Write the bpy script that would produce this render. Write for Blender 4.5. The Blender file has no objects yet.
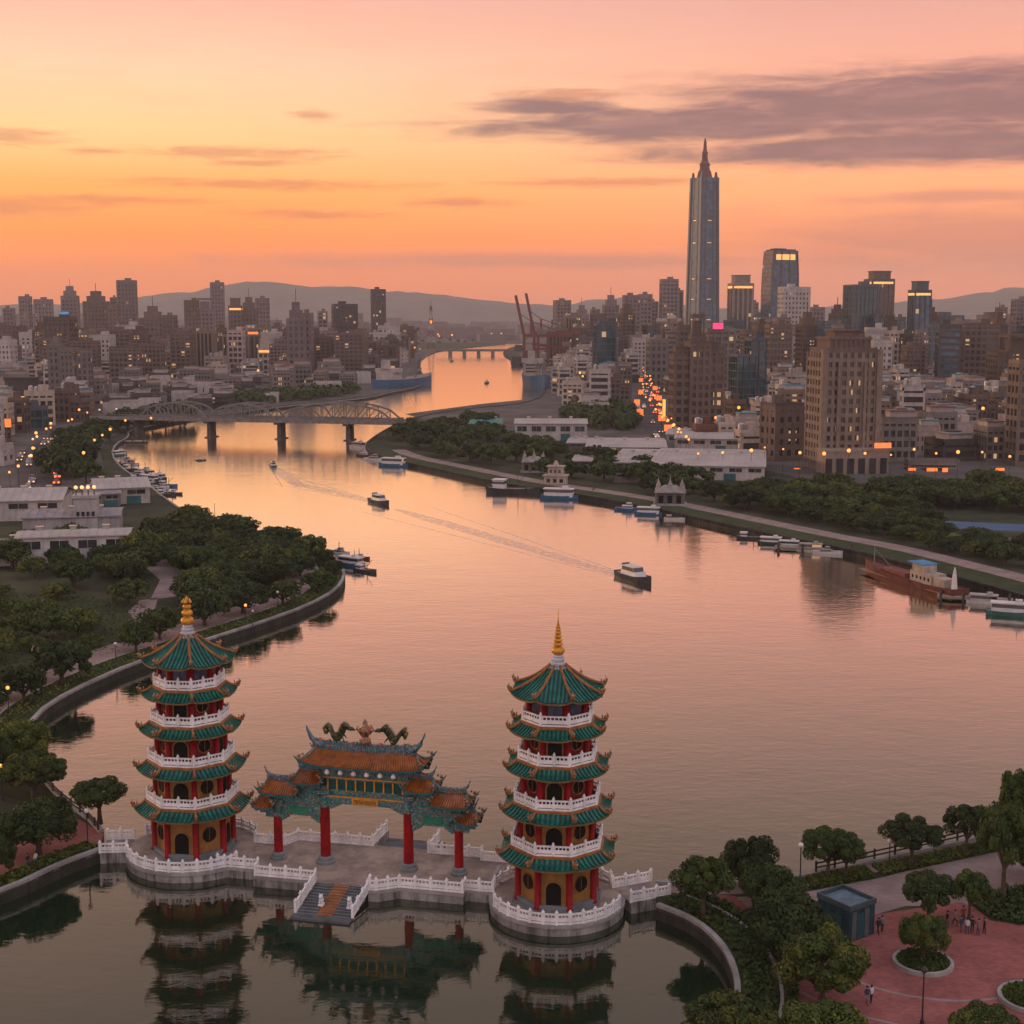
import bpy, math, random
import numpy as np
from mathutils import Matrix, Vector
R = math.radians
sin, cos, pi = math.sin, math.cos, math.pi
SC = bpy.context.scene
COL = SC.collection

# ------------------------------------------------------------------ camera
F, CH, HOR = 1430.0, 48.0, 313.0
PIT = math.atan((512 - HOR) / F)
cam_d = bpy.data.cameras.new("camera"); cam = bpy.data.objects.new("camera", cam_d); COL.objects.link(cam)
cam_d.sensor_width = 36; cam_d.lens = F / 1024 * 36; cam_d.clip_end = 30000; cam_d.clip_start = 1
cam.location = (0, 0, CH); cam.rotation_euler = (pi / 2 - PIT, 0, 0)
SC.camera = cam
SC.render.engine = 'CYCLES'
cy = SC.cycles
cy.use_denoising = True; cy.max_bounces = 6; cy.diffuse_bounces = 3; cy.glossy_bounces = 3; cy.volume_bounces = 0
cy.transparent_max_bounces = 8; cy.caustics_reflective = False; cy.caustics_refractive = False
cy.sample_clamp_indirect = 4; cy.use_light_tree = True
SC.view_settings.view_transform = 'Standard'; SC.view_settings.look = 'None'
SC.view_settings.exposure = 0.0; SC.view_settings.gamma = 1

def G(px, py, z=0.0):                      # pixel of the photo -> point on the plane z
    x = (px - 512) / F; y = (512 - py) / F
    d = (x, cos(PIT) + y * sin(PIT), -sin(PIT) + y * cos(PIT))
    t = (z - CH) / d[2]
    return (d[0] * t, d[1] * t)
def Zat(py, Y): return CH - Y * math.tan(PIT + math.atan((py - 512) / F))
def Xat(px, Y, z): return (px - 512) / F * (Y * cos(PIT) + (CH - z) * sin(PIT))
def PX(X, Y, z):
    zc = Y * cos(PIT) + (CH - z) * sin(PIT); yc = -Y * sin(PIT) * -1 * 0 + (Y * sin(PIT) + (z - CH) * cos(PIT))
    return 512 + F * X / zc, 512 - F * yc / zc

# ------------------------------------------------------------------ node helper
def lin(c):
    return tuple((v / 255 / 12.92 if v <= 10 else ((v / 255 + .055) / 1.055) ** 2.4) for v in c)
class N:
    def __init__(s, tree): s.t = tree
    def n(s, typ, **kw):
        nd = s.t.nodes.new(typ)
        for k, v in kw.items(): setattr(nd, k, v)
        return nd
    def inp(s, sock, v):
        if v is None: return
        if hasattr(v, 'is_linked') or isinstance(v, bpy.types.NodeSocket): s.t.links.new(v, sock)
        else: sock.default_value = v
    def m(s, op, a, b=None, c=None, clamp=False):
        nd = s.n('ShaderNodeMath', operation=op); nd.use_clamp = clamp
        s.inp(nd.inputs[0], a); s.inp(nd.inputs[1], b)
        if c is not None: s.inp(nd.inputs[2], c)
        return nd.outputs[0]
    def mix(s, f, a, b, mode='MIX'):
        nd = s.n('ShaderNodeMix', data_type='RGBA', blend_type=mode)
        s.inp(nd.inputs[0], f); s.inp(nd.inputs[6], a if not isinstance(a, tuple) else (*a[:3], 1)); s.inp(nd.inputs[7], b if not isinstance(b, tuple) else (*b[:3], 1))
        return nd.outputs[2]
    def ss(s, x, a, b, lo=0.0, hi=1.0):
        nd = s.n('ShaderNodeMapRange', interpolation_type='SMOOTHSTEP')
        s.inp(nd.inputs[0], x)
        for i, v in enumerate((a, b, lo, hi)): nd.inputs[i + 1].default_value = v
        return nd.outputs[0]
    def noise(s, vec, scale, detail=3, rough=.55, dist=0):
        nd = s.n('ShaderNodeTexNoise'); s.inp(nd.inputs['Vector'], vec)
        nd.inputs['Scale'].default_value = scale; nd.inputs['Detail'].default_value = detail
        nd.inputs['Roughness'].default_value = rough; nd.inputs['Distortion'].default_value = dist
        return nd.outputs['Fac']
    def sep(s, v):
        nd = s.n('ShaderNodeSeparateXYZ'); s.inp(nd.inputs[0], v); return nd.outputs
    def comb(s, x, y, z):
        nd = s.n('ShaderNodeCombineXYZ')
        for i, v in enumerate((x, y, z)): s.inp(nd.inputs[i], v)
        return nd.outputs[0]
    def scale(s, v, sx, sy, sz):
        nd = s.n('ShaderNodeMapping'); s.inp(nd.inputs[0], v); nd.inputs['Scale'].default_value = (sx, sy, sz); return nd.outputs[0]
    def ramp(s, f, stops):
        nd = s.n('ShaderNodeValToRGB'); s.inp(nd.inputs[0], f); el = nd.color_ramp.elements
        while len(el) < len(stops): el.new(0.5)
        for e, (p, c) in zip(el, stops): e.position = p; e.color = (*c, 1)
        return nd.outputs[0]

# ------------------------------------------------------------------ sky
SUN_AZ, SUN_EL = -58.0, 5.0
w = bpy.data.worlds.new("World"); SC.world = w; w.use_nodes = True
w.node_tree.nodes.clear(); q = N(w.node_tree)
dirv = q.n('ShaderNodeTexCoord').outputs['Generated']
dx, dy, dz = q.sep(dirv)
el = q.m('MULTIPLY', q.m('ARCSINE', q.m('MINIMUM', q.m('MAXIMUM', dz, -1.0), 1.0)), 180 / pi)
az = q.m('MULTIPLY', q.m('ARCTAN2', dx, dy), 180 / pi)
t = q.m('SQRT', q.m('DIVIDE', q.m('MAXIMUM', el, 0.0), 90.0))
P_ = lambda e: math.sqrt(e / 90)
KL = 1.2
def stops(lst, kl=None): return [(P_(e), tuple(v * (kl or KL * (1.16 if e < 5 else 1.06 if e < 7 else 1)) for v in lin(c))) for e, c in lst]
left = q.ramp(t, stops([(0, (216, 114, 68)), (1.5, (242, 118, 46)), (3.0, (255, 132, 38)), (4.8, (255, 156, 64)), (6.8, (254, 194, 128)), (9, (250, 198, 156)), (11.8, (240, 172, 150)), (17, (214, 164, 144)), (22, (176, 146, 132)), (30, (146, 130, 124)), (50, (160, 155, 162)), (90, (162, 164, 180))]))
right = q.ramp(t, stops([(0, (206, 124, 104)), (1.5, (232, 130, 90)), (3.0, (248, 140, 84)), (4.8, (252, 160, 106)), (6.8, (250, 166, 128)), (9, (242, 164, 136)), (11.8, (220, 156, 142)), (17, (188, 150, 140)), (22, (160, 138, 130)), (30, (142, 130, 126)), (50, (184, 158, 172)), (90, (160, 148, 172))]))
back = q.ramp(t, stops([(0, (172, 142, 146)), (6, (196, 166, 166)), (15, (206, 184, 184)), (30, (200, 188, 194)), (60, (184, 178, 190)), (90, (162, 164, 180))], 1.75))
col = q.mix(q.ss(az, -16.0, 19.0), left, right)
aaz = q.m('ABSOLUTE', q.m('ADD', az, 25.0))
col = q.mix(q.ss(aaz, 60.0, 120.0), col, back)
# wisps and cloud banks laid out by direction
cv = q.comb(q.m('MULTIPLY', az, 0.10), q.m('MULTIPLY', el, 0.75), 0.0)
n1 = q.noise(cv, 1.3, 6, .6, .6)
n2 = q.noise(q.comb(q.m('MULTIPLY', az, 0.05), q.m('MULTIPLY', el, 0.33), 3.0), 1.6, 4, .5, .8)
col = q.mix(q.m('MULTIPLY', q.ss(n2, .50, .72), .30), col, q.mix(1.0, col, (1.0, .84, .78), 'MULTIPLY'))
col = q.mix(q.m('MULTIPLY', q.ss(n1, .50, .72), .36), col, q.mix(1.0, col, (1.12, 1.08, 1.02), 'MULTIPLY'))
nn = q.m('SUBTRACT', q.noise(q.comb(q.m('MULTIPLY', az, 0.30), q.m('MULTIPLY', el, 1.9), 7.0), 1.0, 7, .62, .4), .5)
nf_ = q.m('SUBTRACT', q.noise(q.comb(q.m('MULTIPLY', az, 0.55), q.m('MULTIPLY', el, 4.2), 2.0), 1.0, 8, .68, .7), .5)
def ellipses(lst, soft=.55, nz=None, amp=1.9):
    acc = None
    for x, y, rx, ry in lst:
        a = q.m('DIVIDE', q.m('SUBTRACT', az, (x - 512) / 25.0), rx / 25.0)
        b = q.m('DIVIDE', q.m('SUBTRACT', el, (313 - y) / 25.0), ry / 25.0)
        d = q.m('SQRT', q.m('ADD', q.m('MULTIPLY', a, a), q.m('MULTIPLY', b, b)))
        f = q.ss(q.m('ADD', d, q.m('MULTIPLY', nz if nz is not None else nn, amp)), 1.0 + soft, 1.0 - soft)
        acc = f if acc is None else q.m('MAXIMUM', acc, f)
    return acc
big = ellipses([(920, 120, 270, 32), (700, 133, 230, 17), (900, 160, 260, 15), (545, 116, 70, 8)], .5, None, 1.35)
low = ellipses([(985, 243, 230, 30), (940, 205, 110, 6), (520, 262, 250, 7)], .7)
sml = ellipses([(40, 151, 40, 7), (245, 161, 75, 5), (115, 163, 22, 3), (610, 187, 80, 4), (560, 104, 50, 5), (25, 215, 70, 8), (120, 207, 70, 4), (318, 125, 18, 4), (260, 190, 120, 4), (260, 170, 40, 3), (460, 206, 40, 4), (310, 218, 60, 4)], .75, nf_, 3.6)
col = q.mix(q.m('MULTIPLY', big, .93), col, q.mix(q.ss(nn, -.10, .18), lin((138, 93, 99)), lin((164, 112, 110))))
col = q.mix(q.m('MULTIPLY', low, .55), col, lin((188, 118, 112)))
col = q.mix(q.m('MULTIPLY', sml, .5), col, lin((186, 100, 72)))
sky = q.n('ShaderNodeTexSky', sky_type='NISHITA'); sky.sun_disc = False; sky.sun_elevation = R(SUN_EL); sky.sun_rotation = R(SUN_AZ)
bg1 = q.n('ShaderNodeBackground'); q.inp(bg1.inputs[0], sky.outputs[0]); bg1.inputs[1].default_value = 0.02
bg2 = q.n('ShaderNodeBackground'); q.inp(bg2.inputs[0], col); bg2.inputs[1].default_value = 1.0
ad = q.n('ShaderNodeAddShader'); q.t.links.new(bg1.outputs[0], ad.inputs[0]); q.t.links.new(bg2.outputs[0], ad.inputs[1])
wo = q.n('ShaderNodeOutputWorld'); q.t.links.new(ad.outputs[0], wo.inputs[0])

sd = bpy.data.lights.new("sun", 'SUN'); sd.energy = 1.7; sd.angle = R(4); sd.color = (1.0, .62, .36)
so = bpy.data.objects.new("sun", sd); COL.objects.link(so)
v = Vector((sin(R(SUN_AZ)) * cos(R(SUN_EL)), cos(R(SUN_AZ)) * cos(R(SUN_EL)), sin(R(SUN_EL))))
so.rotation_euler = v.to_track_quat('Z', 'Y').to_euler(); so.location = (-300, 200, 300)

# ------------------------------------------------------------------ mesh builder
class MB:
    def __init__(s): s.v = []; s.f = []; s.m = []
    def add(s, vs, fs, mi=0):
        o = len(s.v); s.v += [tuple(p) for p in vs]; s.f += [tuple(i + o for i in f) for f in fs]
        s.m += [mi] * len(fs)
    def box(s, cx, cy_, z0, sx, sy, h, rot=0, mi=0, taper=1.0):
        c, d = cos(rot), sin(rot); vs = []
        for zz, k in ((z0, 1), (z0 + h, taper)):
            for x, y in ((-.5, -.5), (.5, -.5), (.5, .5), (-.5, .5)):
                x *= sx * k; y *= sy * k; vs.append((cx + x * c - y * d, cy_ + x * d + y * c, zz))
        s.add(vs, [(3, 2, 1, 0), (4, 5, 6, 7), (0, 1, 5, 4), (1, 2, 6, 5), (2, 3, 7, 6), (3, 0, 4, 7)], mi)
    def beam(s, p, q_, w, h, mi=0):                    # box along p->q
        p = Vector(p); q_ = Vector(q_); d = (q_ - p)
        if d.length < 1e-6: return
        d.normalize(); up = Vector((0, 0, 1)) if abs(d.z) < .95 else Vector((1, 0, 0))
        a = d.cross(up).normalized() * (w / 2); b = a.cross(d).normalized() * (h / 2)
        vs = [p - a - b, p + a - b, p + a + b, p - a + b, q_ - a - b, q_ + a - b, q_ + a + b, q_ - a + b]
        s.add(vs, [(3, 2, 1, 0), (4, 5, 6, 7), (0, 1, 5, 4), (1, 2, 6, 5), (2, 3, 7, 6), (3, 0, 4, 7)], mi)
    def prism(s, poly, z0, z1, mi=0, mtop=None, bottom=False):
        a = sum(poly[i][0] * poly[(i + 1) % len(poly)][1] - poly[(i + 1) % len(poly)][0] * poly[i][1] for i in range(len(poly)))
        if a < 0: poly = poly[::-1]
        n = len(poly); vs = [(x, y, z0) for x, y in poly] + [(x, y, z1) for x, y in poly]
        s.add(vs, [(i, (i + 1) % n, n + (i + 1) % n, n + i) for i in range(n)], mi)
        s.add([(x, y, z1) for x, y in poly], [tuple(range(n))], mi if mtop is None else mtop)
        if bottom: s.add([(x, y, z0) for x, y in poly], [tuple(range(n))[::-1]], mi)
    def lathe(s, prof, n=12, cx=0, cy_=0, mi=0, rot=0):
        vs = []
        for r, z in prof:
            for i in range(n): a = rot + 2 * pi * i / n; vs.append((cx + r * cos(a), cy_ + r * sin(a), z))
        fs = []
        for k in range(len(prof) - 1):
            for i in range(n): j = (i + 1) % n; fs.append((k * n + i, k * n + j, (k + 1) * n + j, (k + 1) * n + i))
        fs.append(tuple(range((len(prof) - 1) * n, len(prof) * n))); fs.append(tuple(range(n))[::-1])
        s.add(vs, fs, mi)
    def tube(s, pts, rad, n=6, mi=0):
        pts = [Vector(p) for p in pts]; rad = rad if isinstance(rad, (list, tuple)) else [rad] * len(pts)
        vs = []
        for i, p in enumerate(pts):
            d = (pts[min(i + 1, len(pts) - 1)] - pts[max(i - 1, 0)]).normalized()
            up = Vector((0, 0, 1)) if abs(d.z) < .9 else Vector((1, 0, 0))
            a = d.cross(up).normalized(); b = a.cross(d)
            for k in range(n): t_ = 2 * pi * k / n; vs.append(p + (a * cos(t_) + b * sin(t_)) * rad[i])
        fs = []
        for i in range(len(pts) - 1):
            for k in range(n): j = (k + 1) % n; fs.append((i * n + k, i * n + j, (i + 1) * n + j, (i + 1) * n + k))
        fs += [tuple(range(n))[::-1], tuple(range((len(pts) - 1) * n, len(pts) * n))]
        s.add(vs, fs, mi)
    def ball(s, c, r, n=8, m=5, mi=0, sc=(1, 1, 1)):
        vs = [(c[0], c[1], c[2] - r * sc[2])]
        for i in range(1, m):
            ph = -pi / 2 + pi * i / m
            for k in range(n): a = 2 * pi * k / n; vs.append((c[0] + r * sc[0] * cos(ph) * cos(a), c[1] + r * sc[1] * cos(ph) * sin(a), c[2] + r * sc[2] * sin(ph)))
        vs.append((c[0], c[1], c[2] + r * sc[2])); L = len(vs) - 1
        fs = [(0, 1 + (k + 1) % n, 1 + k) for k in range(n)]
        for i in range(m - 2):
            for k in range(n): fs.append((1 + i * n + k, 1 + i * n + (k + 1) % n, 1 + (i + 1) * n + (k + 1) % n, 1 + (i + 1) * n + k))
        fs += [(L, 1 + (m - 2) * n + k, 1 + (m - 2) * n + (k + 1) % n) for k in range(n)]
        s.add(vs, fs, mi)
    def mesh(s, name, mats, smooth=False):
        me = bpy.data.meshes.new(name); me.from_pydata(s.v, [], s.f)
        for m_ in (mats if isinstance(mats, (list, tuple)) else [mats]): me.materials.append(m_)
        me.polygons.foreach_set('material_index', s.m)
        if smooth: me.polygons.foreach_set('use_smooth', [True] * len(s.f))
        me.update(); return me

def link(name, data, parent=None, loc=(0, 0, 0), rz=0):
    o = bpy.data.objects.new(name, data); COL.objects.link(o); o.location = loc; o.rotation_euler = (0, 0, rz)
    if parent: o.parent = parent
    return o
def part(name, mb, mats, parent, loc=(0, 0, 0), rz=0, smooth=False):
    return link(name, mb.mesh(name, mats, smooth), parent, loc, rz)
def tag(o, label, cat, group=None):
    o['label'] = label; o['category'] = cat
    if group: o['group'] = group
    return o
def thing(name, label, cat, loc=(0, 0, 0), rz=0, group=None):
    return tag(link(name, None, None, loc, rz), label, cat, group)
def solid(name, mb, mats, label, cat, group=None, loc=(0, 0, 0), rz=0, smooth=False):
    return tag(part(name, mb, mats, None, loc, rz, smooth), label, cat, group)
def structure(name, mb, mats, kind='structure', smooth=False):
    o = part(name, mb, mats, None, smooth=smooth); o['kind'] = kind; return o
def dup(root, loc, rz=0, scale=None, label=None):
    r = root.copy(); COL.objects.link(r); r.location = loc; r.rotation_euler = (0, 0, rz)
    if scale: r.scale = scale
    if label: r['label'] = label
    for ch in root.children:
        c = ch.copy(); COL.objects.link(c); c.parent = r
        for g in ch.children: d = g.copy(); COL.objects.link(d); d.parent = c
    return r
ORD = ['leftmost', 'second', 'third', 'fourth', 'fifth', 'sixth', 'seventh', 'eighth', 'ninth', 'tenth', 'eleventh', 'twelfth', 'thirteenth', 'fourteenth', 'fifteenth', 'sixteenth', 'seventeenth', 'eighteenth', 'nineteenth', 'twentieth']
CLASSES = {}
def later(o, desc, place):                              # label set at the end, told apart by order along the row
    CLASSES.setdefault((desc, place), []).append(o)
def finish_labels():
    for (desc, place), lst in CLASSES.items():
        lst.sort(key=lambda o: o.location.x / max(o.location.y, 1))
        for i, o in enumerate(lst):
            if len(lst) == 1: o['label'] = f"{desc} {place}"
            elif i == len(lst) - 1: o['label'] = f"{desc} {place}, rightmost such"
            elif i == 0: o['label'] = f"{desc} {place}, leftmost such"
            else: o['label'] = f"{desc} {place}, {ORD[min(i, 19)]} from left"

# ------------------------------------------------------------------ materials
MATS = {}
def M(name, c, rough=.75, var=.22, scale=.6, bump=0.0, metal=0.0, spec=.28, emit=None, es=0.0, tint=0.0, dirt=0.0):
    if name in MATS: return MATS[name]
    m = bpy.data.materials.new(name); m.use_nodes = True; nt = m.node_tree; k = N(nt)
    b = nt.nodes['Principled BSDF']; tc = k.n('ShaderNodeTexCoord').outputs['Object']
    nz = k.noise(tc, scale, 5, .6)
    lo = tuple(v * (1 - var) for v in c); hi = tuple(min(v * (1 + var), 1) for v in c)
    cc = k.mix(k.ss(nz, .3, .7), lo, hi)
    if dirt:
        st = k.noise(k.scale(tc, 1.6, 1.6, .22), 1.0, 5, .65)
        cc = k.mix(k.m('MULTIPLY', k.ss(st, .44, .68), dirt), cc, (c[0] * .28, c[1] * .27, c[2] * .25))
    if tint:
        rnd = k.n('ShaderNodeObjectInfo').outputs['Random']
        cc = k.mix(1.0, cc, k.ramp(rnd, [(0, (1 - tint,) * 3), (.5, (1, 1 - tint * .3, 1 - tint * .5)), (1, (1 + tint * .3, 1 + tint * .2, 1 + tint * .1))]), 'MULTIPLY')
    k.inp(b.inputs['Base Color'], cc); b.inputs['Roughness'].default_value = rough
    b.inputs['Metallic'].default_value = metal; b.inputs['Specular IOR Level'].default_value = spec
    if bump:
        bp = k.n('ShaderNodeBump'); bp.inputs['Strength'].default_value = bump; bp.inputs['Distance'].default_value = .05
        k.inp(bp.inputs['Height'], k.noise(tc, scale * 6, 4)); nt.links.new(bp.outputs[0], b.inputs['Normal'])
    if emit: b.inputs['Emission Color'].default_value = (*emit, 1); b.inputs['Emission Strength'].default_value = es
    MATS[name] = m; return m

def glass(name, c, lit=.06, warm=(1.0, .50, .18), es=1.6, cell=(3, 3, 3.3), rough=.12):
    if name in MATS: return MATS[name]
    m = bpy.data.materials.new(name); m.use_nodes = True; nt = m.node_tree; k = N(nt)
    b = nt.nodes['Principled BSDF']; tc = k.n('ShaderNodeTexCoord').outputs['Object']
    rnd = k.n('ShaderNodeObjectInfo').outputs['Random']
    x, y, z = k.sep(tc)
    cv_ = k.comb(k.m('FLOOR', k.m('DIVIDE', x, cell[0])), k.m('FLOOR', k.m('DIVIDE', y, cell[1])), k.m('FLOOR', k.m('ADD', k.m('DIVIDE', z, cell[2]), k.m('MULTIPLY', k.m('FLOOR', k.m('MULTIPLY', rnd, 50)), 100))))
    wn = k.n('ShaderNodeTexWhiteNoise', noise_dimensions='3D'); k.inp(wn.inputs['Vector'], cv_)
    val, colr = wn.outputs['Value'], wn.outputs['Color']
    k.inp(b.inputs['Base Color'], k.mix(val, tuple(v * .55 for v in c), tuple(v * 1.5 for v in c)))
    b.inputs['Roughness'].default_value = rough; b.inputs['Specular IOR Level'].default_value = .7
    on = k.m('GREATER_THAN', val, 1 - lit)
    k.inp(b.inputs['Emission Color'], k.mix(k.sep(colr)[1], (*warm, 1), (1.0, .66, .36, 1)))
    k.inp(b.inputs['Emission Strength'], k.m('MULTIPLY', on, es))
    MATS[name] = m; return m

def leafmat(name, c1, c2, tint=.35):
    m = bpy.data.materials.new(name); m.use_nodes = True; nt = m.node_tree; k = N(nt)
    b = nt.nodes['Principled BSDF']; tc = k.n('ShaderNodeTexCoord').outputs['Object']
    rnd = k.n('ShaderNodeObjectInfo').outputs['Random']
    cc = k.mix(k.ss(k.noise(tc, .9, 4), .3, .7), c1, c2)
    cc = k.mix(1.0, cc, k.ramp(rnd, [(0, (1 - tint, 1 - tint, 1 - tint * .8)), (.5, (1, 1, 1)), (1, (1 + tint, 1 + tint * .7, 1 - tint * .2))]), 'MULTIPLY')
    k.inp(b.inputs['Base Color'], cc); b.inputs['Roughness'].default_value = .6; b.inputs['Specular IOR Level'].default_value = .25
    tr = k.n('ShaderNodeBsdfTranslucent'); k.inp(tr.inputs[0], cc)
    mx = k.n('ShaderNodeMixShader'); mx.inputs[0].default_value = .25
    nt.links.new(b.outputs[0], mx.inputs[1]); nt.links.new(tr.outputs[0], mx.inputs[2]); nt.links.new(mx.outputs[0], nt.nodes['Material Output'].inputs[0])
    return m

def water_mat():
    m = bpy.data.materials.new("river_water"); m.use_nodes = True; nt = m.node_tree; k = N(nt); nt.nodes.clear()
    tc = k.n('ShaderNodeTexCoord').outputs['Object']
    h = k.m('ADD', k.m('MULTIPLY', k.noise(k.scale(tc, .55, 1.1, 1), 1.0, 4, .55, .4), .6), k.m('MULTIPLY', k.noise(k.scale(tc, .10, .16, 1), 1.0, 3, .5), 1.0))
    bp = k.n('ShaderNodeBump'); bp.inputs['Strength'].default_value = 1.0; bp.inputs['Distance'].default_value = .038
    wx, wy, wz = k.sep(tc); k.inp(bp.inputs['Height'], k.m('MULTIPLY', h, k.ss(wy, 100.0, 130.0, .45, 1.0)))
    deep = k.mix(k.ss(k.noise(tc, .02, 4), .3, .7), (.007, .018, .009), (.010, .024, .012))
    df = k.n('ShaderNodeBsdfDiffuse'); k.inp(df.inputs[0], deep)
    gl = k.n('ShaderNodeBsdfGlossy'); k.inp(gl.inputs['Roughness'], k.ss(k.sep(tc)[1], 170.0, 480.0, .03, .12)); gl.inputs[0].default_value = (1, .915, .83, 1)
    nt.links.new(bp.outputs[0], gl.inputs['Normal'])
    fr = k.n('ShaderNodeFresnel'); fr.inputs[0].default_value = 1.45; nt.links.new(bp.outputs[0], fr.inputs['Normal'])
    mx = k.n('ShaderNodeMixShader'); k.inp(mx.inputs[0], k.m('MINIMUM', k.m('MULTIPLY', fr.outputs[0], 2.25), .97)); nt.links.new(df.outputs[0], mx.inputs[1]); nt.links.new(gl.outputs[0], mx.inputs[2])
    o = k.n('ShaderNodeOutputMaterial'); nt.links.new(mx.outputs[0], o.inputs[0])
    return m

def brickmat(name, c1, c2, mortar, scale, rough=.8):
    m = bpy.data.materials.new(name); m.use_nodes = True; nt = m.node_tree; k = N(nt)
    b = nt.nodes['Principled BSDF']; tc = k.n('ShaderNodeTexCoord').outputs['Object']
    br = k.n('ShaderNodeTexBrick'); k.inp(br.inputs['Vector'], tc); br.inputs['Scale'].default_value = scale
    br.inputs['Color1'].default_value = (*c1, 1); br.inputs['Color2'].default_value = (*c2, 1); br.inputs['Mortar'].default_value = (*mortar, 1)
    cc = k.mix(k.ss(k.noise(tc, .35, 6, .65), .3, .72), k.mix(1.0, br.outputs[0], (.62, .6, .6), 'MULTIPLY'), br.outputs[0])
    k.inp(b.inputs['Base Color'], cc); b.inputs['Roughness'].default_value = rough; b.inputs['Specular IOR Level'].default_value = .3
    return m

def mosaic(name, cols, scale):
    m = bpy.data.materials.new(name); m.use_nodes = True; nt = m.node_tree; k = N(nt)
    b = nt.nodes['Principled BSDF']; tc = k.n('ShaderNodeTexCoord').outputs['Object']
    vo = k.n('ShaderNodeTexVoronoi'); k.inp(vo.inputs['Vector'], tc); vo.inputs['Scale'].default_value = scale
    r_ = k.ramp(k.sep(vo.outputs['Color'])[0], [(i / len(cols), c) for i, c in enumerate(cols)])
    r_.node.color_ramp.interpolation = 'CONSTANT'
    k.inp(b.inputs['Base Color'], r_); b.inputs['Roughness'].default_value = .45
    MATS[name] = m; return m

WHITE = M('white_stone', (.80, .77, .77), .6, .12, 1.2, .2, dirt=.28)
CONC = M('weathered_concrete', (.27, .25, .235), .85, .4, .5, .4, dirt=.95)
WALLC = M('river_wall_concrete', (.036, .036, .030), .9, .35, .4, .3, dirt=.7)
CONC2 = M('pale_concrete', (.30, .28, .265), .85, .25, .4, .3, dirt=.3)
FLOORST = M('stone_paving', (.30, .235, .195), .8, .3, .5, .2, dirt=.25)
STAIR = M('stair_stone', (.095, .10, .105), .75, .25, 1.0, .2, dirt=.3)
GREYST = M('grey_blue_stone', (.17, .185, .195), .7, .2, 1.0, .2)
RED = M('red_lacquer', (.25, .004, .007), .55, .25, 1.0, spec=.15, dirt=.3)
REDW = M('red_wall', (.16, .008, .009), .6, .2, 1.0, dirt=.3)
YEL = M('ochre_wall', (.29, .14, .036), .7, .2, 1.0, dirt=.3)
DARK = M('dark_opening', (.012, .010, .010), .8, .1, spec=.05)
GREEN = M('green_glazed_tile', (.008, .115, .085), .3, .35, 1.5, spec=.35, dirt=.35)
GREEND = M('green_tile_valley', (.005, .060, .048), .45, .3, 1.5)
ORNG = M('orange_glazed_trim', (.28, .105, .03), .45, .3, 2.0, dirt=.3)
ORTILE = M('orange_glazed_tile', (.30, .088, .014), .35, .35, 1.5, spec=.6, dirt=.3)
ORTILED = M('orange_tile_valley', (.20, .06, .010), .5, .3, 1.5)
GOLD = M('gold_paint', (.62, .27, .03), .35, .2, 2.0, metal=.25)
TEALB = M('teal_metal', (.02, .10, .11), .45, .25, .8)
ORNA = mosaic('painted_ornament', [(.02, .13, .12), (.03, .16, .18), (.01, .09, .10), (.05, .22, .20), (.20, .11, .035), (.02, .07, .14), (.26, .22, .20), (.04, .18, .12)], 8.5)
ORNB = mosaic('blue_ornament', [(.03, .13, .19), (.05, .20, .26), (.02, .08, .14), (.20, .21, .21), (.04, .17, .13), (.20, .06, .03), (.02, .12, .15)], 9.0)
ORNR = mosaic('red_ornament', [(.35, .05, .03), (.40, .16, .04), (.20, .03, .02), (.05, .16, .14), (.42, .22, .06)], 10.0)
BARK = M('bark', (.07, .052, .04), .9, .3, 3.0)
ASPH = M('asphalt', (.05, .048, .05), .85, .3, .1)
CITYG = M('city_ground', (.085, .075, .072), .9, .4, .05)
SOIL = M('park_ground', (.032, .038, .018), .95, .45, .12)
GRASS = M('mown_grass', (.028, .042, .014), .95, .35, .25)
FIELD = M('sports_grass', (.075, .095, .035), .95, .25, .15)
PATH = brickmat('pink_path', (.33, .22, .20), (.29, .19, .175), (.24, .17, .16), 1.1)
PLAZA = brickmat('red_brick_paving', (.38, .115, .10), (.27, .08, .073), (.25, .12, .11), 1.25)
PALEP = brickmat('pale_paving', (.34, .25, .235), (.30, .22, .21), (.24, .19, .18), .9)
STEEL = M('bridge_steel', (.19, .175, .165), .6, .2, .5, metal=.3)
DKMET = M('dark_metal', (.03, .03, .032), .5, .2)
LAMPG = M('lamp_glow', (1, .6, .25), .4, emit=(1.0, .27, .035), es=1.9)
LAMPW = M('lamp_glow_white', (1, .8, .6), .4, emit=(1.0, .38, .11), es=1.3)
REDL = M('tail_light', (.6, .02, .01), .4, emit=(1.0, .11, .02), es=4.5)
HEADL = M('head_light', (1, .9, .7), .4, emit=(1.0, .42, .15), es=1.5)
CROWN = M('crown_light', (1, .6, .2), .4, emit=(1.0, .40, .09), es=1.0)
BLUEL = M('blue_sign_light', (.1, .4, .8), .4, emit=(.05, .30, .55), es=.3)
PINKL = M('pink_sign_light', (.8, .1, .3), .4, emit=(1.0, .06, .20), es=.7)
WHITEL = M('white_sign_light', (.8, .8, .9), .4, emit=(.75, .78, 1.0), es=.9)
ORSIGN = M('orange_sign_light', (.9, .3, .1), .4, emit=(1.0, .20, .04), es=.9)
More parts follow.
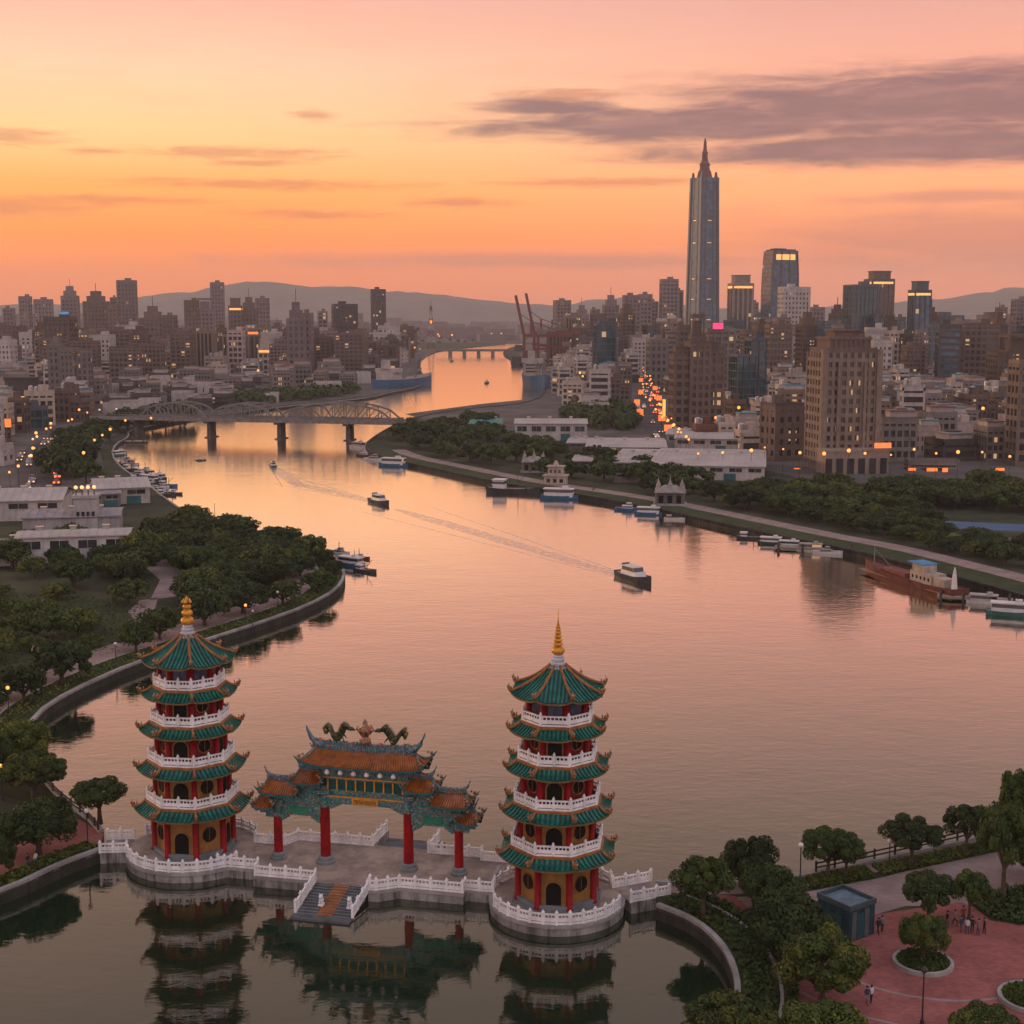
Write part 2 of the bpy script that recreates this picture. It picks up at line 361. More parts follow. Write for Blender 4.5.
# ------------------------------------------------------------------ setting: water, land, hills, haze
ZL = 1.5; WLV = .45
def smooth(pts, it=2):
    for _ in range(it):
        o = [pts[0]]
        for a, b in zip(pts, pts[1:]):
            o += [(a[0] * .75 + b[0] * .25, a[1] * .75 + b[1] * .25), (a[0] * .25 + b[0] * .75, a[1] * .25 + b[1] * .75)]
        pts = o + [pts[-1]]
    return pts
def offset(pts, d):                                     # left normal positive
    o = []
    for i, p in enumerate(pts):
        a = pts[max(i - 1, 0)]; b = pts[min(i + 1, len(pts) - 1)]
        tx, ty = b[0] - a[0], b[1] - a[1]; L = math.hypot(tx, ty) or 1
        o.append((p[0] - ty / L * d, p[1] + tx / L * d))
    return o
def strip(mb, pts, d0, d1, z0, z1, mi=0):
    a = offset(pts, d0); b = offset(pts, d1)
    for i in range(len(pts) - 1):
        mb_poly = [a[i], a[i + 1], b[i + 1], b[i]]
        vs = [(*p, z0) for p in mb_poly] + [(*p, z1) for p in mb_poly]
        fs = [(4, 5, 6, 7), (0, 1, 5, 4), (2, 3, 7, 6)]
        if i == 0: fs.append((3, 0, 4, 7))
        if i == len(pts) - 2: fs.append((1, 2, 6, 5))
        if d1 < d0: fs = [f[::-1] for f in fs]
        mb.add(vs, fs, mi)
def sheet(mb, pts, z, mi=0): mb.add([(x, y, z) for x, y in pts], [tuple(range(len(pts)))], mi)
def GL(lst, z=ZL): return [G(x, y, z) for x, y in lst]
def ccw(p):
    return p if sum(p[i][0] * p[(i + 1) % len(p)][1] - p[(i + 1) % len(p)][0] * p[i][1] for i in range(len(p))) > 0 else p[::-1]
def inpoly(p, poly):
    x, y = p; c = False; n = len(poly)
    for i in range(n):
        x1, y1 = poly[i]; x2, y2 = poly[i - 1]
        if (y1 > y) != (y2 > y) and x < (x2 - x1) * (y - y1) / (y2 - y1) + x1: c = not c
    return c

mb = MB(); sheet(mb, [(-4600, -250), (4600, -250), (4600, 8280), (-4600, 8280)], WLV)
structure('river_water', mb, water_mat())

SH_L1 = smooth(GL([(-90, 925), (-30, 903), (20, 886), (60, 866), (104, 850)]))                    # pond wall near the left tower
SH_L2 = smooth(GL([(104, 832), (90, 817), (72, 806), (54, 789), (44, 774), (38, 757), (30, 738), (36, 716), (72, 692), (135, 664), (200, 643), (260, 624), (310, 606), (338, 590), (346, 577), (343, 566), (330, 552), (305, 543), (270, 534), (225, 524), (185, 512), (165, 498), (148, 484), (124, 470), (112, 456), (116, 444), (130, 437), (128, 431), (150, 426), (200, 417), (250, 411), (310, 404), (370, 398), (388, 393), (420, 387), (426, 380), (420, 368), (422, 357), (440, 350), (480, 346), (505, 343.5)]), 1)
SH_R = smooth(GL([(1130, 628), (1080, 613), (1024, 597), (965, 580), (900, 563), (858, 552), (800, 541), (740, 528), (700, 519), (640, 506), (590, 497), (520, 487), (470, 477), (430, 468), (395, 461), (370, 453), (364, 445), (372, 438), (388, 428), (405, 420), (440, 412), (480, 407.5), (510, 405), (535, 400), (545, 392), (540, 378), (530, 368), (512, 360), (502, 354), (506, 349), (520, 345), (530, 343.5)]), 1)
SH_F1 = smooth(GL([(656, 907), (690, 920), (715, 940), (729, 962), (735, 985), (734, 1005), (722, 1030), (700, 1060)]))
SH_F2 = smooth(GL([(656, 882), (690, 884), (740, 884), (802, 876), (880, 859), (966, 840), (1024, 825), (1110, 800)]))
FARY = 2270.0
far_l = [(SH_L2[-1][0], FARY), (-2500, FARY), (-900, 900), (-420, 420), (-140, 130), (-50, 95)]
LANDL = SH_L1 + SH_L2 + far_l
LANDR = SH_R + [(SH_R[-1][0], FARY), (2600, FARY), (1000, 900), (330, 360), (150, 190)]
LANDF = SH_F1 + [(25, 75), (60, 75), (90, 95)] + SH_F2[::-1]
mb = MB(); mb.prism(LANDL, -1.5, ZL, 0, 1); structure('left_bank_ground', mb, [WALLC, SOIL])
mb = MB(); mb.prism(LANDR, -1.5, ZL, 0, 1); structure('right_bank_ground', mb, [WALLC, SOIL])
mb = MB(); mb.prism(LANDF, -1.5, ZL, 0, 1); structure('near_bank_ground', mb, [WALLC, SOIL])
mb = MB(); mb.prism([(-4500, FARY + .5), (4500, FARY + .5), (4500, 8270), (-4500, 8270)], -1.5, ZL + .3, 0); structure('far_plain_ground', mb, [CITYG])

# city ground sheets and lawns
def gsheet(name, px, z, m): mb_ = MB(); sheet(mb_, ccw(GL(px, z)), z); return structure(name, mb_, m)
gsheet('city_ground', [(-300, 560), (0, 520), (90, 500), (104, 470), (100, 452), (108, 438), (140, 424), (240, 410), (370, 395.5), (415, 386), (418, 360), (437, 349), (-60, 344.5), (-900, 400)], ZL + .004, CITYG)
gsheet('city_ground', [(405, 414), (480, 404), (535, 398.5), (548, 391), (544, 375), (517, 357), (527, 344.5), (1500, 344.5), (1500, 500), (1024, 497), (800, 478), (690, 452), (560, 432), (470, 432)], ZL + .004, CITYG)
gsheet('sports_field', [(935, 531), (1100, 545), (1100, 562), (1000, 552), (950, 541)], ZL + .01, FIELD)
gsheet('park_lawn', [(70, 592), (150, 600), (180, 628), (130, 650), (40, 655), (-60, 690), (-60, 600)], ZL + .006, GRASS)
gsheet('park_path', [(140, 562), (165, 556), (190, 580), (178, 596), (150, 600), (160, 580)], ZL + .012, PALEP)
gsheet('park_path', [(140, 600), (158, 598), (152, 618), (136, 622), (128, 612)], ZL + .012, PALEP)
gsheet('red_pavement', [(-80, 915), (-20, 893), (48, 868), (100, 846), (104, 834), (84, 822), (66, 813), (30, 825), (-80, 850)], ZL + .012, PLAZA)

# river walls, verges and promenades follow the shore
i0 = 22; A = SH_L2
mb = MB(); strip(mb, A, 0.0, .5, ZL - .12, ZL + .3); structure('left_river_wall_coping', mb, CONC2)
PL = [p for p in A if True]
k0 = min(range(len(A)), key=lambda i: math.dist(A[i], G(36, 716, ZL))); k1 = min(range(len(A)), key=lambda i: math.dist(A[i], G(338, 560, ZL)))
seg = A[k0:k1 + 1]
mb = MB(); strip(mb, seg, .52, 4.6, ZL - .2, ZL + .12); structure('riverside_verge', mb, GRASS)
mb = MB(); strip(mb, seg, 4.6, 4.9, ZL - .2, ZL + .2); structure('promenade_kerb', mb, CONC2)
mb = MB(); strip(mb, seg, 4.9, 10.5, ZL - .2, ZL + .10); structure('left_promenade_path', mb, PATH)
mb = MB(); strip(mb, SH_L1, 0.0, .5, ZL - .2, ZL + .25); structure('left_pond_wall_coping', mb, CONC2)
mb = MB(); strip(mb, SH_L1, .75, 2.6, ZL - .2, ZL + .10); structure('pond_verge', mb, GRASS)
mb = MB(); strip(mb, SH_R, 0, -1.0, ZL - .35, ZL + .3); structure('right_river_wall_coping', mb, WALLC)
ke = min(range(len(SH_R)), key=lambda i: math.dist(SH_R[i], G(366, 447, ZL)))
segr = SH_R[:ke]
mb = MB(); strip(mb, segr, -1.0, -8, ZL - .2, ZL + .10); structure('right_verge', mb, GRASS)
mb = MB(); strip(mb, segr, -8, -13.0, ZL - .2, ZL + .14); structure('right_promenade_path', mb, PALEP)
mb = MB(); strip(mb, SH_F1, 0, .42, ZL - .25, ZL + .28); structure('near_pond_wall_coping', mb, CONC2)
mb = MB(); strip(mb, SH_F1, .44, 3.08, ZL - .2, ZL + .05); structure('near_pond_verge', mb, SOIL)
mb = MB(); strip(mb, SH_F1, 3.1, 3.35, ZL - .3, ZL + .18); structure('near_verge_kerb', mb, CONC2)
mb = MB(); strip(mb, SH_F2, 0, -.6, ZL - .3, ZL + .3); structure('near_river_wall_coping', mb, CONC2)
mb = MB(); strip(mb, SH_F2, -.6, -2.2, ZL - .2, ZL + .05); structure('near_river_walk_path', mb, PATH)
gsheet('pale_plaza_path', [(690, 900), (800, 893), (880, 878), (975, 853), (1060, 832), (1100, 880), (1024, 905), (960, 905), (905, 906), (874, 915), (800, 932), (700, 925)], ZL + .012, PALEP)
gsheet('red_plaza_path', [(690, 892), (735, 896), (770, 925), (800, 932), (874, 914.5), (960, 902), (1024, 925), (1160, 960), (1100, 1075), (790, 1075), (760, 1040), (735, 960), (715, 930)], ZL + .02, PLAZA)
# curved lighter bands in the red paving
mb = MB(); c0 = G(925, 965, 0); a0 = []
for r0, a_, b_ in ((8.6, 150, 330), (13.0, 190, 255)):
    pts = [(c0[0] + r0 * cos(R(t_)), c0[1] + r0 * sin(R(t_))) for t_ in range(a_, b_ + 1, 6)]
    p1 = offset(pts, .14); p2 = offset(pts, -.14)
    for i in range(len(pts) - 1): mb.add([(*p2[i], ZL + .03), (*p2[i + 1], ZL + .03), (*p1[i + 1], ZL + .03), (*p1[i], ZL + .03)], [(0, 1, 2, 3)])
structure('paving_pattern_path', mb, PALEP)
# sports court strip and roads
gsheet('blue_court_ground', [(928, 520), (1060, 526), (1060, 533), (935, 528)], ZL + .014, M('blue_court', (.05, .11, .20), .7))
ROADR = smooth(GL([(690, 470), (672, 440), (658, 425), (649, 412), (646, 400), (652, 388), (648, 376), (640, 366), (640, 356)]), 2)
mb = MB(); strip(mb, ROADR, -7, 7, ZL - .1, ZL + .02); structure('city_street_road', mb, ASPH)
ROADL = smooth(GL([(-10, 520), (30, 498), (42, 480), (34, 465), (38, 452), (55, 442), (75, 433), (100, 424)]), 2)
mb = MB(); strip(mb, ROADL, -6, 6, ZL - .1, ZL + .02); structure('riverside_street_road', mb, ASPH)

# hills on the horizon
random.seed(3)
prof = [(-300, 304), (-100, 302), (40, 305), (120, 300), (150, 296), (182, 292), (215, 288), (250, 284), (292, 284), (330, 289), (380, 290), (430, 292), (470, 297), (520, 303), (560, 305), (620, 300), (660, 303), (760, 309), (860, 306), (905, 303), (950, 297), (985, 291), (1010, 287), (1040, 284), (1100, 280), (1300, 290)]
def ph(px):
    for (a, b), (c, d) in zip(prof, prof[1:]):
        if a <= px <= c: t_ = (px - a) / (c - a); return b + (d - b) * t_
    return 300
from mathutils import noise as mno
mb = MB(); nx, ny = 150, 16; Y0 = 6300
for j in range(ny + 1):
    for i in range(nx + 1):
        px = -180 + (1400) * i / nx; Y = Y0 + 1900 * j / ny
        X = (px - 512) / F * 7000 * (1 + (Y - 7000) / 12000)
        hgt = max(Zat(ph(px), 7050) - 2, 5)
        e = sin(pi * min(j / ny * 1.25, 1)) ** .8 if j < ny else 0
        n_ = mno.fractal(Vector((X / 420, Y / 420, 0)), .9, 2, 5)
        mb.v.append((X, Y, max(2, hgt * e * (.97 + .16 * n_) + 10 * n_ * e)))
for j in range(ny):
    for i in range(nx): a = j * (nx + 1) + i; mb.f.append((a, a + 1, a + nx + 2, a + nx + 1)); mb.m.append(0)
structure('hills', mb, M('far_hill_forest', (.10, .085, .075), .95, .3, .01), smooth=True)

mb = MB(); mb.box(0, 4000, -2.6, 9600, 8700, 297)
hz = bpy.data.materials.new("haze"); hz.use_nodes = True; k = N(hz.node_tree); hz.node_tree.nodes.clear()
pv = k.n('ShaderNodeVolumePrincipled'); pv.inputs['Color'].default_value = (.92, .86, .84, 1); pv.inputs['Density'].default_value = .000095; pv.inputs['Anisotropy'].default_value = 0.0
ho = k.n('ShaderNodeOutputMaterial'); hz.node_tree.links.new(pv.outputs[0], ho.inputs['Volume'])
structure('haze', mb, hz, 'stuff')
# ------------------------------------------------------------------ balustrades, podiums, pagodas, gate
FL = 1.4
def rail(mb, pts, zs=0.0, h=.85, step=1.25, post=.2, mi=0, ends=(True, True)):
    zs = zs if isinstance(zs, (list, tuple)) else [zs] * len(pts)
    for i in range(len(pts) - 1):
        a = Vector((*pts[i], zs[i])); b = Vector((*pts[i + 1], zs[i + 1])); L = (b - a).length
        n = max(1, round(L / step)); d = (b - a); rz = math.atan2(d.y, d.x)
        for k_ in range(n + 1):
            if k_ == n and i < len(pts) - 2: continue
            if k_ == 0 and i == 0 and not ends[0]: continue
            if k_ == n and i == len(pts) - 2 and not ends[1]: continue
            p = a + d * k_ / n
            mb.box(p.x, p.y, p.z - .05, post, post, h + .12, rz, mi)
            mb.box(p.x, p.y, p.z + h + .07, post * 1.25, post * 1.25, .06, rz, mi)
            mb.box(p.x, p.y, p.z + h + .13, post * .8, post * .8, .16, rz, mi, .55)
        U = Vector((0, 0, 1))
        mb.beam(a + U * .06, b + U * .06, .17, .12, mi)
        mb.beam(a + U * (h * .42), b + U * (h * .42), .09, h * .36, mi)
        mb.beam(a + U * (h * .93), b + U * (h * .93), .15, .11, mi)
        m_ = max(2, round(L / .3))
        for k_ in range(m_):
            p = a + d * (k_ + .5) / m_ + U * (h * .60); mb.beam(p, p + U * (h * .30), .09, .07, mi)
def arc(cx, cy_, r, a0, a1, n): return [(cx + r * cos(R(a0 + (a1 - a0) * i / n)), cy_ + r * sin(R(a0 + (a1 - a0) * i / n))) for i in range(n + 1)]

GA = R(-12.754); GO = (-12.34, 116.47)
def UV(u, v): return (GO[0] + u * cos(GA) + v * sin(GA), GO[1] + u * sin(GA) - v * cos(GA))
PLC = (-27.97, 120.72); PRC = (3.62, 109.9); PLR, PRR = 5.75, 5.35

def podium(name, label, C, r, spans):
    t_ = thing(name, label, 'podium', (*C, 0))
    m_ = MB(); m_.lathe([(r + .12, -1.5), (r + .06, FL - .32)], 56); part('podium_wall', m_, [CONC], t_)
    m_ = MB(); m_.lathe([(r + .16, FL - .32), (r + .16, FL - .03)], 56); part('podium_coping', m_, [CONC2], t_)
    m_ = MB(); m_.lathe([(r - .05, FL - .1), (r - .05, FL)], 56); part('podium_floor', m_, [FLOORST], t_)
    for a0, a1 in spans:
        m_ = MB(); rail(m_, arc(0, 0, r - .02, a0, a1, max(6, int(abs(a1 - a0) / 11))), FL, step=1.0); part('balustrade', m_, [WHITE], t_)
    return t_
podium('round_podium', 'round stone podium with white balustrade under the left pagoda', PLC, PLR, [(-158, -40), (150, 30)])
podium('round_podium', 'round stone podium with white balustrade under the right pagoda', PRC, PRR, [(-160, -24), (160, 32)])

# platform under the gate, with steps down to the water on both sides
pf = thing('gate_platform', 'stone platform with white balustrades and water steps under the ornamental gate', 'platform', (*GO, 0), GA)
fl = [(-11.6, -2.9), (-8.6, -2.9), (-8.6, -4.2), (-3.25, -4.2), (1.75, -4.2), (1.75, -5.0), (2.5, -5.0), (4.1, -3.95), (9.5, -3.95), (9.5, -3.2), (12.2, -3.2), (12.2, 3.4), (9.3, 3.4), (9.2, 4.1), (4.4, 4.1), (4.4, 4.6), (-1.1, 4.6), (-8.0, 4.5), (-8.6, 3.1), (-11.6, 3.1)]
m_ = MB(); m_.prism(fl, -1.5, FL - .03, 0); part('platform_wall', m_, [CONC], pf)
m_ = MB(); m_.prism(fl, FL - .30, FL - .008, 0); 
bm_ = [(x * 1.004 + (.02 if x > 0 else -.02), y * 1.01) for x, y in fl]
m_ = MB(); m_.prism(bm_, FL - .28, FL - .012, 0, 1); part('platform_floor', m_, [CONC2, FLOORST], pf)
def flight(y0, sgn, x0, x1, n, run, zb, mid):
    m1, m2 = MB(), MB(); dz_ = (FL - .05 - zb) / n
    for i in range(n):
        z = FL - .05 - dz_ * (i + 1); yy = y0 + sgn * (i + .5) * run
        m1.box((x0 + x1) / 2, yy, -1.2, x1 - x0, run, z + 1.2, 0, 0)
        m1.box((x0 + x1) / 2, yy + sgn * (run / 2 - .05), z, x1 - x0, .1, .03, 0, 1)
        if mid: m2.box((x0 + x1) / 2 + .05, yy, z + .034, mid, run * .98, .02)
    yl = y0 + sgn * (n * run + .45)
    m1.box((x0 + x1) / 2, yl, -1.2, x1 - x0 + .5, .9, zb + 1.22, 0, 2)
    part('stairs', m1, [STAIR, GREYST, STAIR], pf)
    if mid: part('stair_runner', m2, [ORTILE], pf)
flight(-4.2, -1, -2.95, 1.5, 11, .42, .60, 1.3)
flight(4.55, 1, -.95, 4.4, 5, .55, .75, 0)
for x_, y1_ in ((-.95, 8.4), (4.35, 7.1)):
    m_ = MB(); m_.box(x_, (4.4 + y1_) / 2, -1.4, .45, y1_ - 4.4, FL + 1.38); part('stair_wall', m_, [CONC], pf)
m_ = MB(); rail(m_, [(-12.4, -2.8), (-8.75, -2.8), (-8.45, -4.05), (-3.1, -4.05)], FL); part('balustrade', m_, [WHITE], pf)
m_ = MB(); rail(m_, [(-3.1, -4.1), (-3.1, -8.7)], [FL, .65]); part('stair_rail', m_, [WHITE], pf)
m_ = MB(); rail(m_, [(1.7, -4.95), (1.7, -8.7)], [FL - .2, .65]); part('stair_rail', m_, [WHITE], pf)
m_ = MB(); rail(m_, [(1.7, -4.3), (1.8, -4.9), (2.4, -4.85), (4.05, -3.8), (9.4, -3.8), (9.45, -3.1), (11.8, -3.1)], FL); part('balustrade', m_, [WHITE], pf)
m_ = MB(); rail(m_, [(-11.4, 2.95), (-8.6, 2.95), (-7.9, 4.35), (-1.0, 4.45)], FL); part('balustrade', m_, [WHITE], pf)
m_ = MB(); rail(m_, [(-1.0, 4.5), (-.9, 8.2)], [FL, FL]); part('stair_rail', m_, [WHITE], pf)
m_ = MB(); rail(m_, [(4.4, 6.9), (4.3, 4.2)], [FL, FL]); part('stair_rail', m_, [WHITE], pf)
m_ = MB(); rail(m_, [(4.3, 3.95), (9.1, 3.95), (9.2, 3.3), (11.9, 3.3)], FL); part('balustrade', m_, [WHITE], pf)
m_ = MB()
for k_ in range(3): m_.box(11.2 + k_ * .35, .1, FL, .35, 3.4, .12 * (3 - k_), 0, 0)
part('low_step', m_, [CONC2], pf)

def footbridge(label, p, q_, wd, ext=0):
    t_ = thing('footbridge', label, 'footbridge', (*p, 0)); a = math.atan2(q_[1] - p[1], q_[0] - p[0]); L = math.dist(p, q_); t_.rotation_euler.z = a
    m_ = MB(); m_.box(L / 2, 0, -1.5, L, wd, FL + 1.5 - .01); part('footbridge_deck', m_, [CONC], t_)
    m_ = MB(); m_.box(L / 2, 0, FL - .01, L + .04, wd - .3, .016); part('footbridge_floor', m_, [FLOORST], t_)
    for s in (-1, 1): m_ = MB(); rail(m_, [(0, s * (wd / 2 - .12)), (L, s * (wd / 2 - .12))], FL); part('balustrade', m_, [WHITE], t_)
a_ = G(104, 846, FL); b_ = (PLC[0] + PLR * cos(R(176)), PLC[1] + PLR * sin(R(176)))
footbridge('short white railed footbridge from the left bank to the left pagoda', a_, b_, 3.4)
a_ = (PRC[0] + (PRR - .1) * cos(R(4)), PRC[1] + (PRR - .1) * sin(R(4))); b_ = G(660, 888, FL)
footbridge('short white railed footbridge from the right pagoda to the brick plaza', a_, b_, 3.4)

# --- octagonal tiled roofs
def oct_roof(prof, up=.22, nrib=9, tile=0, valley=1):
    """prof: [(apothem, z)] from eave to top. returns surface mesh, one hip ridge mesh (at angle 22.5 deg)"""
    t8 = math.tan(pi / 8); mb_ = MB(); rb = MB()
    a0, a1 = prof[0][0], prof[-1][0]
    def zof(a):
        for (p, z), (q2, z2) in zip(prof, prof[1:]):
            if q2 <= a <= p: return z + (z2 - z) * (p - a) / (p - q2 + 1e-9)
        return prof[-1][1]
    def zz(a, s): return zof(a) + up * abs(s) ** 3 * max(0, (a - a1) / (a0 - a1)) ** 2
    NS, NA = 8, 6
    for f in range(8):
        th = f * pi / 4; c, s_ = cos(th), sin(th)
        P3 = lambda a, tt, z: (a * c - tt * s_, a * s_ + tt * c, z)
        vs = []
        for i in range(NA + 1):
            a = a0 + (a1 - a0) * i / NA
            for j in range(NS + 1): s = -1 + 2 * j / NS; vs.append(P3(a, s * a * t8, zz(a, s)))
        fs = [(i * (NS + 1) + j, i * (NS + 1) + j + 1, (i + 1) * (NS + 1) + j + 1, (i + 1) * (NS + 1) + j) for i in range(NA) for j in range(NS)]
        mb_.add(vs, fs, valley)
        # fascia + soffit
        vs = [];
        for j in range(NS + 1):
            s = -1 + 2 * j / NS; vs += [P3(a0, s * a0 * t8, zz(a0, s)), P3(a0, s * a0 * t8, zz(a0, s) - .16), P3(a0 * .62, s * a0 * .62 * t8, prof[0][1] - .30)]
        fs = []
        for j in range(NS): fs += [(3 * j, 3 * j + 1, 3 * j + 4, 3 * j + 3), (3 * j + 1, 3 * j + 2, 3 * j + 5, 3 * j + 4)]
        mb_.add(vs, fs, 2)
        for r_ in range(nrib):
            tt = a0 * t8 * (-1 + 2 * (r_ + .5) / nrib); amin = max(a1, abs(tt) / t8 + .02); pts = []
            for i in range(6):
                a = a0 + .05 + (amin - a0) * i / 5; pts.append(P3(a, tt, zz(min(a, a0), tt / (max(a, .01) * t8)) + .05))
            for p, q2 in zip(pts, pts[1:]): mb_.beam(p, q2, a0 * t8 * .95 / nrib, .10, tile)
    h = MB(); pts = []
    for i in range(9):
        a = a0 + .08 + (a1 - a0 - .05) * i / 8; r_ = a / cos(pi / 8); pts.append((r_, 0, zz(min(a, a0), 1) + .12))
    pts = [(pts[0][0] + .16, 0, pts[0][2] + .24)] + pts
    h.tube(pts, [.05] + [.13] * 9, 6, 0)
    x0, z0 = pts[1][0], pts[1][2]
    h.ball((x0 - .05, 0, z0 + .22), .16, 6, 4, 1); h.ball((x0 + .12, 0, z0 + .34), .13, 6, 4, 1)
    h.beam((x0 + .1, 0, z0 + .4), (x0 + .02, 0, z0 + .62), .05, .05, 1); h.beam((x0 - .3, 0, z0 + .1), (x0 - .34, 0, z0 + .42), .09, .09, 1)
    return mb_, h

def pagoda(label, C, rot, s, style):
    t_ = thing('pagoda', label, 'pagoda', (*C, FL), rot)
    er = [4.86, 4.58, 4.26, 3.98, 3.86]; ez = [3.90, 7.50, 10.95, 14.05, 16.95]; rr = [3.74, 3.50, 3.18, 2.86]
    wr = [3.15, 2.95, 2.70, 2.46, 2.26]; z0s = [0.0] + [e + .86 for e in ez[:4]]
    c8 = cos(pi / 8)
    m_ = MB(); m_.lathe([(3.75 * s, -.05), (3.75 * s, .22), (3.5 * s, .22), (3.5 * s, .55)], 8, rot=pi / 8); part('plinth', m_, [GREYST], t_)
    for i in range(5):
        r, z0 = wr[i] * s, z0s[i]; z1 = ez[i] + (.25 if i < 4 else .1); ap = r * c8; hw = r * sin(pi / 8)
        wm = [YEL, YEL, REDW, REDW, REDW][i]
        m_ = MB(); m_.lathe([(r, z0), (r, z1)], 8, rot=pi / 8)
        m_.lathe([(r + .10, z1 - .42), (r + .10, z1 - .12)], 8, rot=pi / 8, mi=1)
        if i: m_.lathe([(r + .07, z0), (r + .07, z0 + .4)], 8, rot=pi / 8, mi=1)
        part('wall', m_, [wm, REDW], t_)
        cm = MB(); cr = (.27 if i == 0 else .23) * s
        cm.lathe([(cr * 1.25, z0), (cr * 1.25, z0 + .3), (cr, z0 + .34), (cr, z1 - .02)], 10); me = cm.mesh('column', [RED], True)
        for k_ in range(8):
            a = pi / 8 + k_ * pi / 4; link('column', me, t_, ((r + .12) * cos(a), (r + .12) * sin(a), 0))
        zb = z0 + (.05 if i == 0 else .12); H = z1 - z0 - .75; dw = hw * (.58 if i else .5)
        door, frm = MB(), MB()
        def arch(mb_, wd, ht, d0, d1, mi=0):
            pts = [(-wd, 0), (wd, 0)] + [(wd * cos(R(a)), ht - wd + wd * sin(R(a))) for a in range(0, 181, 20)]
            n = len(pts); vs = [(d0, x, z) for x, z in pts] + [(d1, x, z) for x, z in pts]
            mb_.add(vs, [tuple(range(n, 2 * n))] + [(j, (j + 1) % n, n + (j + 1) % n, n + j) for j in range(n)], mi)
        hh = (2.35 if i == 0 else 1.9 if i < 4 else 1.5)
        arch(frm, dw + .12, hh + .12, -.05, .07); arch(door, dw, hh, -.05, .085)
        rw = hw * .52
        wnd, wfr = MB(), MB()
        def disc(mb_, r_, d0, d1): 
            n = 20; pts = [(r_ * cos(2 * pi * j / n), r_ * sin(2 * pi * j / n)) for j in range(n)]
            vs = [(d0, x, z) for x, z in pts] + [(d1, x, z) for x, z in pts]
            mb_.add(vs, [tuple(range(n, 2 * n))] + [(j, (j + 1) % n, n + (j + 1) % n, n + j) for j in range(n)], 0)
        disc(wfr, rw + .1, -.05, .06); disc(wnd, rw, -.05, .075)
        wfr.box(.072, 0, -rw * .95, .02, .04, rw * 1.9)
        if i == 4:
            sq, sf = MB(), MB(); sq.box(.02, 0, 0, .14, dw * 2.1, 1.1); sf.box(0, 0, -.08, .14, dw * 2.1 + .2, 1.26); sf.box(.06, 0, 0, .1, .08, 1.1)
            mq, mf = sq.mesh('window', [M('blue_window', (.05, .07, .12), .25)]), sf.mesh('frame', [REDW])
        mdo, mfr, mwi, mwf = door.mesh('door', [DARK]), frm.mesh('frame', [YEL if i < 3 else ORNG]), wnd.mesh('window', [DARK]), wfr.mesh('frame', [ORNG])
        for k_ in range(8):
            a = k_ * pi / 4; p = (ap * cos(a), ap * sin(a))
            if i == 4: o = link('window', mq, t_, (*p, z0 + .75), a); link('frame', mf, o)
            elif k_ % 2 == 0: o = link('door', mdo, t_, (*p, zb), a); link('frame', mfr, o)
            else: o = link('window', mwi, t_, (*p, z0 + (2.05 if i == 0 else 1.5)), a); link('frame', mwf, o)
        # roof
        e = er[i] * s * c8
        if i < 4:
            b = (rr[i] + .14) * s * c8
            surf, hip = oct_roof([(e, ez[i]), (e * .5 + b * .5, ez[i] + .25), (b, ez[i] + .66)], .22, 9)
        else:
            surf, hip = oct_roof([(e, ez[i]), (e * .8, ez[i] + .34), (e * .55, ez[i] + .92), (e * .33, ez[i] + 1.55), (.58 * c8, ez[i] + 2.15)], .30, 9)
        rf = part('roof', surf, [GREEN, GREEND, M('eave_trim', (.16, .10, .04), .5, .3, 2.0)], t_); mh = hip.mesh('hip_ridge', [ORNG, ORNR], True)
        for k_ in range(8): link('hip_ridge', mh, rf, rz=pi / 8 + k_ * pi / 4)
        if i < 4:
            m_ = MB(); B = (rr[i] + .16) * s
            m_.lathe([(B + .05, ez[i] + .60), (B + .1, ez[i] + .64), (B + .1, ez[i] + .80), (B, ez[i] + .86)], 8, rot=pi / 8); part('balcony_floor', m_, [ORNG], t_)
            m_ = MB(); ps = [(rr[i] * s * cos(pi / 8 + k_ * pi / 4), rr[i] * s * sin(pi / 8 + k_ * pi / 4)) for k_ in range(9)]
            rail(m_, ps, ez[i] + .86, .82, 1.5, .17, ends=(True, False)); part('balustrade', m_, [WHITE], t_)
    za = ez[4] + 2.1; f_ = MB()
    f_.lathe([(.80, za - .15), (.80, za), (.62, za + .08), (.66, za + .3), (.5, za + .36), (.56, za + .62), (.40, za + .68), (.46, za + .85), (.36, za + .95)], 8, rot=pi / 8)
    part('finial_base', f_, [M('pale_blue_stone', (.45, .45, .48), .6)], t_)
    g = MB(); zg = za + .95
    def gourd(lst):
        pr = [(.2, zg)]
        for r_, h in lst:
            zz_ = pr[-1][1]
            for j in range(1, 8): a = -pi / 2 + pi * j / 8; pr.append((max(.16, r_ * cos(a) ** .6), zz_ + h / 2 + h / 2 * sin(a)))
            pr.append((.16 if r_ > .25 else .08, zz_ + h))
        return pr
    if style == 'gourd':
        pr = gourd([(.56, .72), (.47, .62), (.36, .48)]); g.lathe(pr, 16); zt = pr[-1][1]
        for k_ in range(5): a = k_ * 2 * pi / 5; g.tube([(.1 * cos(a), .1 * sin(a), zt), (.36 * cos(a), .36 * sin(a), zt + .2), (.24 * cos(a), .24 * sin(a), zt + .5)], [.16, .15, .03], 6)
        g.tube([(0, 0, zt - .1), (0, 0, zt + .35), (.04, 0, zt + .75)], [.2, .18, .02], 6)
    else:
        pr = gourd([(.54, .66), (.40, .34), (.35, .32), (.30, .28), (.26, .26), (.22, .24), (.17, .22)]); g.lathe(pr, 16); zt = pr[-1][1]
        g.tube([(0, 0, zt - .1), (0, 0, zt + .4), (0, 0, zt + 1.3)], [.09, .05, .02], 6)
    part('finial', g, [GOLD], t_, smooth=True)
    return t_
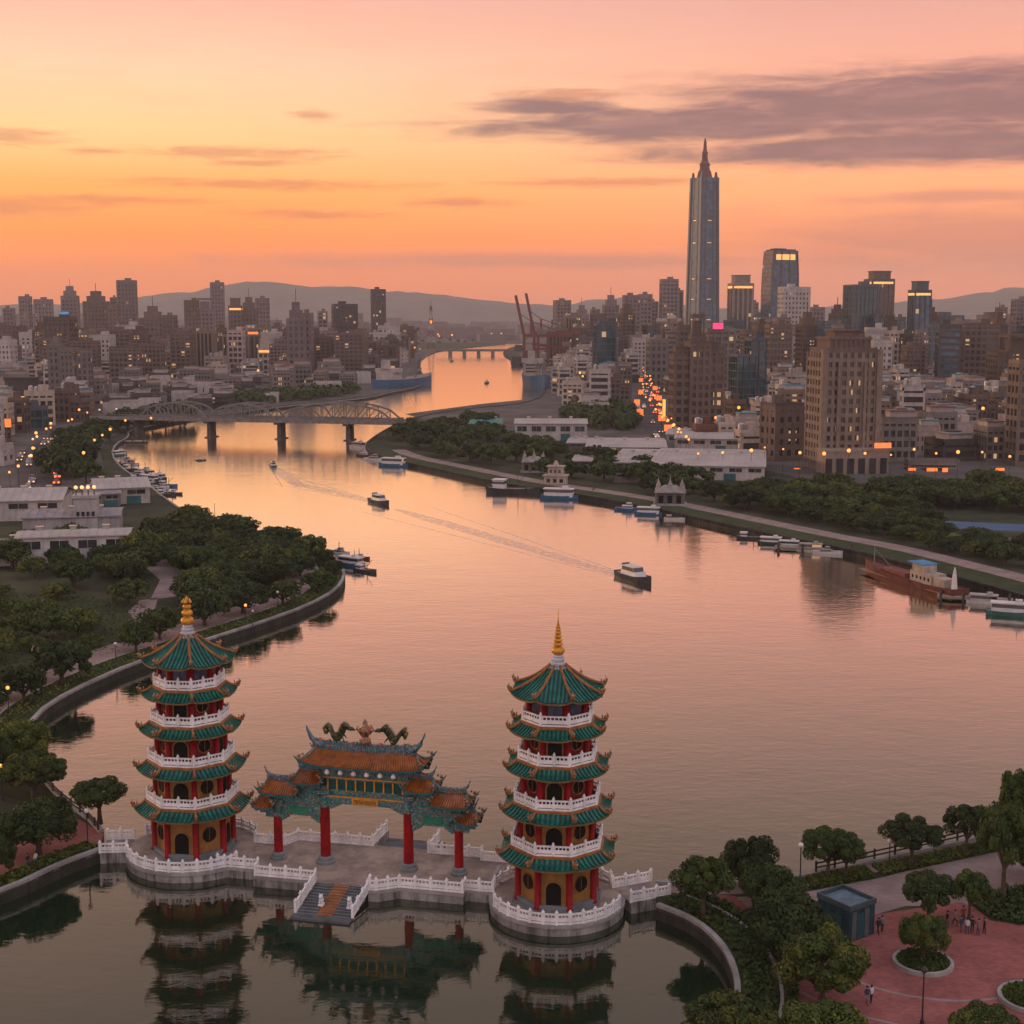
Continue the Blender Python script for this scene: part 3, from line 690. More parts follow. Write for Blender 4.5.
pagoda('five tiered green roofed pagoda with fat golden gourd finial, beside the left bank', PLC, R(-97), 1.03, 'gourd')
pagoda('five tiered green roofed pagoda with slim ringed golden spire, right of the gate', PRC, R(-97), 1.0, 'spire')

# --- ornamental gate
gt = thing('ornamental_gate', 'ornate four column gate with orange tiled roofs and dragons between the pagodas', 'gate', (*GO, FL), GA)
def gable_roof(x0, x1, dp, ze, zr, up=.45, rib=.22, hipw=.9):
    """hip-and-ridge tiled roof along x, concave slope, upturned corners"""
    mb_ = MB(); cx = (x0 + x1) / 2; hl = (x1 - x0) / 2; NS, NA = 14, 6
    def pt(sg, s, a):   # s -1..1 along, a 0 eave .. 1 ridge
        L = hl - hipw * a; z = ze + (zr - ze) * (a ** 1.45) + up * abs(s) ** 4 * (1 - a) ** 2
        return (cx + s * L, sg * dp * (1 - a), z)
    for sg in (-1, 1):
        vs = [pt(sg, -1 + 2 * j / NS, i / NA) for i in range(NA + 1) for j in range(NS + 1)]
        fs = [(i * (NS + 1) + j, i * (NS + 1) + j + 1, (i + 1) * (NS + 1) + j + 1, (i + 1) * (NS + 1) + j) for i in range(NA) for j in range(NS)]
        if sg > 0: fs = [f[::-1] for f in fs]
        mb_.add(vs, fs, 1)
        vs = []
        for j in range(NS + 1):
            p = pt(sg, -1 + 2 * j / NS, 0); vs += [p, (p[0], p[1], p[2] - .18), (p[0], sg * dp * .3, ze - .32)]
        fs = []
        for j in range(NS): fs += [(3 * j, 3 * j + 1, 3 * j + 4, 3 * j + 3), (3 * j + 1, 3 * j + 2, 3 * j + 5, 3 * j + 4)]
        mb_.add(vs, fs, 2)
        n = int(2 * hl / rib)
        for r_ in range(n):
            s = -1 + 2 * (r_ + .5) / n; pts = [pt(sg, s, a) for a in (0, .2, .4, .6, .8, 1)]
            for p, q2 in zip(pts, pts[1:]): mb_.beam((p[0], p[1], p[2] + .04), (q2[0], q2[1], q2[2] + .04), rib * .6, .1, 0)
    for e in (-1, 1):
        vs = [pt(-1, e, i / NA) for i in range(NA + 1)] + [pt(1, e, i / NA) for i in range(NA + 1)]
        mb_.add(vs, [(i, i + 1, NA + 2 + i, NA + 1 + i) for i in range(NA)], 1)
        for r_ in range(3):
            y = dp * (-.6 + .6 * r_); a1_ = 1 - abs(y) / dp - .02
            p, q2 = pt(-1, e, 0), pt(-1, e, a1_); mb_.beam((p[0], y, ze + .1), (q2[0], y, q2[2] + .04), .12, .08, 0)
    hips = []
    for e in (-1, 1):
        for sg in (-1, 1):
            hp = MB(); hips.append(hp)
            pts = [pt(sg, e, a) for a in (0, .2, .4, .6, .8, 1)]; pts = [(p[0], p[1], p[2] + .1) for p in pts]
            p0 = pts[0]; hp.tube([(p0[0] + e * .3, p0[1] * 1.12, p0[2] + .38)] + pts, [.03, .12, .11, .1, .1, .1, .1], 5, 0)
            hp.ball((p0[0] - e * .1, p0[1] * .95, p0[2] + .28), .17, 6, 4, 1); hp.ball((p0[0] - e * .35, p0[1] * .85, p0[2] + .42), .12, 6, 4, 1)
    return mb_, hips
def horn(mb_, x, z, e, L, mi=0):
    mb_.tube([(x - e * .5 * L, 0, z), (x, 0, z + .1 * L), (x + e * .38 * L, 0, z + .45 * L), (x + e * .62 * L, 0, z + .95 * L), (x + e * .72 * L, 0, z + 1.25 * L)], [.24 * L, .22 * L, .15 * L, .08 * L, .02 * L], 7, mi)
def gate_roof(x0, x1, dp, ze, zr, orn):
    s, h = gable_roof(x0, x1, dp, ze, zr, up=.4 if x1 - x0 > 6 else .25, hipw=.9 if x1 - x0 > 6 else .45)
    rf = part('roof', s, [ORTILE, ORTILED, TEALB], gt); [part('hip_ridge', q2, [ORNA, ORNR], rf) for q2 in h]
    r_ = MB(); L = x1 - x0; hw = .9 if L > 6 else .45; n = 10
    for i in range(n):
        a, b = x0 + hw + (L - 2 * hw) * i / n, x0 + hw + (L - 2 * hw) * (i + 1) / n
        f = lambda x: zr + .12 + .30 * abs((x - (x0 + x1) / 2) / (L / 2)) ** 3
        hh_ = .78 if L > 6 else .42; r_.beam((a, 0, f(a) + hh_ * .2), (b, 0, f(b) + hh_ * .2), .26, hh_, 0)
        for k_ in range(3):
            xx = a + (b - a) * (k_ + .5) / 3; rr_ = (.15 if L > 6 else .10) * (1 + .4 * sin(i * 5.1 + k_ * 2.3)); zz2 = f(xx) + hh_ * .7; r_.ball((xx, .05 * sin(i * 3 + k_), zz2), rr_, 6, 4, (i + k_) % 2); r_.ball((xx, -.16, f(xx) + hh_ * .1 * sin(i + k_)), rr_ * .7, 5, 3, (i + k_ + 1) % 2)
    part('ridge', r_, [ORNB, ORNR], rf)
    for e in orn:
        m2 = MB(); horn(m2, (x0 + hw + .2) if e < 0 else (x1 - hw - .2), zr + .35, e, 1.35 if L > 6 else .75); part('ridge_horn', m2, [ORNB], rf, smooth=True)
    return rf
mr = gate_roof(-5.4, 5.4, 1.75, 9.0, 10.0, (-1, 1))
for e in (-1, 1):
    gate_roof(*sorted((e * 3.55, e * 6.35)), 1.35, 7.25, 8.0, (e,))
    gate_roof(*sorted((e * 5.75, e * 9.25)), 1.3, 6.1, 6.95, (-1, 1))
    gate_roof(*sorted((e * 8.0, e * 9.95)), 1.15, 4.75, 5.5, (e,))
# ridge dragons and centre ornament
def dragon(e):
    d = MB(); pts = []
    for i in range(26):
        t2 = i / 25; x = e * (3.5 - 2.1 * t2); z = 11.35 + .38 * sin(t2 * 9.5) + (.75 * max(0, t2 - .75) * 3); y = .18 * sin(t2 * 12)
        pts.append((x, y, z))
    d.tube(pts, [.07 + .15 * sin(pi * min(1, (i / 25) * .9 + .1)) for i in range(26)], 8, 0)
    for i in range(2, 25): p = pts[i]; [d.tube([(p[0], p[1] + s * .1, p[2] + .1), (p[0] + e * .1, p[1] + s * .28, p[2] + .34), (p[0] + e * .28, p[1] + s * .34, p[2] + .52)], [.10, .09, .01], 4, (i + s) % 3 == 0) for s in (-1, 0, 1)]
    h = pts[-1]; d.ball((h[0] - e * .15, h[1], h[2] + .08), .24, 8, 5, 0, (1.3, .8, .8)); d.ball((h[0] - e * .42, h[1], h[2] + .0), .15, 7, 4, 0, (1.3, .8, .6))
    for s in (-1, 1):
        d.tube([(h[0], s * .1, h[2] + .2), (h[0] + e * .25, s * .16, h[2] + .5), (h[0] + e * .45, s * .2, h[2] + .52)], [.05, .04, .01], 5, 1)
        for k_ in (8, 17): p = pts[k_]; d.tube([p, (p[0] - e * .15, s * .3, p[2] - .2), (p[0] - e * .3, s * .34, p[2] - .42)], [.09, .07, .03], 5, 0)
    d.tube([(pts[0][0], 0, pts[0][2]), (pts[0][0] + e * .2, 0, pts[0][2] + .5), (pts[0][0] - e * .1, 0, pts[0][2] + .9)], [.1, .14, .02], 6, 1)
    part('ridge_dragon', d, [M('dragon_green', (.03, .065, .035), .5, .4, 4), M('dragon_gold', (.20, .12, .03), .5, .3, 4)], mr, smooth=True)
dragon(-1); dragon(1)
c_ = MB(); c_.lathe([(.5, 10.7), (.5, 11.1), (.3, 11.2), (.36, 11.5), (.55, 11.7), (.5, 12.1), (.2, 12.35), (.26, 12.55), (.03, 12.85)], 9)
for k_ in range(6): a = k_ * pi / 3; c_.tube([(.4 * cos(a), .4 * sin(a), 11.6), (.75 * cos(a), .75 * sin(a), 11.95), (.6 * cos(a), .6 * sin(a), 12.3)], [.12, .09, .02], 5)
part('ridge_pearl', c_, [ORNR], mr, smooth=True)
# columns
for u, zt, r_ in ((-8.0, 3.85, .38), (-3.7, 5.0, .43), (3.7, 5.0, .43), (8.1, 3.85, .38)):
    m_ = MB(); m_.lathe([(r_ * 1.02, .45), (r_ * .95, zt)], 18, u, 0); cl = part('column', m_, [RED], gt, smooth=False)
    m_ = MB(); m_.lathe([(r_ * 1.85, 0), (r_ * 1.85, .18), (r_ * 1.55, .26), (r_ * 1.55, .5), (r_ * 1.2, .62)], 16, u, 0); part('column_base', m_, [GREYST], cl)
    m_ = MB(); m_.lathe([(r_ * 1.06, zt), (r_ * 1.06, zt + 1.9)], 16, u, 0); m_.box(u, 0, zt + 1.2, r_ * 3.2, r_ * 2.6, .35); part('column_capital', m_, [ORNA], cl)
# beams, plaques, brackets
def bx(name, lst, mats):
    m_ = MB()
    for (x, y, z, sx, sy, h, mi) in lst: m_.box(x, y, z, sx, sy, h, 0, mi)
    return part(name, m_, mats, gt)
L1 = [(0, 0, 5.35, 7.0, .55, 1.25, 0), (0, 0, 5.95, 7.15, .66, .12, 1), (0, 0, 7.5, 7.6, .6, 1.0, 0), (0, 0, 7.62, 7.7, .68, .10, 1), (0, 0, 6.6, 7.3, .35, .9, 2)]
for i in range(9): L1.append((-3.3 + i * .825, 0, 6.58, .12, .62, .94, 1))
for e in (-1, 1):
    for k_ in range(4): L1.append((e * (3.15 - .28 * k_), 0, 4.85 + .13 * k_, .3, .42, .55, 0))
bx('main_lintel', L1, [ORNA, GOLD, GREEND])
bx('plaque', [(0, -.34, 5.42, 2.3, .12, .52, 0), (0, -.37, 5.50, 2.0, .12, .36, 1)], [GOLD, M('plaque_dark_gold', (.30, .14, .03), .5, .5, 6)])
bx('bracket_set', [(x, y, z, .34, .5, .22, i % 3 == 0) for i, (x, y, z) in enumerate([(-4.6 + k_ * .46, s * (.35 + .35 * r_), 8.42 + .24 * r_) for k_ in range(21) for r_ in range(3) for s in (-1, 1)])], [ORNA, ORNB])
m_ = MB()
for i in range(6): m_.lathe([(.19, 8.36), (.23, 8.5), (.04, 8.86)], 10, -2.9 + i * 1.16, -1.5)
part('lantern_row', m_, [M('white_lantern', (.7, .6, .56), .5)], gt, smooth=True)
for e in (-1, 1):
    L1 = [(e * 5.9, 0, 4.05, 4.4, .5, 1.0, 0), (e * 5.9, 0, 5.2, 4.6, .55, .7, 0), (e * 5.6, 0, 5.8, 2.8, .5, 1.1, 0), (e * 5.0, 0, 6.7, 1.8, .6, .55, 1), (e * 8.3, 0, 4.1, 2.2, .5, .6, 1), (e * 5.9, -.28, 4.25, 1.7, .1, .6, 2), (e * 8.5, 0, 3.7, 1.0, .45, .6, 0), (e * 9.1, 0, 4.05, .9, .4, .5, 0)]
    for k_ in range(3): L1 += [(e * (7.55 - .25 * k_), 0, 3.5 + .15 * k_, .26, .4, .6, 0), (e * (4.25 + .25 * k_), 0, 3.5 + .15 * k_, .26, .4, .6, 0)]
    for k_ in range(11): L1 += [(e * (5.9 + k_ * .32), s * .75, 5.72 + .08 * (k_ % 2), .22, .5, .28, k_ % 2) for s in (-1, 1)]
    for k_ in range(7): L1 += [(e * (3.9 + k_ * .34), s * .8, 6.85 + .08 * (k_ % 2), .22, .5, .3, k_ % 2) for s in (-1, 1)]
    for k_ in range(5): L1 += [(e * (8.2 + k_ * .34), s * .7, 4.42 + .08 * (k_ % 2), .22, .5, .26, k_ % 2) for s in (-1, 1)]
    bx('side_lintel', L1, [ORNA, ORNB, M('green_plaque', (.02, .16, .09), .5)])
# dark teal back screen at the right column
# guardian lions on the water steps
for sx, lb in ((-1.35, 'small white guardian lion on the left of the water steps'), (1.05, 'small white guardian lion on the right of the water steps')):
    m_ = MB(); m_.box(0, 0, 0, .42, .5, .22); m_.ball((0, .05, .48), .22, 8, 5, 0, (.85, 1, 1.15)); m_.ball((0, -.1, .82), .19, 8, 5); m_.ball((0, -.27, .78), .1, 6, 4)
    for s in (-1, 1): m_.tube([(s * .1, -.08, .55), (s * .11, -.2, .22)], [.07, .06], 6); m_.ball((s * .11, -.02, .98), .05, 5, 3)
    p = UV(sx, 7.5); solid('guardian_lion', m_, [WHITE], lb, 'statue', None, (*p, .82), GA, True)
# ------------------------------------------------------------------ trees
def tree_proto(name, Rr, Hc, trunk, nl, leaf, lobes, seed, cols, lobe_r=.36, limb=True):
    rs = np.random.RandomState(seed); ctr = []
    for i in range(lobes):
        zf = -.45 + 1.42 * (i + .5) / lobes; zf = min(zf, .97); ph = i * 2.39996 + rs.uniform(-.4, .4); rr_ = math.sqrt(max(0, 1 - zf * zf)) if zf > 0 else 1 - .25 * abs(zf)
        k_ = rs.uniform(.55, .92)
        ctr.append((Rr * rr_ * cos(ph) * k_, Rr * rr_ * sin(ph) * k_, trunk + Hc * (.38 + .55 * zf * k_)))
    ctr = np.array(ctr); rad = Rr * lobe_r * .86 * rs.uniform(.6, 1.3, lobes)
    li = rs.randint(0, lobes, nl); d = rs.normal(size=(nl, 3)); d[:, 2] = d[:, 2] * .9 + .25
    d /= np.linalg.norm(d, axis=1)[:, None]
    pos = ctr[li] + d * (rad[li] * rs.uniform(.55, 1.06, nl) ** .6)[:, None] * np.array([1, 1, .82])
    nrm = d + rs.normal(size=(nl, 3)) * .38; nrm /= np.linalg.norm(nrm, axis=1)[:, None]
    up = rs.normal(size=(nl, 3)); a = np.cross(nrm, up); a /= np.linalg.norm(a, axis=1)[:, None]; b = np.cross(nrm, a)
    s = leaf * rs.uniform(.6, 1.35, nl)[:, None]
    q4 = np.stack([pos - a * s * .5, pos - b * s * .34 + a * s * .05, pos + a * s * .5, pos + b * s * .34], 1).reshape(-1, 3)
    me = bpy.data.meshes.new(name + '_crown'); me.from_pydata(q4.tolist(), [], [(4 * i, 4 * i + 1, 4 * i + 2, 4 * i + 3) for i in range(nl)])
    for c in cols: me.materials.append(c)
    lm = rs.randint(0, len(cols), lobes); mi = np.where(rs.rand(nl) < .75, lm[li], rs.randint(0, len(cols), nl)); me.polygons.foreach_set('material_index', mi.astype(np.int32).tolist())
    m_ = MB(); r0 = Rr * .075
    m_.tube([(0, 0, -.3), (.03, .02, trunk * .5), (0, 0, trunk + Hc * .25)], [r0 * 1.5, r0, r0 * .7], 7)
    if limb:
        for i in range(min(7, lobes)):
            c = ctr[i * lobes // 7 % lobes]; m_.tube([(0, 0, trunk * .75), (c[0] * .45, c[1] * .45, trunk + (c[2] - trunk) * .45), tuple(c)], [r0 * .7, r0 * .4, r0 * .12], 5)
    return me, m_.mesh(name + '_trunk', [BARK])
LF = [leafmat('leaf_dark', (.018, .038, .010), (.036, .064, .016)), leafmat('leaf_mid', (.034, .062, .012), (.060, .090, .019)), leafmat('leaf_olive', (.085, .108, .017), (.13, .142, .025))]
PR = {}
for i in range(4): PR['near', i] = tree_proto('near_tree', 3.4, 4.2, 1.5, 17000, .27, 36, 10 + i, [LF[0], LF[0], LF[1]] if i < 2 else [LF[1], LF[0], LF[1]], .33)
for i in (4, 5): PR['near', i] = tree_proto('airy_tree', 3.2, 4.0, 2.7, 10500, .27, 20, 16 + i, [LF[0], LF[1], LF[1]], .34)
for i in range(3): PR['olive', i] = tree_proto('olive_tree', 3.4, 4.2, 1.4, 17000, .27, 46, 30 + i, [LF[1], LF[2], LF[1]], .28)
for i in range(5): PR['park', i] = tree_proto('park_tree', 3.6, 4.2, 1.4, 2600, .55, 26, 50 + i, [LF[0], LF[1], LF[0]])
for i in range(3): PR['parko', i] = tree_proto('park_tree_olive', 3.6, 4.0, 1.2, 2600, .55, 26, 70 + i, [LF[1], LF[2], LF[1]])
for i in range(5): PR['far', i] = tree_proto('far_tree', 4.0, 4.6, 1.3, 800, 1.0, 18, 90 + i, [LF[0], LF[1], LF[0]], limb=False)
TN = [0]
def tree(kind, i, x, y, z, r, h, rz, desc, place, grp, name='broadleaf_tree'):
    """r crown radius, h total height in metres"""
    me, tr = PR[kind, i]; R0 = {'near': 3.4, 'olive': 3.4}.get(kind, 3.6 if kind != 'far' else 4.0) * .98; H0 = max(v_.co.z for v_ in list(me.vertices)[::7])
    t_ = thing(name, '', 'tree', (x, y, z), rz, grp); t_.scale = (r / R0, r / R0, h / H0)
    link('trunk', tr, t_); link('crown', me, t_); later(t_, desc, place); TN[0] += 1; return t_
random.seed(11)
def tree_px(kind, i, px, py, wpx, hpx, desc, place, grp='trees on the near banks'):
    """base pixel, crown width and total height in pixels -> a real tree standing there"""
    X, Y = G(px, py, ZL); zc = Y * cos(PIT) + (CH - ZL) * sin(PIT); r = wpx / F * zc / 2
    dep = math.atan2(CH - ZL - 3, math.hypot(X, Y)); h = (hpx - wpx * .30 * sin(dep)) / F * zc / cos(dep)
    return tree(kind, i, X, Y, ZL, r, max(h, r * 1.15), random.uniform(0, 6.28), desc, place, grp)
D_, O_ = 'dark green domed tree', 'lumpy olive green tree'
B_ = 'small round dark tree'
for k_, i, px, py, w_, h_, ds, pl in [
    ('near', 5, 703, 918, 62, 66, D_, 'beside the footbridge of the right pagoda'),
    ('near', 1, 749, 894, 54, 62, D_, 'on the river edge right of the footbridge'),
    ('near', 2, 772, 912, 60, 52, D_, 'left of the blue kiosk'),
    ('near', 3, 786, 962, 84, 80, D_, 'in front of the blue kiosk'),
    ('olive', 0, 822, 1003, 88, 80, O_, 'just in front of the blue kiosk'),
    ('olive', 1, 728, 1060, 90, 72, O_, 'at the end of the curved pond wall'),
    ('olive', 2, 822, 1068, 104, 70, O_, 'at the bottom edge of the brick plaza'),
    ('near', 4, 828, 879, 52, 54, B_, 'in the grass strip behind the blue kiosk'),
    ('near', 5, 846, 877, 46, 46, B_, 'in the grass strip behind the blue kiosk'),
    ('near', 5, 911, 866, 58, 54, B_, 'in the grass strip along the dark river fence'),
    ('near', 4, 966, 855, 48, 53, B_, 'in the grass strip along the dark river fence'),
    ('near', 4, 1003, 898, 62, 96, D_, 'tall at the right edge of the plaza'),
    ('near', 0, 1020, 850, 44, 86, D_, 'tall on the river edge at far right'),
    ('near', 3, 1030, 880, 50, 60, D_, 'tall at the right edge of the plaza'),
    ('near', 4, 928, 925, 56, 56, B_, 'on the brick paving right of the kiosk'),
    ('near', 5, 969, 921, 45, 54, B_, 'on the brick paving beside standing people'),
    ('olive', 1, 923, 962, 46, 52, 'small olive tree', 'in the round grass planter'),
    ('olive', 2, 985, 1050, 74, 36, 'small olive tree', 'at the bottom right of the brick plaza'),
    ('near', 2, 39, 856, 74, 64, D_, 'by the pond wall on the left bank'),
    ('near', 5, 100, 822, 58, 48, D_, 'by the footbridge of the left pagoda'),
    ('olive', 0, 34, 796, 66, 50, O_, 'at the left bend of the river shore'),
    ('olive', 1, 12, 774, 72, 60, O_, 'at the left bend of the river shore'),
    ('near', 3, -4, 880, 40, 50, D_, 'by the pond wall on the left bank'),
    ('near', 0, -14, 790, 50, 60, D_, 'at the left bend of the river shore'),
    ]: tree_px(k_, i, px, py, w_, h_, ds, pl)
PT = 'park tree with a rounded dark crown'
for i, (px, py, w_, h_) in enumerate([(24, 702, 44, 40), (62, 684, 60, 46), (136, 652, 36, 34), (160, 640, 40, 36), (205, 626, 54, 42), (243, 614, 52, 36), (283, 605, 36, 26), (318, 592, 34, 24), (8, 700, 36, 36), (-12, 716, 40, 40), (335, 575, 20, 16), (324, 566, 22, 18)]):
    tree_px('park', i % 5, px, py, w_, h_, 'rounded dark tree', 'in the row along the left promenade', 'trees along the left promenade')

TAKEN = []
def scatter(poly, n, kind, ni, rr, hk, desc, place, grp, sep=1.5, tries=4000, avoid=(), z=ZL, ok=None):
    pw = GL(poly, ZL); xs = [p[0] for p in pw]; ys = [p[1] for p in pw]; c = 0
    for _ in range(tries):
        if c >= n: break
        x, y = random.uniform(min(xs), max(xs)), random.uniform(min(ys), max(ys))
        if not inpoly((x, y), pw): continue
        r = random.uniform(*rr)
        if any((x - a) ** 2 + (y - b) ** 2 < (sep * .5 * (r + c_)) ** 2 for a, b, c_ in TAKEN): continue
        if any(inpoly((x, y), a) for a in avoid): continue
        TAKEN.append((x, y, r)); kk = kind if random.random() > .22 or kind == 'far' else 'parko'
        ii = random.randrange(3 if kk == 'parko' else ni); big = r > (rr[0] + rr[1]) / 2
        ds = ('tall ' if big else 'low ') + ('olive' if kk == 'parko' else 'dark') + ' leafy tree' if desc is None else desc
        tree(kk, ii, x, y, z, r, r * random.uniform(*hk), random.uniform(0, 6.28), ds, place, grp); c += 1
for o in list(COL.objects):
    if o.name.startswith('broadleaf_tree'): TAKEN.append((o.location.x, o.location.y, 2.5))
gp = 'trees in the left riverside park'
scatter([(128, 552), (160, 530), (200, 524), (250, 540), (300, 552), (320, 562), (296, 580), (240, 600), (196, 608), (186, 585), (165, 562)], 54, 'park', 5, (2.5, 4.3), (1.1, 1.4), None, 'in the dense left park grove', gp, 1.25)
scatter([(100, 545), (150, 560), (140, 592), (60, 588), (0, 570), (0, 560)], 18, 'park', 5, (2.6, 4.2), (1.3, 1.6), None, 'beside the white hall in the left park', gp, 1.4)
scatter([(-20, 590), (130, 600), (180, 624), (170, 636), (120, 652), (60, 650), (-20, 668)], 17, 'parko', 3, (1.6, 3.4), (1.05, 1.4), None, 'on the left park meadow', gp, 1.6)
scatter([(186, 600), (270, 574), (285, 580), (240, 596), (190, 610)], 8, 'park', 5, (2.2, 3.4), (1.3, 1.6), None, 'behind the left promenade', gp, 1.3)
gp = 'trees in the right riverside park'
scatter([(700, 502), (760, 493), (880, 489), (1030, 492), (1040, 516), (930, 510), (900, 516), (830, 522), (760, 512)], 54, 'park', 5, (3.2, 5.2), (1.0, 1.25), None, 'in the dark right bank wood', gp, 1.15)
scatter([(700, 500), (760, 510), (830, 520), (925, 517), (940, 535), (1030, 552), (1040, 576), (960, 556), (860, 533), (760, 513)], 36, 'park', 5, (2.4, 3.6), (1.05, 1.3), None, 'along the right bank promenade', gp, 1.2)
gp = 'trees on the river bend peninsula'
scatter([(388, 434), (420, 426), (470, 420), (500, 422), (500, 440), (560, 446), (575, 462), (690, 470), (700, 500), (640, 495), (590, 484), (520, 470), (460, 462), (420, 452), (392, 442)], 52, 'far', 5, (3.6, 5.6), (1.0, 1.3), 'leafy bank tree', 'on the river bend peninsula', gp, 1.35)
gp = 'trees beside the left riverside street'
scatter([(50, 475), (62, 452), (90, 438), (120, 428), (190, 418), (190, 424), (120, 434), (98, 446), (95, 470), (90, 485), (62, 490)], 36, 'far', 5, (4.0, 6.0), (1.3, 1.6), 'leafy street tree', 'beside the left riverside street', gp, 1.2)
# far greenery that reads as masses
def mass(name, polys, n, leaf, hgt):
    rs = np.random.RandomState(5); vs, fs = [], []
    for poly in polys:
        pw = GL(poly); xs = [p[0] for p in pw]; ys = [p[1] for p in pw]; c = 0
        for _ in range(n * 8):
            if c >= n: break
            x, y = rs.uniform(min(xs), max(xs)), rs.uniform(min(ys), max(ys))
            if not inpoly((x, y), pw): continue
            c += 1; h_ = hgt * rs.uniform(.5, 1.1); r_ = h_ * .6
            for k_ in range(26):
                d = rs.normal(size=3); d /= np.linalg.norm(d); d[2] = abs(d[2]) * 1.1
                p = np.array([x, y, ZL + h_ * .3]) + d * r_; a = np.cross(d + rs.normal(size=3) * .4, rs.normal(size=3)); a /= np.linalg.norm(a) + 1e-9; b = np.cross(d, a)
                o = len(vs); s = leaf
                vs += [tuple(p - a * s), tuple(p - b * s * .7), tuple(p + a * s), tuple(p + b * s * .7)]; fs.append((o, o + 1, o + 2, o + 3))
    me = bpy.data.meshes.new(name); me.from_pydata(vs, [], fs); me.materials.append(LF[0]); o = link(name, me); o['kind'] = 'stuff'
mass('distant_vegetation', [[(230, 402), (290, 396), (355, 390), (360, 394), (310, 400), (240, 406)], [(430, 346), (520, 341), (760, 340), (760, 334), (430, 334), (100, 340), (100, 346), (380, 346)], [(560, 418), (600, 410), (632, 414), (636, 430), (600, 432)]], 150, 1.4, 6.5)
# low undergrowth in the near beds
def ground_cover(name, polys, n, s, hh, m):
    rs = np.random.RandomState(8); vs, fs = [], []
    for poly in polys:
        xs = [p[0] for p in poly]; ys = [p[1] for p in poly]; c = 0
        for _ in range(n * 20):
            if c >= n: break
            x, y = rs.uniform(min(xs), max(xs)), rs.uniform(min(ys), max(ys))
            if not inpoly((x, y), poly): continue
            c += 1; z = ZL + rs.uniform(0, hh); d = rs.normal(size=3); d[2] = abs(d[2]) + .5; d /= np.linalg.norm(d)
            a = np.cross(d, rs.normal(size=3)); a /= np.linalg.norm(a); b = np.cross(d, a); p = np.array([x, y, z]); o = len(vs); k_ = s * rs.uniform(.6, 1.3)
            vs += [tuple(p - a * k_), tuple(p - b * k_ * .6), tuple(p + a * k_), tuple(p + b * k_ * .6)]; fs.append((o, o + 1, o + 2, o + 3))
    me = bpy.data.meshes.new(name); me.from_pydata(vs, [], fs)
    for q_ in m: me.materials.append(q_)
    me.polygons.foreach_set('material_index', rs.randint(0, len(m), len(fs)).tolist()); o = link(name, me); o['kind'] = 'stuff'
bed = lambda pts, d0, d1: offset(pts, d0) + offset(pts, d1)[::-1]
s2 = [p for p in SH_F2 if G(880, 858)[0] <= p[0]]; s3 = [p for p in SH_F2 if G(800, 876)[0] <= p[0] <= G(872, 860)[0]]
gsheet('grass_bed_ground', [(806, 879), (864, 868), (874, 877), (812, 890)], ZL + .018, GRASS)
gsheet('grass_bed_ground', [(872, 867), (975, 845), (1010, 838), (1014, 848), (884, 876)], ZL + .018, GRASS)
gsheet('grass_bed_ground', [(972, 905), (1000, 892), (1060, 880), (1100, 920), (1020, 925), (990, 920)], ZL + .03, SOIL)
ground_cover('grass', [GL([(806, 879), (864, 868), (874, 877), (812, 890)]), GL([(872, 867), (975, 845), (1010, 838), (1014, 848), (884, 876)])], 5000, .16, .35, [LF[1], LF[2]])
ground_cover('undergrowth', [GL([(972, 905), (1000, 892), (1060, 880), (1100, 920), (1020, 925), (990, 920)]), bed(SH_F1, .7, 3.0), bed(SH_F1, 3.5, 4.3)], 2600, .2, .5, [LF[0], LF[1]])
ground_cover('grass', [GL([(-20, 590), (130, 600), (180, 624), (170, 636), (120, 652), (60, 668), (-20, 700)])], 3500, .22, .16, [LF[1]])
ground_cover('undergrowth', [bed(seg, 1.1, 4.4), bed(SH_L1, .9, 2.5)], 4500, .26, .3, [LF[1], LF[1], LF[2]])
# ------------------------------------------------------------------ city buildings
def W_(n, c, **k): return M('wall_' + n, c, .85, .16, .25, dirt=.30, tint=.28, **k)
WB = dict(tan=W_('tan', (0.197, 0.150, 0.122)), beige=W_('beige', (0.304, 0.241, 0.203)), brown=W_('brown', (0.130, 0.095, 0.082)), dbrown=W_('dark_brown', (0.095, 0.068, 0.056)), grey=W_('grey', (0.179, 0.161, 0.155)), dgrey=W_('dark_grey', (0.072, 0.066, 0.066)),
          lgrey=W_('light_grey', (0.393, 0.367, 0.358)), white=W_('white', (0.44, 0.425, 0.43)), pink=W_('pinkish', (0.412, 0.334, 0.322)), rust=W_('rust', (0.135, 0.060, 0.043)), blue=W_('blue_grey', (0.083, 0.099, 0.122)), cream=W_('cream', (0.405, 0.342, 0.292)), mauve=W_('mauve', (0.192, 0.151, 0.156)))
GL0 = glass('dark_glazing', (.03, .033, .04), .03, es=.5)
GLB = glass('blue_glazing', (.022, .075, .125), .010, es=.5, rough=.08)
GLT = glass('teal_glazing', (.012, .06, .075), .02, es=.5, rough=.08)
GLH = glass('home_glazing', (.035, .032, .035), .055, es=.55, cell=(3, 3, 3.2))
RFG = M('roof_grey', (.20, .18, .17), .9, .3, .2); RFP = M('roof_pale', (.40, .35, .33), .7, .15, .15, dirt=.2); RFB = M('roof_blue', (.03, .20, .32), .5, .2); RFT = M('roof_teal', (.05, .20, .17), .6, .2); RFR = M('roof_rust', (.20, .09, .06), .8, .3)
TANK = M('steel_tank', (.45, .43, .42), .3, .1, metal=.6)

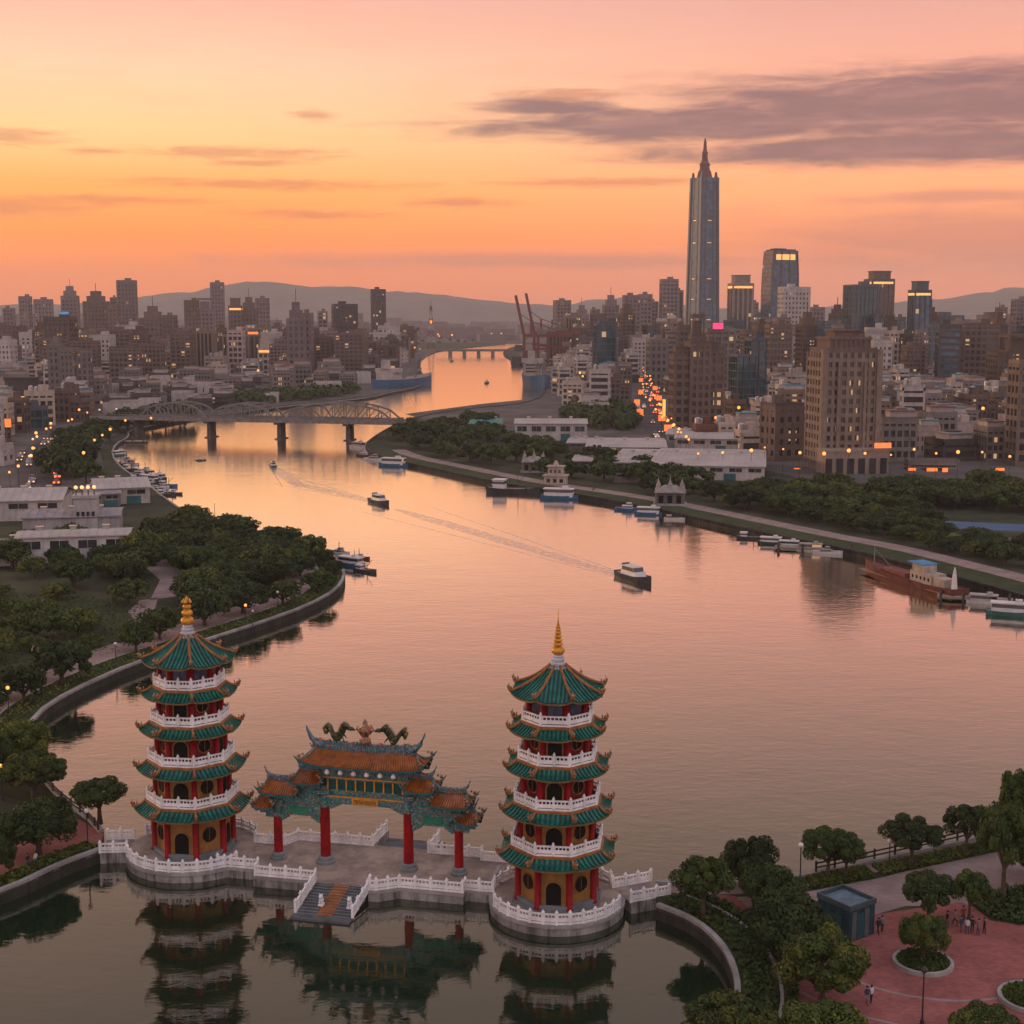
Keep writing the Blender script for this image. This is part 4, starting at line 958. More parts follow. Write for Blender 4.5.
def facade(mw, mg, x, y, w, d, z0, z1, fh, bay, style, spand=.4, pier=.28, arched=False):
    """slabs and piers standing proud of a recessed glazed core: real reveals"""
    ins = min(.45, w * .06); mg.box(x, y, z0, w - 2 * ins, d - 2 * ins, z1 - z0 - .05)
    nf = max(1, round((z1 - z0) / fh)); f_ = (z1 - z0) / nf; sp = f_ * spand
    if style != 'vert':
        for i in range(nf): mw.box(x, y, z0 + i * f_, w, d, sp if i else max(sp, .3))
    mw.box(x, y, z1 - sp * .9, w + .04, d + .04, sp * .9)
    if style == 'vert': mw.box(x, y, z0, w, d, f_ * 1.2)
    if style != 'bands':
        pw = bay * pier
        nx_ = max(2, round(w / bay)); ny_ = max(2, round(d / bay))
        for i in range(nx_ + 1):
            px = x - w / 2 + pw / 2 + (w - pw) * i / nx_; ww = pw if 0 < i < nx_ else pw * 1.15
            [mw.box(px, y + s * (d / 2 - .28), z0, ww, .70, z1 - z0 - .02) for s in (-1, 1)]
        for j in range(1, ny_):
            py = y - d / 2 + pw / 2 + (d - pw) * j / ny_; [mw.box(x + s * (w / 2 - .28), py, z0, .70, pw, z1 - z0 - .02) for s in (-1, 1)]
    else:
        for sx in (-1, 1):
            for sy in (-1, 1): mw.box(x + sx * (w / 2 - .5), y + sy * (d / 2 - .5), z0, 1.04, 1.04, z1 - z0 - .02)

HANDS = []
SKY = np.full(1400, 2000.0)                         # lowest row still open above nearer buildings, per column
HC = []
def cover(px0, px1, ytop, Y=None):
    if Y is not None: HC.append((Y, px0, px1, ytop)); return
    a, b = max(0, int(px0) + 150), min(1399, int(px1) + 151); SKY[a:b] = np.minimum(SKY[a:b], ytop)
def bldg(name, label, X, Y, rz, blocks, wall, glz, fh=3.4, bay=3.3, style='grid', spand=.4, pier=.28, crown=None, roof='plain', group=None, cat='building', seed=0, roofm=None, z=ZL):
    t_ = thing(name, label, cat, (X, Y, z), rz, group); rs = random.Random(seed)
    mw, mg, mr = MB(), MB(), MB()
    for (x, y, w, d, z0, z1) in blocks: facade(mw, mg, x, y, w, d, z0, z1, fh, bay, style, spand, pier)
    part('wall', mw, [wall], t_); part('glazing', mg, [glz], t_)
    x, y, w, d, z0, z1 = max(blocks, key=lambda b: b[5])
    for (bx_, by_, bw, bd, b0, b1) in blocks:
        mr.box(bx_, by_, b1 - .02, bw - .5, bd - .5, .12)
        for s in (-1, 1): mr.box(bx_, by_ + s * (bd / 2 - .15), b1, bw + .06, .3, .95, 0, 1); mr.box(bx_ + s * (bw / 2 - .15), by_, b1, .3, bd - .6, .95, 0, 1)
    part('roof', mr, [roofm or RFG, wall], t_)
    mh = MB(); k_ = min(w, d)
    if roof != 'none':
        mh.box(x + w * rs.uniform(-.2, .2), y + d * rs.uniform(-.1, .2), z1 + .1, k_ * .4, k_ * .35, 3.2); 
        part('stair_house', mh, [wall], t_)
    if roof == 'tank':
        mt = MB(); mt.lathe([(1.1, z1 + .1), (1.1, z1 + 2.6), (.6, z1 + 3.0)], 10, x - w * .28, y + d * .25); mt.lathe([(1.0, z1 + .1), (1.0, z1 + 2.2), (.5, z1 + 2.6)], 10, x - w * .1, y + d * .3); part('water_tank', mt, [TANK], t_)
    if roof == 'shed':
        mt = MB(); mt.box(x + w * .1, y, z1 + .1, w * .7, d * .7, 2.4, 0, 0); mt.box(x + w * .1, y, z1 + 2.5, w * .8, d * .8, .25, 0, 1); part('roof_shed', mt, [WB['lgrey'], roofm or RFR], t_)
    if crown:
        mc = MB()
        if crown in ('lit', 'litstep'):
            for s in (-1, 1):
                mc.box(x, y + s * (d / 2 + .06), z1 - fh * .8, w * .86, .14, fh * .42); mc.box(x + s * (w / 2 + .06), y, z1 - fh * .8, .14, d * .86, fh * .42)
            part('crown_light', mc, [CROWN], t_)
            mq = MB(); mq.box(x, y, z1, w * .72, d * .72, fh * 1.6); mq.box(x, y, z1 + fh * 1.6, w * .78, d * .78, .8); part('crown', mq, [wall], t_)
        if crown == 'step':
            mq = MB(); mq.box(x, y, z1, w * .7, d * .7, fh * 1.5); mq.box(x, y, z1 + fh * 1.5, w * .42, d * .42, fh * 1.2); mq.box(x, y, z1 + fh * 2.7, .5, .5, fh * 2); part('crown', mq, [wall], t_)
        if crown == 'frame':
            mq = MB()
            for sx in (-1, 1):
                for sy in (-1, 1): mq.box(x + sx * w * .4, y + sy * d * .4, z1, w * .08, w * .08, fh * 2.2)
            mq.box(x, y, z1 + fh * 2.2, w * .92, d * .92, fh * .5); mq.box(x, y, z1, w * .55, d * .55, fh * 1.9); part('crown', mq, [wall], t_)
    return t_
def span(pxl, pxr, Y, r, k, zt):
    c = (pxl + pxr) / 2; zc = Y * cos(PIT) + (CH - zt * .5) * sin(PIT); X = (c - 512) / F * zc
    phi = abs(math.atan2(X, Y) + R(r)); Wp = (pxr - pxl) / F * zc; w = Wp / (cos(phi) + k * sin(phi)); return X, w, w * k
def tower(label, pxl, pxr, ytop, Y, wall, glz=None, r=0, k=.8, setb=None, name='tower_block', **kw):
    zt = Zat(ytop, Y) - ZL; X, w, d = span(pxl, pxr, Y, r, k, zt); cr = kw.get('crown'); fh = kw.get('fh', 3.4)
    if cr in ('lit', 'litstep'): zt -= fh * 1.6 + .8
    if cr == 'step': zt -= fh * 2.7
    if cr == 'frame': zt -= fh * 2.7
    bl = [(0, 0, w, d, 0, zt)] if not setb else [(a * w, b * d, c * w, e * d, z0 * zt, z1 * zt) for a, b, c, e, z0, z1 in setb]
    HANDS.append((X, Y, max(w, d) * .62)); cover(pxl, pxr, ytop, Y)
    return bldg(name, label, X, Y, R(r), bl, wall, glz or GL0, seed=int(pxl), **kw)

# right side, by hand
# tall brown-tan tower in front: windows are parts of their own
def tan_tower():
    Y = 428; px0, px1 = 806, 876; r = 7; zt = Zat(352, Y) - ZL; X, w, d = span(px0, px1, Y, r, .95, zt)
    t_ = thing('apartment_tower', 'big tan apartment tower with stepped crown rising behind the dark right bank wood', 'building', (X, Y, ZL), R(r)); HANDS.append((X, Y, w * .8)); cover(px0, px1, 335, Y); cover(790, 880, 455, Y)
    mw, mg = MB(), MB(); nf = 13; fh = zt / nf
    mw.box(0, 0, 0, w - .9, d - .9, zt)
    for i in range(nf):
        mw.box(0, 0, i * fh, w, d, fh * .42)
    for i in range(8): xx = -w / 2 + .55 + (w - 1.1) * i / 7; [mw.box(xx, s * (d / 2 - .28), 0, 1.0 if i % 7 else 1.5, .72, zt) for s in (-1, 1)]
    for i in range(1, 6): yy = -d / 2 + .55 + (d - 1.1) * i / 6; [mw.box(s * (w / 2 - .28), yy, 0, .72, 1.0, zt) for s in (-1, 1)]
    for s in (-1, 1): mw.box(s * w * .24, -d / 2 - .5, 0, w * .05, 1.0, zt - fh); mw.box(s * w * .5, -d / 2, 0, 1.6, 1.6, zt + 1.0)
    mw.box(0, -d / 2 - .6, 0, w * .56, 1.6, fh * 1.6)
    part('wall', mw, [WB['tan']], t_)
    wm = MB(); wm.box(0, 0, 0, (w - 1.1) / 7 - 1.05, .3, fh * .56); wme = wm.mesh('window', [GLH]); fm = MB(); cw = (w - 1.1) / 7 - 1.05
    fm.box(0, -.17, fh * .0, cw, .06, .08); fm.box(0, -.17, 0, .09, .05, fh * .56); fme = fm.mesh('window_frame', [WB['brown']])
    for i in range(nf):
        for j in range(7):
            xx = -w / 2 + .55 + (w - 1.1) * (j + .5) / 7; o = link('window', wme, t_, (xx, -d / 2 + .50, i * fh + fh * .42)); link('window_frame', fme, o)
    sm = MB(); sw = (d - 1.1) / 6 - 1.05; sm.box(0, 0, 0, .3, sw, fh * .56); sme = sm.mesh('window', [GLH])
    for i in range(nf):
        for j in range(6): 
            if (i + j) % 1 == 0 and i * 6 + j < 78: link('window', sme, t_, (-w / 2 + .50, -d / 2 + .55 + (d - 1.1) * (j + .5) / 6, i * fh + fh * .42))
    mc = MB(); mc.box(0, 0, zt, w * .94, d * .94, fh * .5); mc.box(0, 0, zt + fh * .5, w * .74, d * .74, fh * .9)
    for i in range(9): mc.box(-w * .36 + w * .09 * i, -d * .37, zt + fh * .5, .5, .6, fh * 1.25)
    mc.box(0, 0, zt + fh * 1.4, w * .80, d * .80, .7); mc.box(0, 0, zt + fh * 1.4, w * .5, d * .5, fh * .9); mc.box(0, 0, zt + fh * 2.3, w * .56, d * .56, .5)
    part('crown', mc, [WB['brown']], t_)
    mp = MB(); mp.box(w * .02, -d * .62, 0, w * 1.15, d * .5, 6.5); mp.box(w * .02, -d * .62, 6.5, w * 1.18, d * .53, .7)
    for i in range(6): mp.box(-w * .5 + w * .2 * i, -d * .885, .1, w * .12, .2, 4.5, 0, 1)
    part('podium_block', mp, [WB['beige'], GLH], t_)
    ms = MB(); ms.box(w * .46, -d * .92, 7.6, 5, .5, 1.5); part('lit_sign', ms, [ORSIGN], t_)
tan_tower()

def skyscraper():
    Y = 1900.0; zt = Zat(178, Y) - ZL; X = Xat(703.5, Y, 150); t_ = thing('skyscraper', 'tallest blue grey tapering skyscraper topped with a slender spire', 'skyscraper', (X, Y, ZL), R(26)); HANDS.append((X, Y, 40)); cover(687, 719, 178, Y)
    zc = Y * cos(PIT); w0 = 32 / F * zc / (cos(R(34)) + sin(R(34))) ; w1 = 25.5 / F * zc / (cos(R(34)) + sin(R(34)))
    mg, mw = MB(), MB(); n = 26
    mg.box(0, 0, 0, w0, w0, zt, 0, 0, w1 / w0)
    for i in range(n):
        z = zt * i / n; w = w0 + (w1 - w0) * i / n + .3; mw.box(0, 0, z, w, w, zt / n * (.10 if i % 5 else .24), 0, 0)
    for sx in (-1, 1):
        for sy in (-1, 1):
            mw.beam((sx * w0 / 2, sy * w0 / 2, 0), (sx * w1 / 2, sy * w1 / 2, zt), 3.2, 3.2)
            mw.box(sx * w1 * .44, sy * w1 * .44, zt, w1 * .14, w1 * .14, 7, 0, 0, .55)
    for f in range(4):
        a = f * pi / 2; c, s = cos(a), sin(a)
        for k_ in (-.22, .22):
            p = lambda ww, z: ((ww / 2) * c - k_ * ww * s, (ww / 2) * s + k_ * ww * c, z)
            mw.beam(p(w0 + .4, 0), p(w1 + .4, zt), .7, .7)
    part('glazing', mg, [glass('sky_glazing', (.03, .07, .12), 0.0, es=.0, cell=(5, 5, 6), rough=.65)], t_); part('frame', mw, [M('sky_frame', (.05, .06, .075), .5, .2)], t_)
    ms = MB(); zz = zt; H = Zat(138, Y) - Zat(178, Y)
    ms.box(0, 0, zz, w1 * .6, w1 * .6, H * .18, 0, 0, .8); ms.lathe([(7, zz + H * .18), (6, zz + H * .3), (7.2, zz + H * .33), (4.2, zz + H * .42), (3.4, zz + H * .6), (4, zz + H * .63), (2.4, zz + H * .68), (1.8, zz + H * .9), (.5, zz + H)], 10)
    part('spire', ms, [WB['rust']], t_)
    ml = MB()
    for f in range(4):
        a = f * pi / 2; c, s = cos(a), sin(a)
        for z in (.17, .29, .41, .62, .75):
            w = (w0 + (w1 - w0) * z) / 2 + .9; ml.box(w * c, w * s, z * zt, 6 if abs(s) > .5 else .5, .5 if abs(s) > .5 else 6, .7) if abs(c) < .5 or True else None
    part('light_band', ml, [CROWN], t_)
skyscraper()

def curved_tower():
    Y = 1500.0; zt = Zat(251, Y) - ZL; X, w, d = span(761, 798, Y, 16, .7, zt); t_ = thing('office_tower', 'blue glass tower with curved shoulder and glowing gold crown beside the pale slab', 'building', (X, Y, ZL), R(16)); HANDS.append((X, Y, 30)); cover(761, 797, 255, Y)
    mg, mw = MB(), MB(); n = 24; prof = lambda t2: 1 - .16 * max(0, (t2 - .55) / .45) ** 2
    for i in range(n):
        a, b = prof(i / n), prof((i + 1) / n); mg.box(0, 0, zt * i / n, w * a, d, zt / n, 0, 0, 1.0)
        mw.box(0, 0, zt * i / n, w * a + .4, d + .4, zt / n * .16)
    for k_ in (-.48, -.16, .16, .48):
        for s in (-1, 1):
            for i in range(n): a = prof(i / n); mw.box(k_ * w * a, s * (d / 2 + .25), zt * i / n, 1.0, .9, zt / n)
    part('glazing', mg, [GLB], t_); part('frame', mw, [WB['blue']], t_)
    mc = MB(); a = prof(1); 
    for s in (-1, 1): mc.box(0, s * (d / 2 + .2), zt - zt * .085, w * a * .8, .6, zt * .05)
    mc.box(w * a / 2 + .2, 0, zt - zt * .085, .6, d * .8, zt * .05); part('crown_light', mc, [CROWN], t_)
    mq = MB(); mq.box(0, 0, zt, w * a * .9, d * .9, zt * .012); mq.box(-w * .1, 0, zt + zt * .012, w * .4, d * .5, zt * .01); part('roof', mq, [WB['dgrey']], t_)
curved_tower()

tower('tan tower with gold lit crown right of the tallest skyscraper', 727, 753, 275, 1400, WB['beige'], r=8, crown='lit', style='vert', bay=5, fh=5, pier=.4)
tower('plain pale grey slab tower in front of the curved blue tower', 777, 809, 288, 1150, WB['lgrey'], r=10, k=.6, style='grid', bay=3.2, fh=3.6, spand=.5, pier=.5)
tower('teal glass tower with lit floors right of the pale slab', 842, 876, 286, 1050, WB['blue'], GLT, r=14, style='grid', bay=3.5, fh=4, spand=.12, pier=.08)
tower('brown tower with a gold lit top edge behind the teal glass tower', 863, 893, 271, 1300, WB['brown'], r=10, crown='lit', style='vert', bay=4, fh=4.5, pier=.4)
tower('navy tower with bright orange crown light, right of the teal glass tower', 907, 930, 281, 1100, WB['blue'], GLB, r=12, crown='lit', style='vert', bay=4, fh=4.2, pier=.25)
tower('low navy glass annex joined beside the teal glass tower', 868, 884, 318, 1040, WB['blue'], GLT, r=14, style='grid', bay=4, fh=4, spand=.15, pier=.08)
tower('grey brown slab tower just left of the tallest skyscraper', 659, 678, 280, 1500, WB['mauve'], r=6, style='grid', fh=4.2, bay=4)
tower('narrow grey tower against the left side of the tallest skyscraper', 673, 683, 291, 1550, WB['mauve'], r=6, style='vert', fh=4.2, bay=4)
BZ = [(-.30, 0, .34, .9, 0, .80), (.02, -.06, .40, 1, 0, .93), (.33, .02, .34, .9, 0, .86), (0, 0, .26, .6, .93, 1.0), (-.30, 0, .24, .6, .80, .87), (.33, 0, .2, .5, .86, .92)]
tower('massive brown residential block with stepped top beside the street of red lights', 667, 725, 314, 560, WB['brown'], GLH, r=6, k=.5, setb=BZ, style='grid', bay=3.0, fh=3.2, spand=.42, pier=.35, crown='frame')
tower('dark teal glass block left of the tan apartment tower', 728, 768, 340, 640, WB['blue'], GLT, r=12, setb=[(-.2, 0, .6, 1, 0, .8), (.25, .1, .5, .8, 0, 1)], style='grid', bay=3, fh=3.5, spand=.15, pier=.1)
tower('grey brown slab beside the dark teal glass block', 700, 735, 330, 700, WB['grey'], GLH, r=8, style='grid', fh=3.3)
tower('square brown eight storey block left of the tan apartment tower', 760, 803, 405, 455, WB['brown'], GLH, r=24, k=.8, fh=3.3, bay=3.2, spand=.5, pier=.5, roof='tank')
tower('beige high rise cut by the right picture edge', 1007, 1050, 363, 440, WB['tan'], GLH, r=4, style='grid', fh=3.3, bay=3.2)
tower('twin tan columned high rise near the right edge', 984, 1030, 334, 760, WB['dbrown'], GLH, r=4, setb=[(-.32, -.1, .30, 1, 0, .97), (.2, 0, .7, 1, 0, 1)], style='grid', fh=3.4, crown='frame')
tower('white block with small dark windows right of the tan apartment tower', 878, 907, 396, 600, WB['white'], GL0, r=10, k=.7, fh=3.4, bay=3.2, spand=.55, pier=.62, roof='shed', roofm=RFB)
tower('pinkish white low block with square windows near the right bank wood', 952, 984, 424, 520, WB['pink'], GL0, r=-6, k=.7, fh=3.4, bay=4.2, spand=.58, pier=.66, roof='tank')
tower('pinkish long block with teal roof behind the pinkish white block', 938, 966, 414, 545, WB['pink'], GL0, r=-6, fh=3.2, style='bands', roof='shed', roofm=RFT)
tower('pale slim slab in front of the navy tower', 883, 902, 332, 850, WB['pink'], GLH, r=12, fh=3.4, bay=3)
tower('dark slim slab in front of the navy tower', 899, 912, 335, 840, WB['dgrey'], GLH, r=12, fh=3.4, style='bands')
tower('brown block with lit roof among the far right towers', 980, 1003, 312, 1200, WB['brown'], r=6, crown='lit', fh=4)
tower('blue grey block right of the navy tower', 925, 946, 316, 1150, WB['blue'], GLB, r=8, fh=4)
tower('grey twin slab at the far right skyline', 1010, 1030, 300, 1300, WB['mauve'], r=4, fh=4)
tower('tan narrow slab in the far right district', 950, 968, 322, 1100, WB['tan'], r=8, fh=3.6)
tower('brown flat topped tower block in the far right district', 966, 983, 330, 900, WB['brown'], r=8, fh=3.4)
tower('white narrow building with dark window strip in the right district', 946, 962, 384, 700, WB['cream'], r=8, fh=3.4)
tower('brown low block at the foot of the massive residential block', 692, 716, 426, 500, WB['rust'], GLH, r=6, fh=3.2, roof='tank')
tower('cream stepped apartment block behind the flat warehouse roofs', 714, 735, 424, 500, WB['cream'], GLH, r=10, fh=3.1, roof='tank')
tower('cream block with balconies behind the flat warehouse roofs', 734, 764, 432, 480, WB['cream'], GLH, r=10, fh=3.1, style='bands', roof='tank')
tower('long low grey office behind the dark right bank wood', 905, 958, 462, 430, WB['grey'], GL0, r=-5, k=.4, fh=3.6, style='bands', roof='none')
# left side, by hand
for a in [('slender dark tower at the far left skyline', 62, 80, 286, 1700, 'mauve', 'step'), ('tall plain dark tower left of the hills', 118, 138, 281, 1650, 'mauve', None), ('tall slim dark tower before the hill crest', 211, 225, 283, 1750, 'mauve', None),
          ('solitary dark tower left of the river mouth', 371, 386, 290, 1600, 'dgrey', None), ('stepped brown cluster left of the tall plain tower', 84, 110, 291, 1600, 'brown', 'step'), ('small square tower at the left picture edge', 20, 33, 297, 1700, 'mauve', None),
          ('broad dark block beside the small square tower', 35, 54, 300, 1650, 'mauve', None), ('blocky brown tower right of the tall plain tower', 141, 166, 306, 1400, 'brown', 'step'), ('low brown block right of the blocky brown tower', 163, 178, 316, 1350, 'brown', None),
          ('brown pair of slabs below the tall slim tower', 185, 200, 301, 1500, 'brown', None), ('brown slab with notched top below the tall slim tower', 197, 214, 298, 1550, 'mauve', 'frame'), ('wide brown tower with lit sign beyond the bridge', 229, 243, 298, 1400, 'brown', 'lit'),
          ('brown tower with stepped top beyond the bridge', 241, 258, 297, 1420, 'brown', 'step'), ('grey brown slab beside the lit brown tower', 256, 270, 299, 1500, 'mauve', None), ('dark stepped tower in front of the hills', 287, 306, 302, 1000, 'mauve', 'step'), ('dark slab joined to the stepped tower', 300, 314, 314, 1020, 'mauve', None),
          ('square dark block left of the solitary dark tower', 332, 358, 305, 1250, 'dgrey', None), ('brown tower block at the left skyline', 109, 121, 305, 1550, 'brown', None)]:
    tower(a[0], a[1], a[2], a[3], a[4], WB[a[5]], r=random.choice((-10, 8, 14)), crown=a[6], fh=4.5, bay=4.5, spand=.45, pier=.4)
tower('dark brown slab with blue lit roof at left', 46, 78, 318, 1000, WB['dbrown'], r=-6, fh=3.6)
tower('triple grey brown apartment block nearest on the left bank', 48, 93, 343, 720, WB['grey'], GLH, r=-4, k=.4, setb=[(-.34, .1, .30, .8, 0, .96), (0, 0, .36, 1, 0, .90), (.34, .1, .30, .8, 0, .86), (-.34, .1, .2, .5, .96, 1)], style='grid', fh=3.2, bay=3, spand=.42, pier=.4)
tower('wide brown slab block beyond the bridge approach', 110, 142, 348, 950, WB['brown'], GLH, r=-8, k=.4, fh=3.3)
tower('brown block with stepped end beyond the bridge approach', 140, 165, 345, 980, WB['brown'], GLH, r=-8, k=.5, fh=3.3)
tower('dark office block with orange lit eaves at the left edge', 0, 46, 377, 640, WB['dgrey'], GL0, r=-6, k=.5, crown='lit', fh=3.8, style='bands')
tower('brown low block left of the triple apartment block', 8, 30, 400, 560, WB['brown'], GLH, r=-6, fh=3.3)
tower('dark teal glass corner block at left', 28, 48, 408, 575, WB['blue'], GLT, r=-6, fh=3.6, spand=.2, pier=.1)
tower('pale block with square windows cut by the left picture edge', -22, 13, 446, 440, WB['lgrey'], GL0, r=-8, fh=3.3, bay=3.6, spand=.5, pier=.55, roof='tank')
tower('brown block with red lit roof cut by the left picture edge', -30, 10, 425, 520, WB['brown'], GLH, r=-8, fh=3.3)
tower('low building with lit advertising front beyond the bridge', 258, 276, 338, 1050, WB['cream'], GLH, r=-4, crown='lit', fh=4)
tower('pale low block with shop signs beyond the bridge', 228, 246, 331, 1080, WB['pink'], GLH, r=-4, fh=4)
# far skyline, right of the river mouth
for a in [('grey block at the harbour skyline right of the cranes', 553, 571, 301, 1750, 'mauve', None), ('stepped grey block at the harbour skyline', 574, 589, 305, 1700, 'mauve', 'step'), ('grey tower with roof lantern at the harbour skyline', 602, 619, 295, 1550, 'mauve', 'step'), ('wide grey tower with a lit panel at the harbour skyline', 622, 641, 296, 1450, 'mauve', None),
          ('grey slab right of the lit panel tower', 637, 652, 295, 1500, 'mauve', None), ('mid height grey slab before the lit panel tower', 625, 646, 336, 1150, 'grey', None), ('cream mid rise near the street of red lights', 646, 668, 340, 900, 'grey', None), ('brown mid rise behind the harbour cranes', 584, 600, 322, 1500, 'brown', None),
          ('brown block at the end of the street of lights', 676, 690, 326, 1000, 'brown', None), ('grey mid rise below the pink sign', 752, 764, 316, 1300, 'blue', None), ('slim grey block between the pale slab and the teal tower', 808, 824, 308, 1400, 'mauve', None), ('grey block behind the tan apartment tower', 822, 842, 322, 1200, 'blue', None)]:
    tower(a[0], a[1], a[2], a[3], a[4], WB[a[5]], r=random.choice((4, 8, 14)), crown=a[6], fh=4.2, bay=4.2, spand=.45, pier=.4)
for a in [('slim grey tower beside the harbour cranes', 590, 600, 310, 1600, 'mauve', GL0), ('slim tower left of the grey brown slab', 646, 658, 302, 1600, 'mauve', GL0), ('dark slim tower right of the gold crowned tan tower', 749, 758, 303, 1600, 'mauve', GL0), ('blue glass tower half hidden right of the pale slab', 812, 824, 322, 1000, 'blue', GLB), ('teal glass tower right of the navy tower', 928, 940, 326, 1000, 'blue', GLT), ('dark blue tower between the teal and navy towers', 893, 905, 318, 1250, 'blue', GLB), ('brown slim tower near the right hill', 994, 1006, 308, 1400, 'mauve', GL0), ('slim grey tower left of the square dark block', 318, 328, 312, 1500, 'mauve', GL0), ('slim brown tower between the stepped cluster and the tall plain tower', 111, 118, 298, 1700, 'mauve', GL0), ('slim grey tower at the left picture edge', 4, 16, 309, 1500, 'mauve', GL0)]:
    tower(a[0], a[1], a[2], a[3], a[4], WB[a[5]], a[6], r=8, fh=4.2, bay=4.2, spand=.3, pier=.25)
# lit signs on the towers
def sign(label, px, py, Y, w, h, mat, r=0, name='lit_sign'):
    w, h = w * .62, h * .6
    z = Zat(py, Y); X = Xat(px, Y, z); m_ = MB(); m_.box(0, 0, -h / 2, w, .6, h); m_.box(0, .5, -h / 2 - .2, w + .4, .5, h + .4, 0, 1)
    for s in (-1, 1): m_.box(s * w * .35, 3.0, -h * .2, .4, 5, .4, 0, 1)
    solid(name, m_, [mat, DKMET], label, 'sign', None, (X, Y, z), R(r))
sign('glowing magenta sign panel below the tallest skyscraper', 718, 326, 690, 8, 5, PINKL)
sign('lit yellow panel on the grey harbour tower', 629, 324, 1436, 9, 9, CROWN)
sign('white lit sign on the triple apartment block', 73, 398, 700, 3, 9, WHITEL)
sign('pale lit sign beside the white one on the triple apartment block', 77, 395, 700, 2.6, 11, WHITEL)
sign('yellow lit sign on the lowest floors of the triple apartment block', 76, 409, 700, 6, 5, CROWN)
sign('red glowing roof sign at the left picture edge', 4, 423, 508, 8, 5, ORSIGN)
sign('blue roof light on the dark brown slab', 64, 313, 990, 10, 3, BLUEL)
sign('orange lit front beside the left riverside street', 8, 487, 425, 9, 2.2, CROWN)
sign('white lit hoarding beyond the bridge', 253, 333, 1040, 12, 3, ORSIGN)
sign('vertical yellow sign on the massive residential block', 664, 408, 545, 1.8, 11, CROWN)
for i_, (px_, Y_, w_) in enumerate([(786, 432, 9), (797, 428, 6), (912, 424, 7), (932, 422, 10), (945, 420, 5), (1000, 424, 8), (842, 424, 5)]): sign('low orange lit shop front behind the right bank wood, %s from the left' % ['first'] [0:1][0] if i_ == 0 else 'low orange lit shop front behind the right bank wood, %s from left' % ORD[(0, 1, 3, 4, 5, 6, 2)[i_]], px_, 470, Y_, w_ * .5, 2.0, ORSIGN, 0, 'shop_sign')
sign('orange lit panel on the long flat warehouse', 744, 471, 408, 8, 2.4, CROWN)

for i_, (px_, py_, Y_) in enumerate([(640, 412, 600), (637, 402, 680), (641, 392, 780), (662, 418, 560), (659, 398, 720), (655, 388, 850), (641, 380, 950), (668, 428, 520)]):
    sign(['small orange shop sign on the street of red lights, lower left side', 'small orange shop sign on the street of red lights, second on the left side', 'small orange shop sign on the street of red lights, third on the left side', 'small orange shop sign on the street of red lights, lower right side', 'small orange shop sign on the street of red lights, third on the right side', 'small orange shop sign on the street of red lights, fourth on the right side', 'small orange shop sign at the far end of the street of red lights', 'small orange shop sign at the near end of the street of red lights'][i_], px_, py_, Y_, 4.5, 4.0, ORSIGN, 0, 'shop_sign')
# flat warehouses and halls
def hall(label, px, py, w, d, h, rz, wall, roofm, rise=.8, z=ZL, win=True, name='warehouse', cat='warehouse'):
    X, Y = G(px, py, z); Y += d / 2 * cos(R(rz)); t_ = thing(name, label, cat, (X, Y, z), R(rz)); HANDS.append((X, Y, max(w, d) * .55))
    zc = Y * cos(PIT) + CH * sin(PIT); cover(px - w / 2 * F / zc, px + w / 2 * F / zc, PX(X, Y + d / 2, z + h)[1], Y)
    m_ = MB(); m_.box(0, 0, 0, w, d, h)
    for s in (-1, 1): m_.add([(s * w / 2, -d / 2, h), (s * w / 2, d / 2, h), (s * w / 2, 0, h + rise)], [(0, 1, 2), (2, 1, 0)], 0)
    part('wall', m_, [wall], t_)
    r_ = MB(); n = max(4, int(w / 1.6))
    for s in (-1, 1):
        a = (0, h + rise + .12); b = (s * (d / 2 + .5), h + .1)
        r_.add([(-w / 2 - .4, a[0], a[1]), (w / 2 + .4, a[0], a[1]), (w / 2 + .4, b[0], b[1]), (-w / 2 - .4, b[0], b[1]), (-w / 2 - .4, b[0], b[1] - .22), (w / 2 + .4, b[0], b[1] - .22)], [(0, 1, 2, 3) if s < 0 else (3, 2, 1, 0), (3, 2, 5, 4)], 0)
        for i in range(n): x = -w / 2 + w * (i + .5) / n; r_.beam((x, a[0], a[1] + .04), (x, b[0], b[1] + .04), .14, .1, 0)
    part('roof', r_, [roofm], t_)
    for i in range(3): o = MB(); o.box(-w * .32 + w * .3 * i, d * .12, h + rise * .6, 1.1, 1.1, .9); o.box(-w * .32 + w * .3 * i, d * .12, h + rise * .6 + .9, 1.4, 1.4, .12); part('roof_vent', o, [TANK], t_)
    if win:
        nb = max(2, int(w / 5)); wm = MB(); ww = w / nb * .66; wm.box(0, 0, 0, ww, .12, h * .26); wme = wm.mesh('window', [GL0]); fm = MB(); fm.box(0, -.04, -.12, ww + .2, .14, .12); fm.box(0, -.05, 0, .1, .06, h * .26); fme = fm.mesh('window_frame', [WB['lgrey']])
        for i in range(nb): o = link('window', wme, t_, (-w / 2 + w * (i + .5) / nb, -d / 2 - .02, h * .6)); link('window_frame', fme, o)
        dm = MB(); dm.box(w * .2, -d / 2 - .03, 0, 3.4, .14, h * .48); part('door', dm, [TEALB], t_)
    return t_
hall('long white hall with pink roof and blue windows on the peninsula', 552, 443, 26, 24, 7.0, -2, WB['white'], RFP, .9)
hall('flat teal roofed shed left of the long white hall', 486, 433, 12, 30, 3.6, -2, WB['lgrey'], RFT)
hall('flat pale warehouse behind the peninsula trees', 630, 457, 26, 34, 3.2, -4, WB['grey'], RFP, .6)
hall('low grey shed below the long white hall', 588, 452, 12, 20, 3, -6, WB['grey'], RFP, .5)
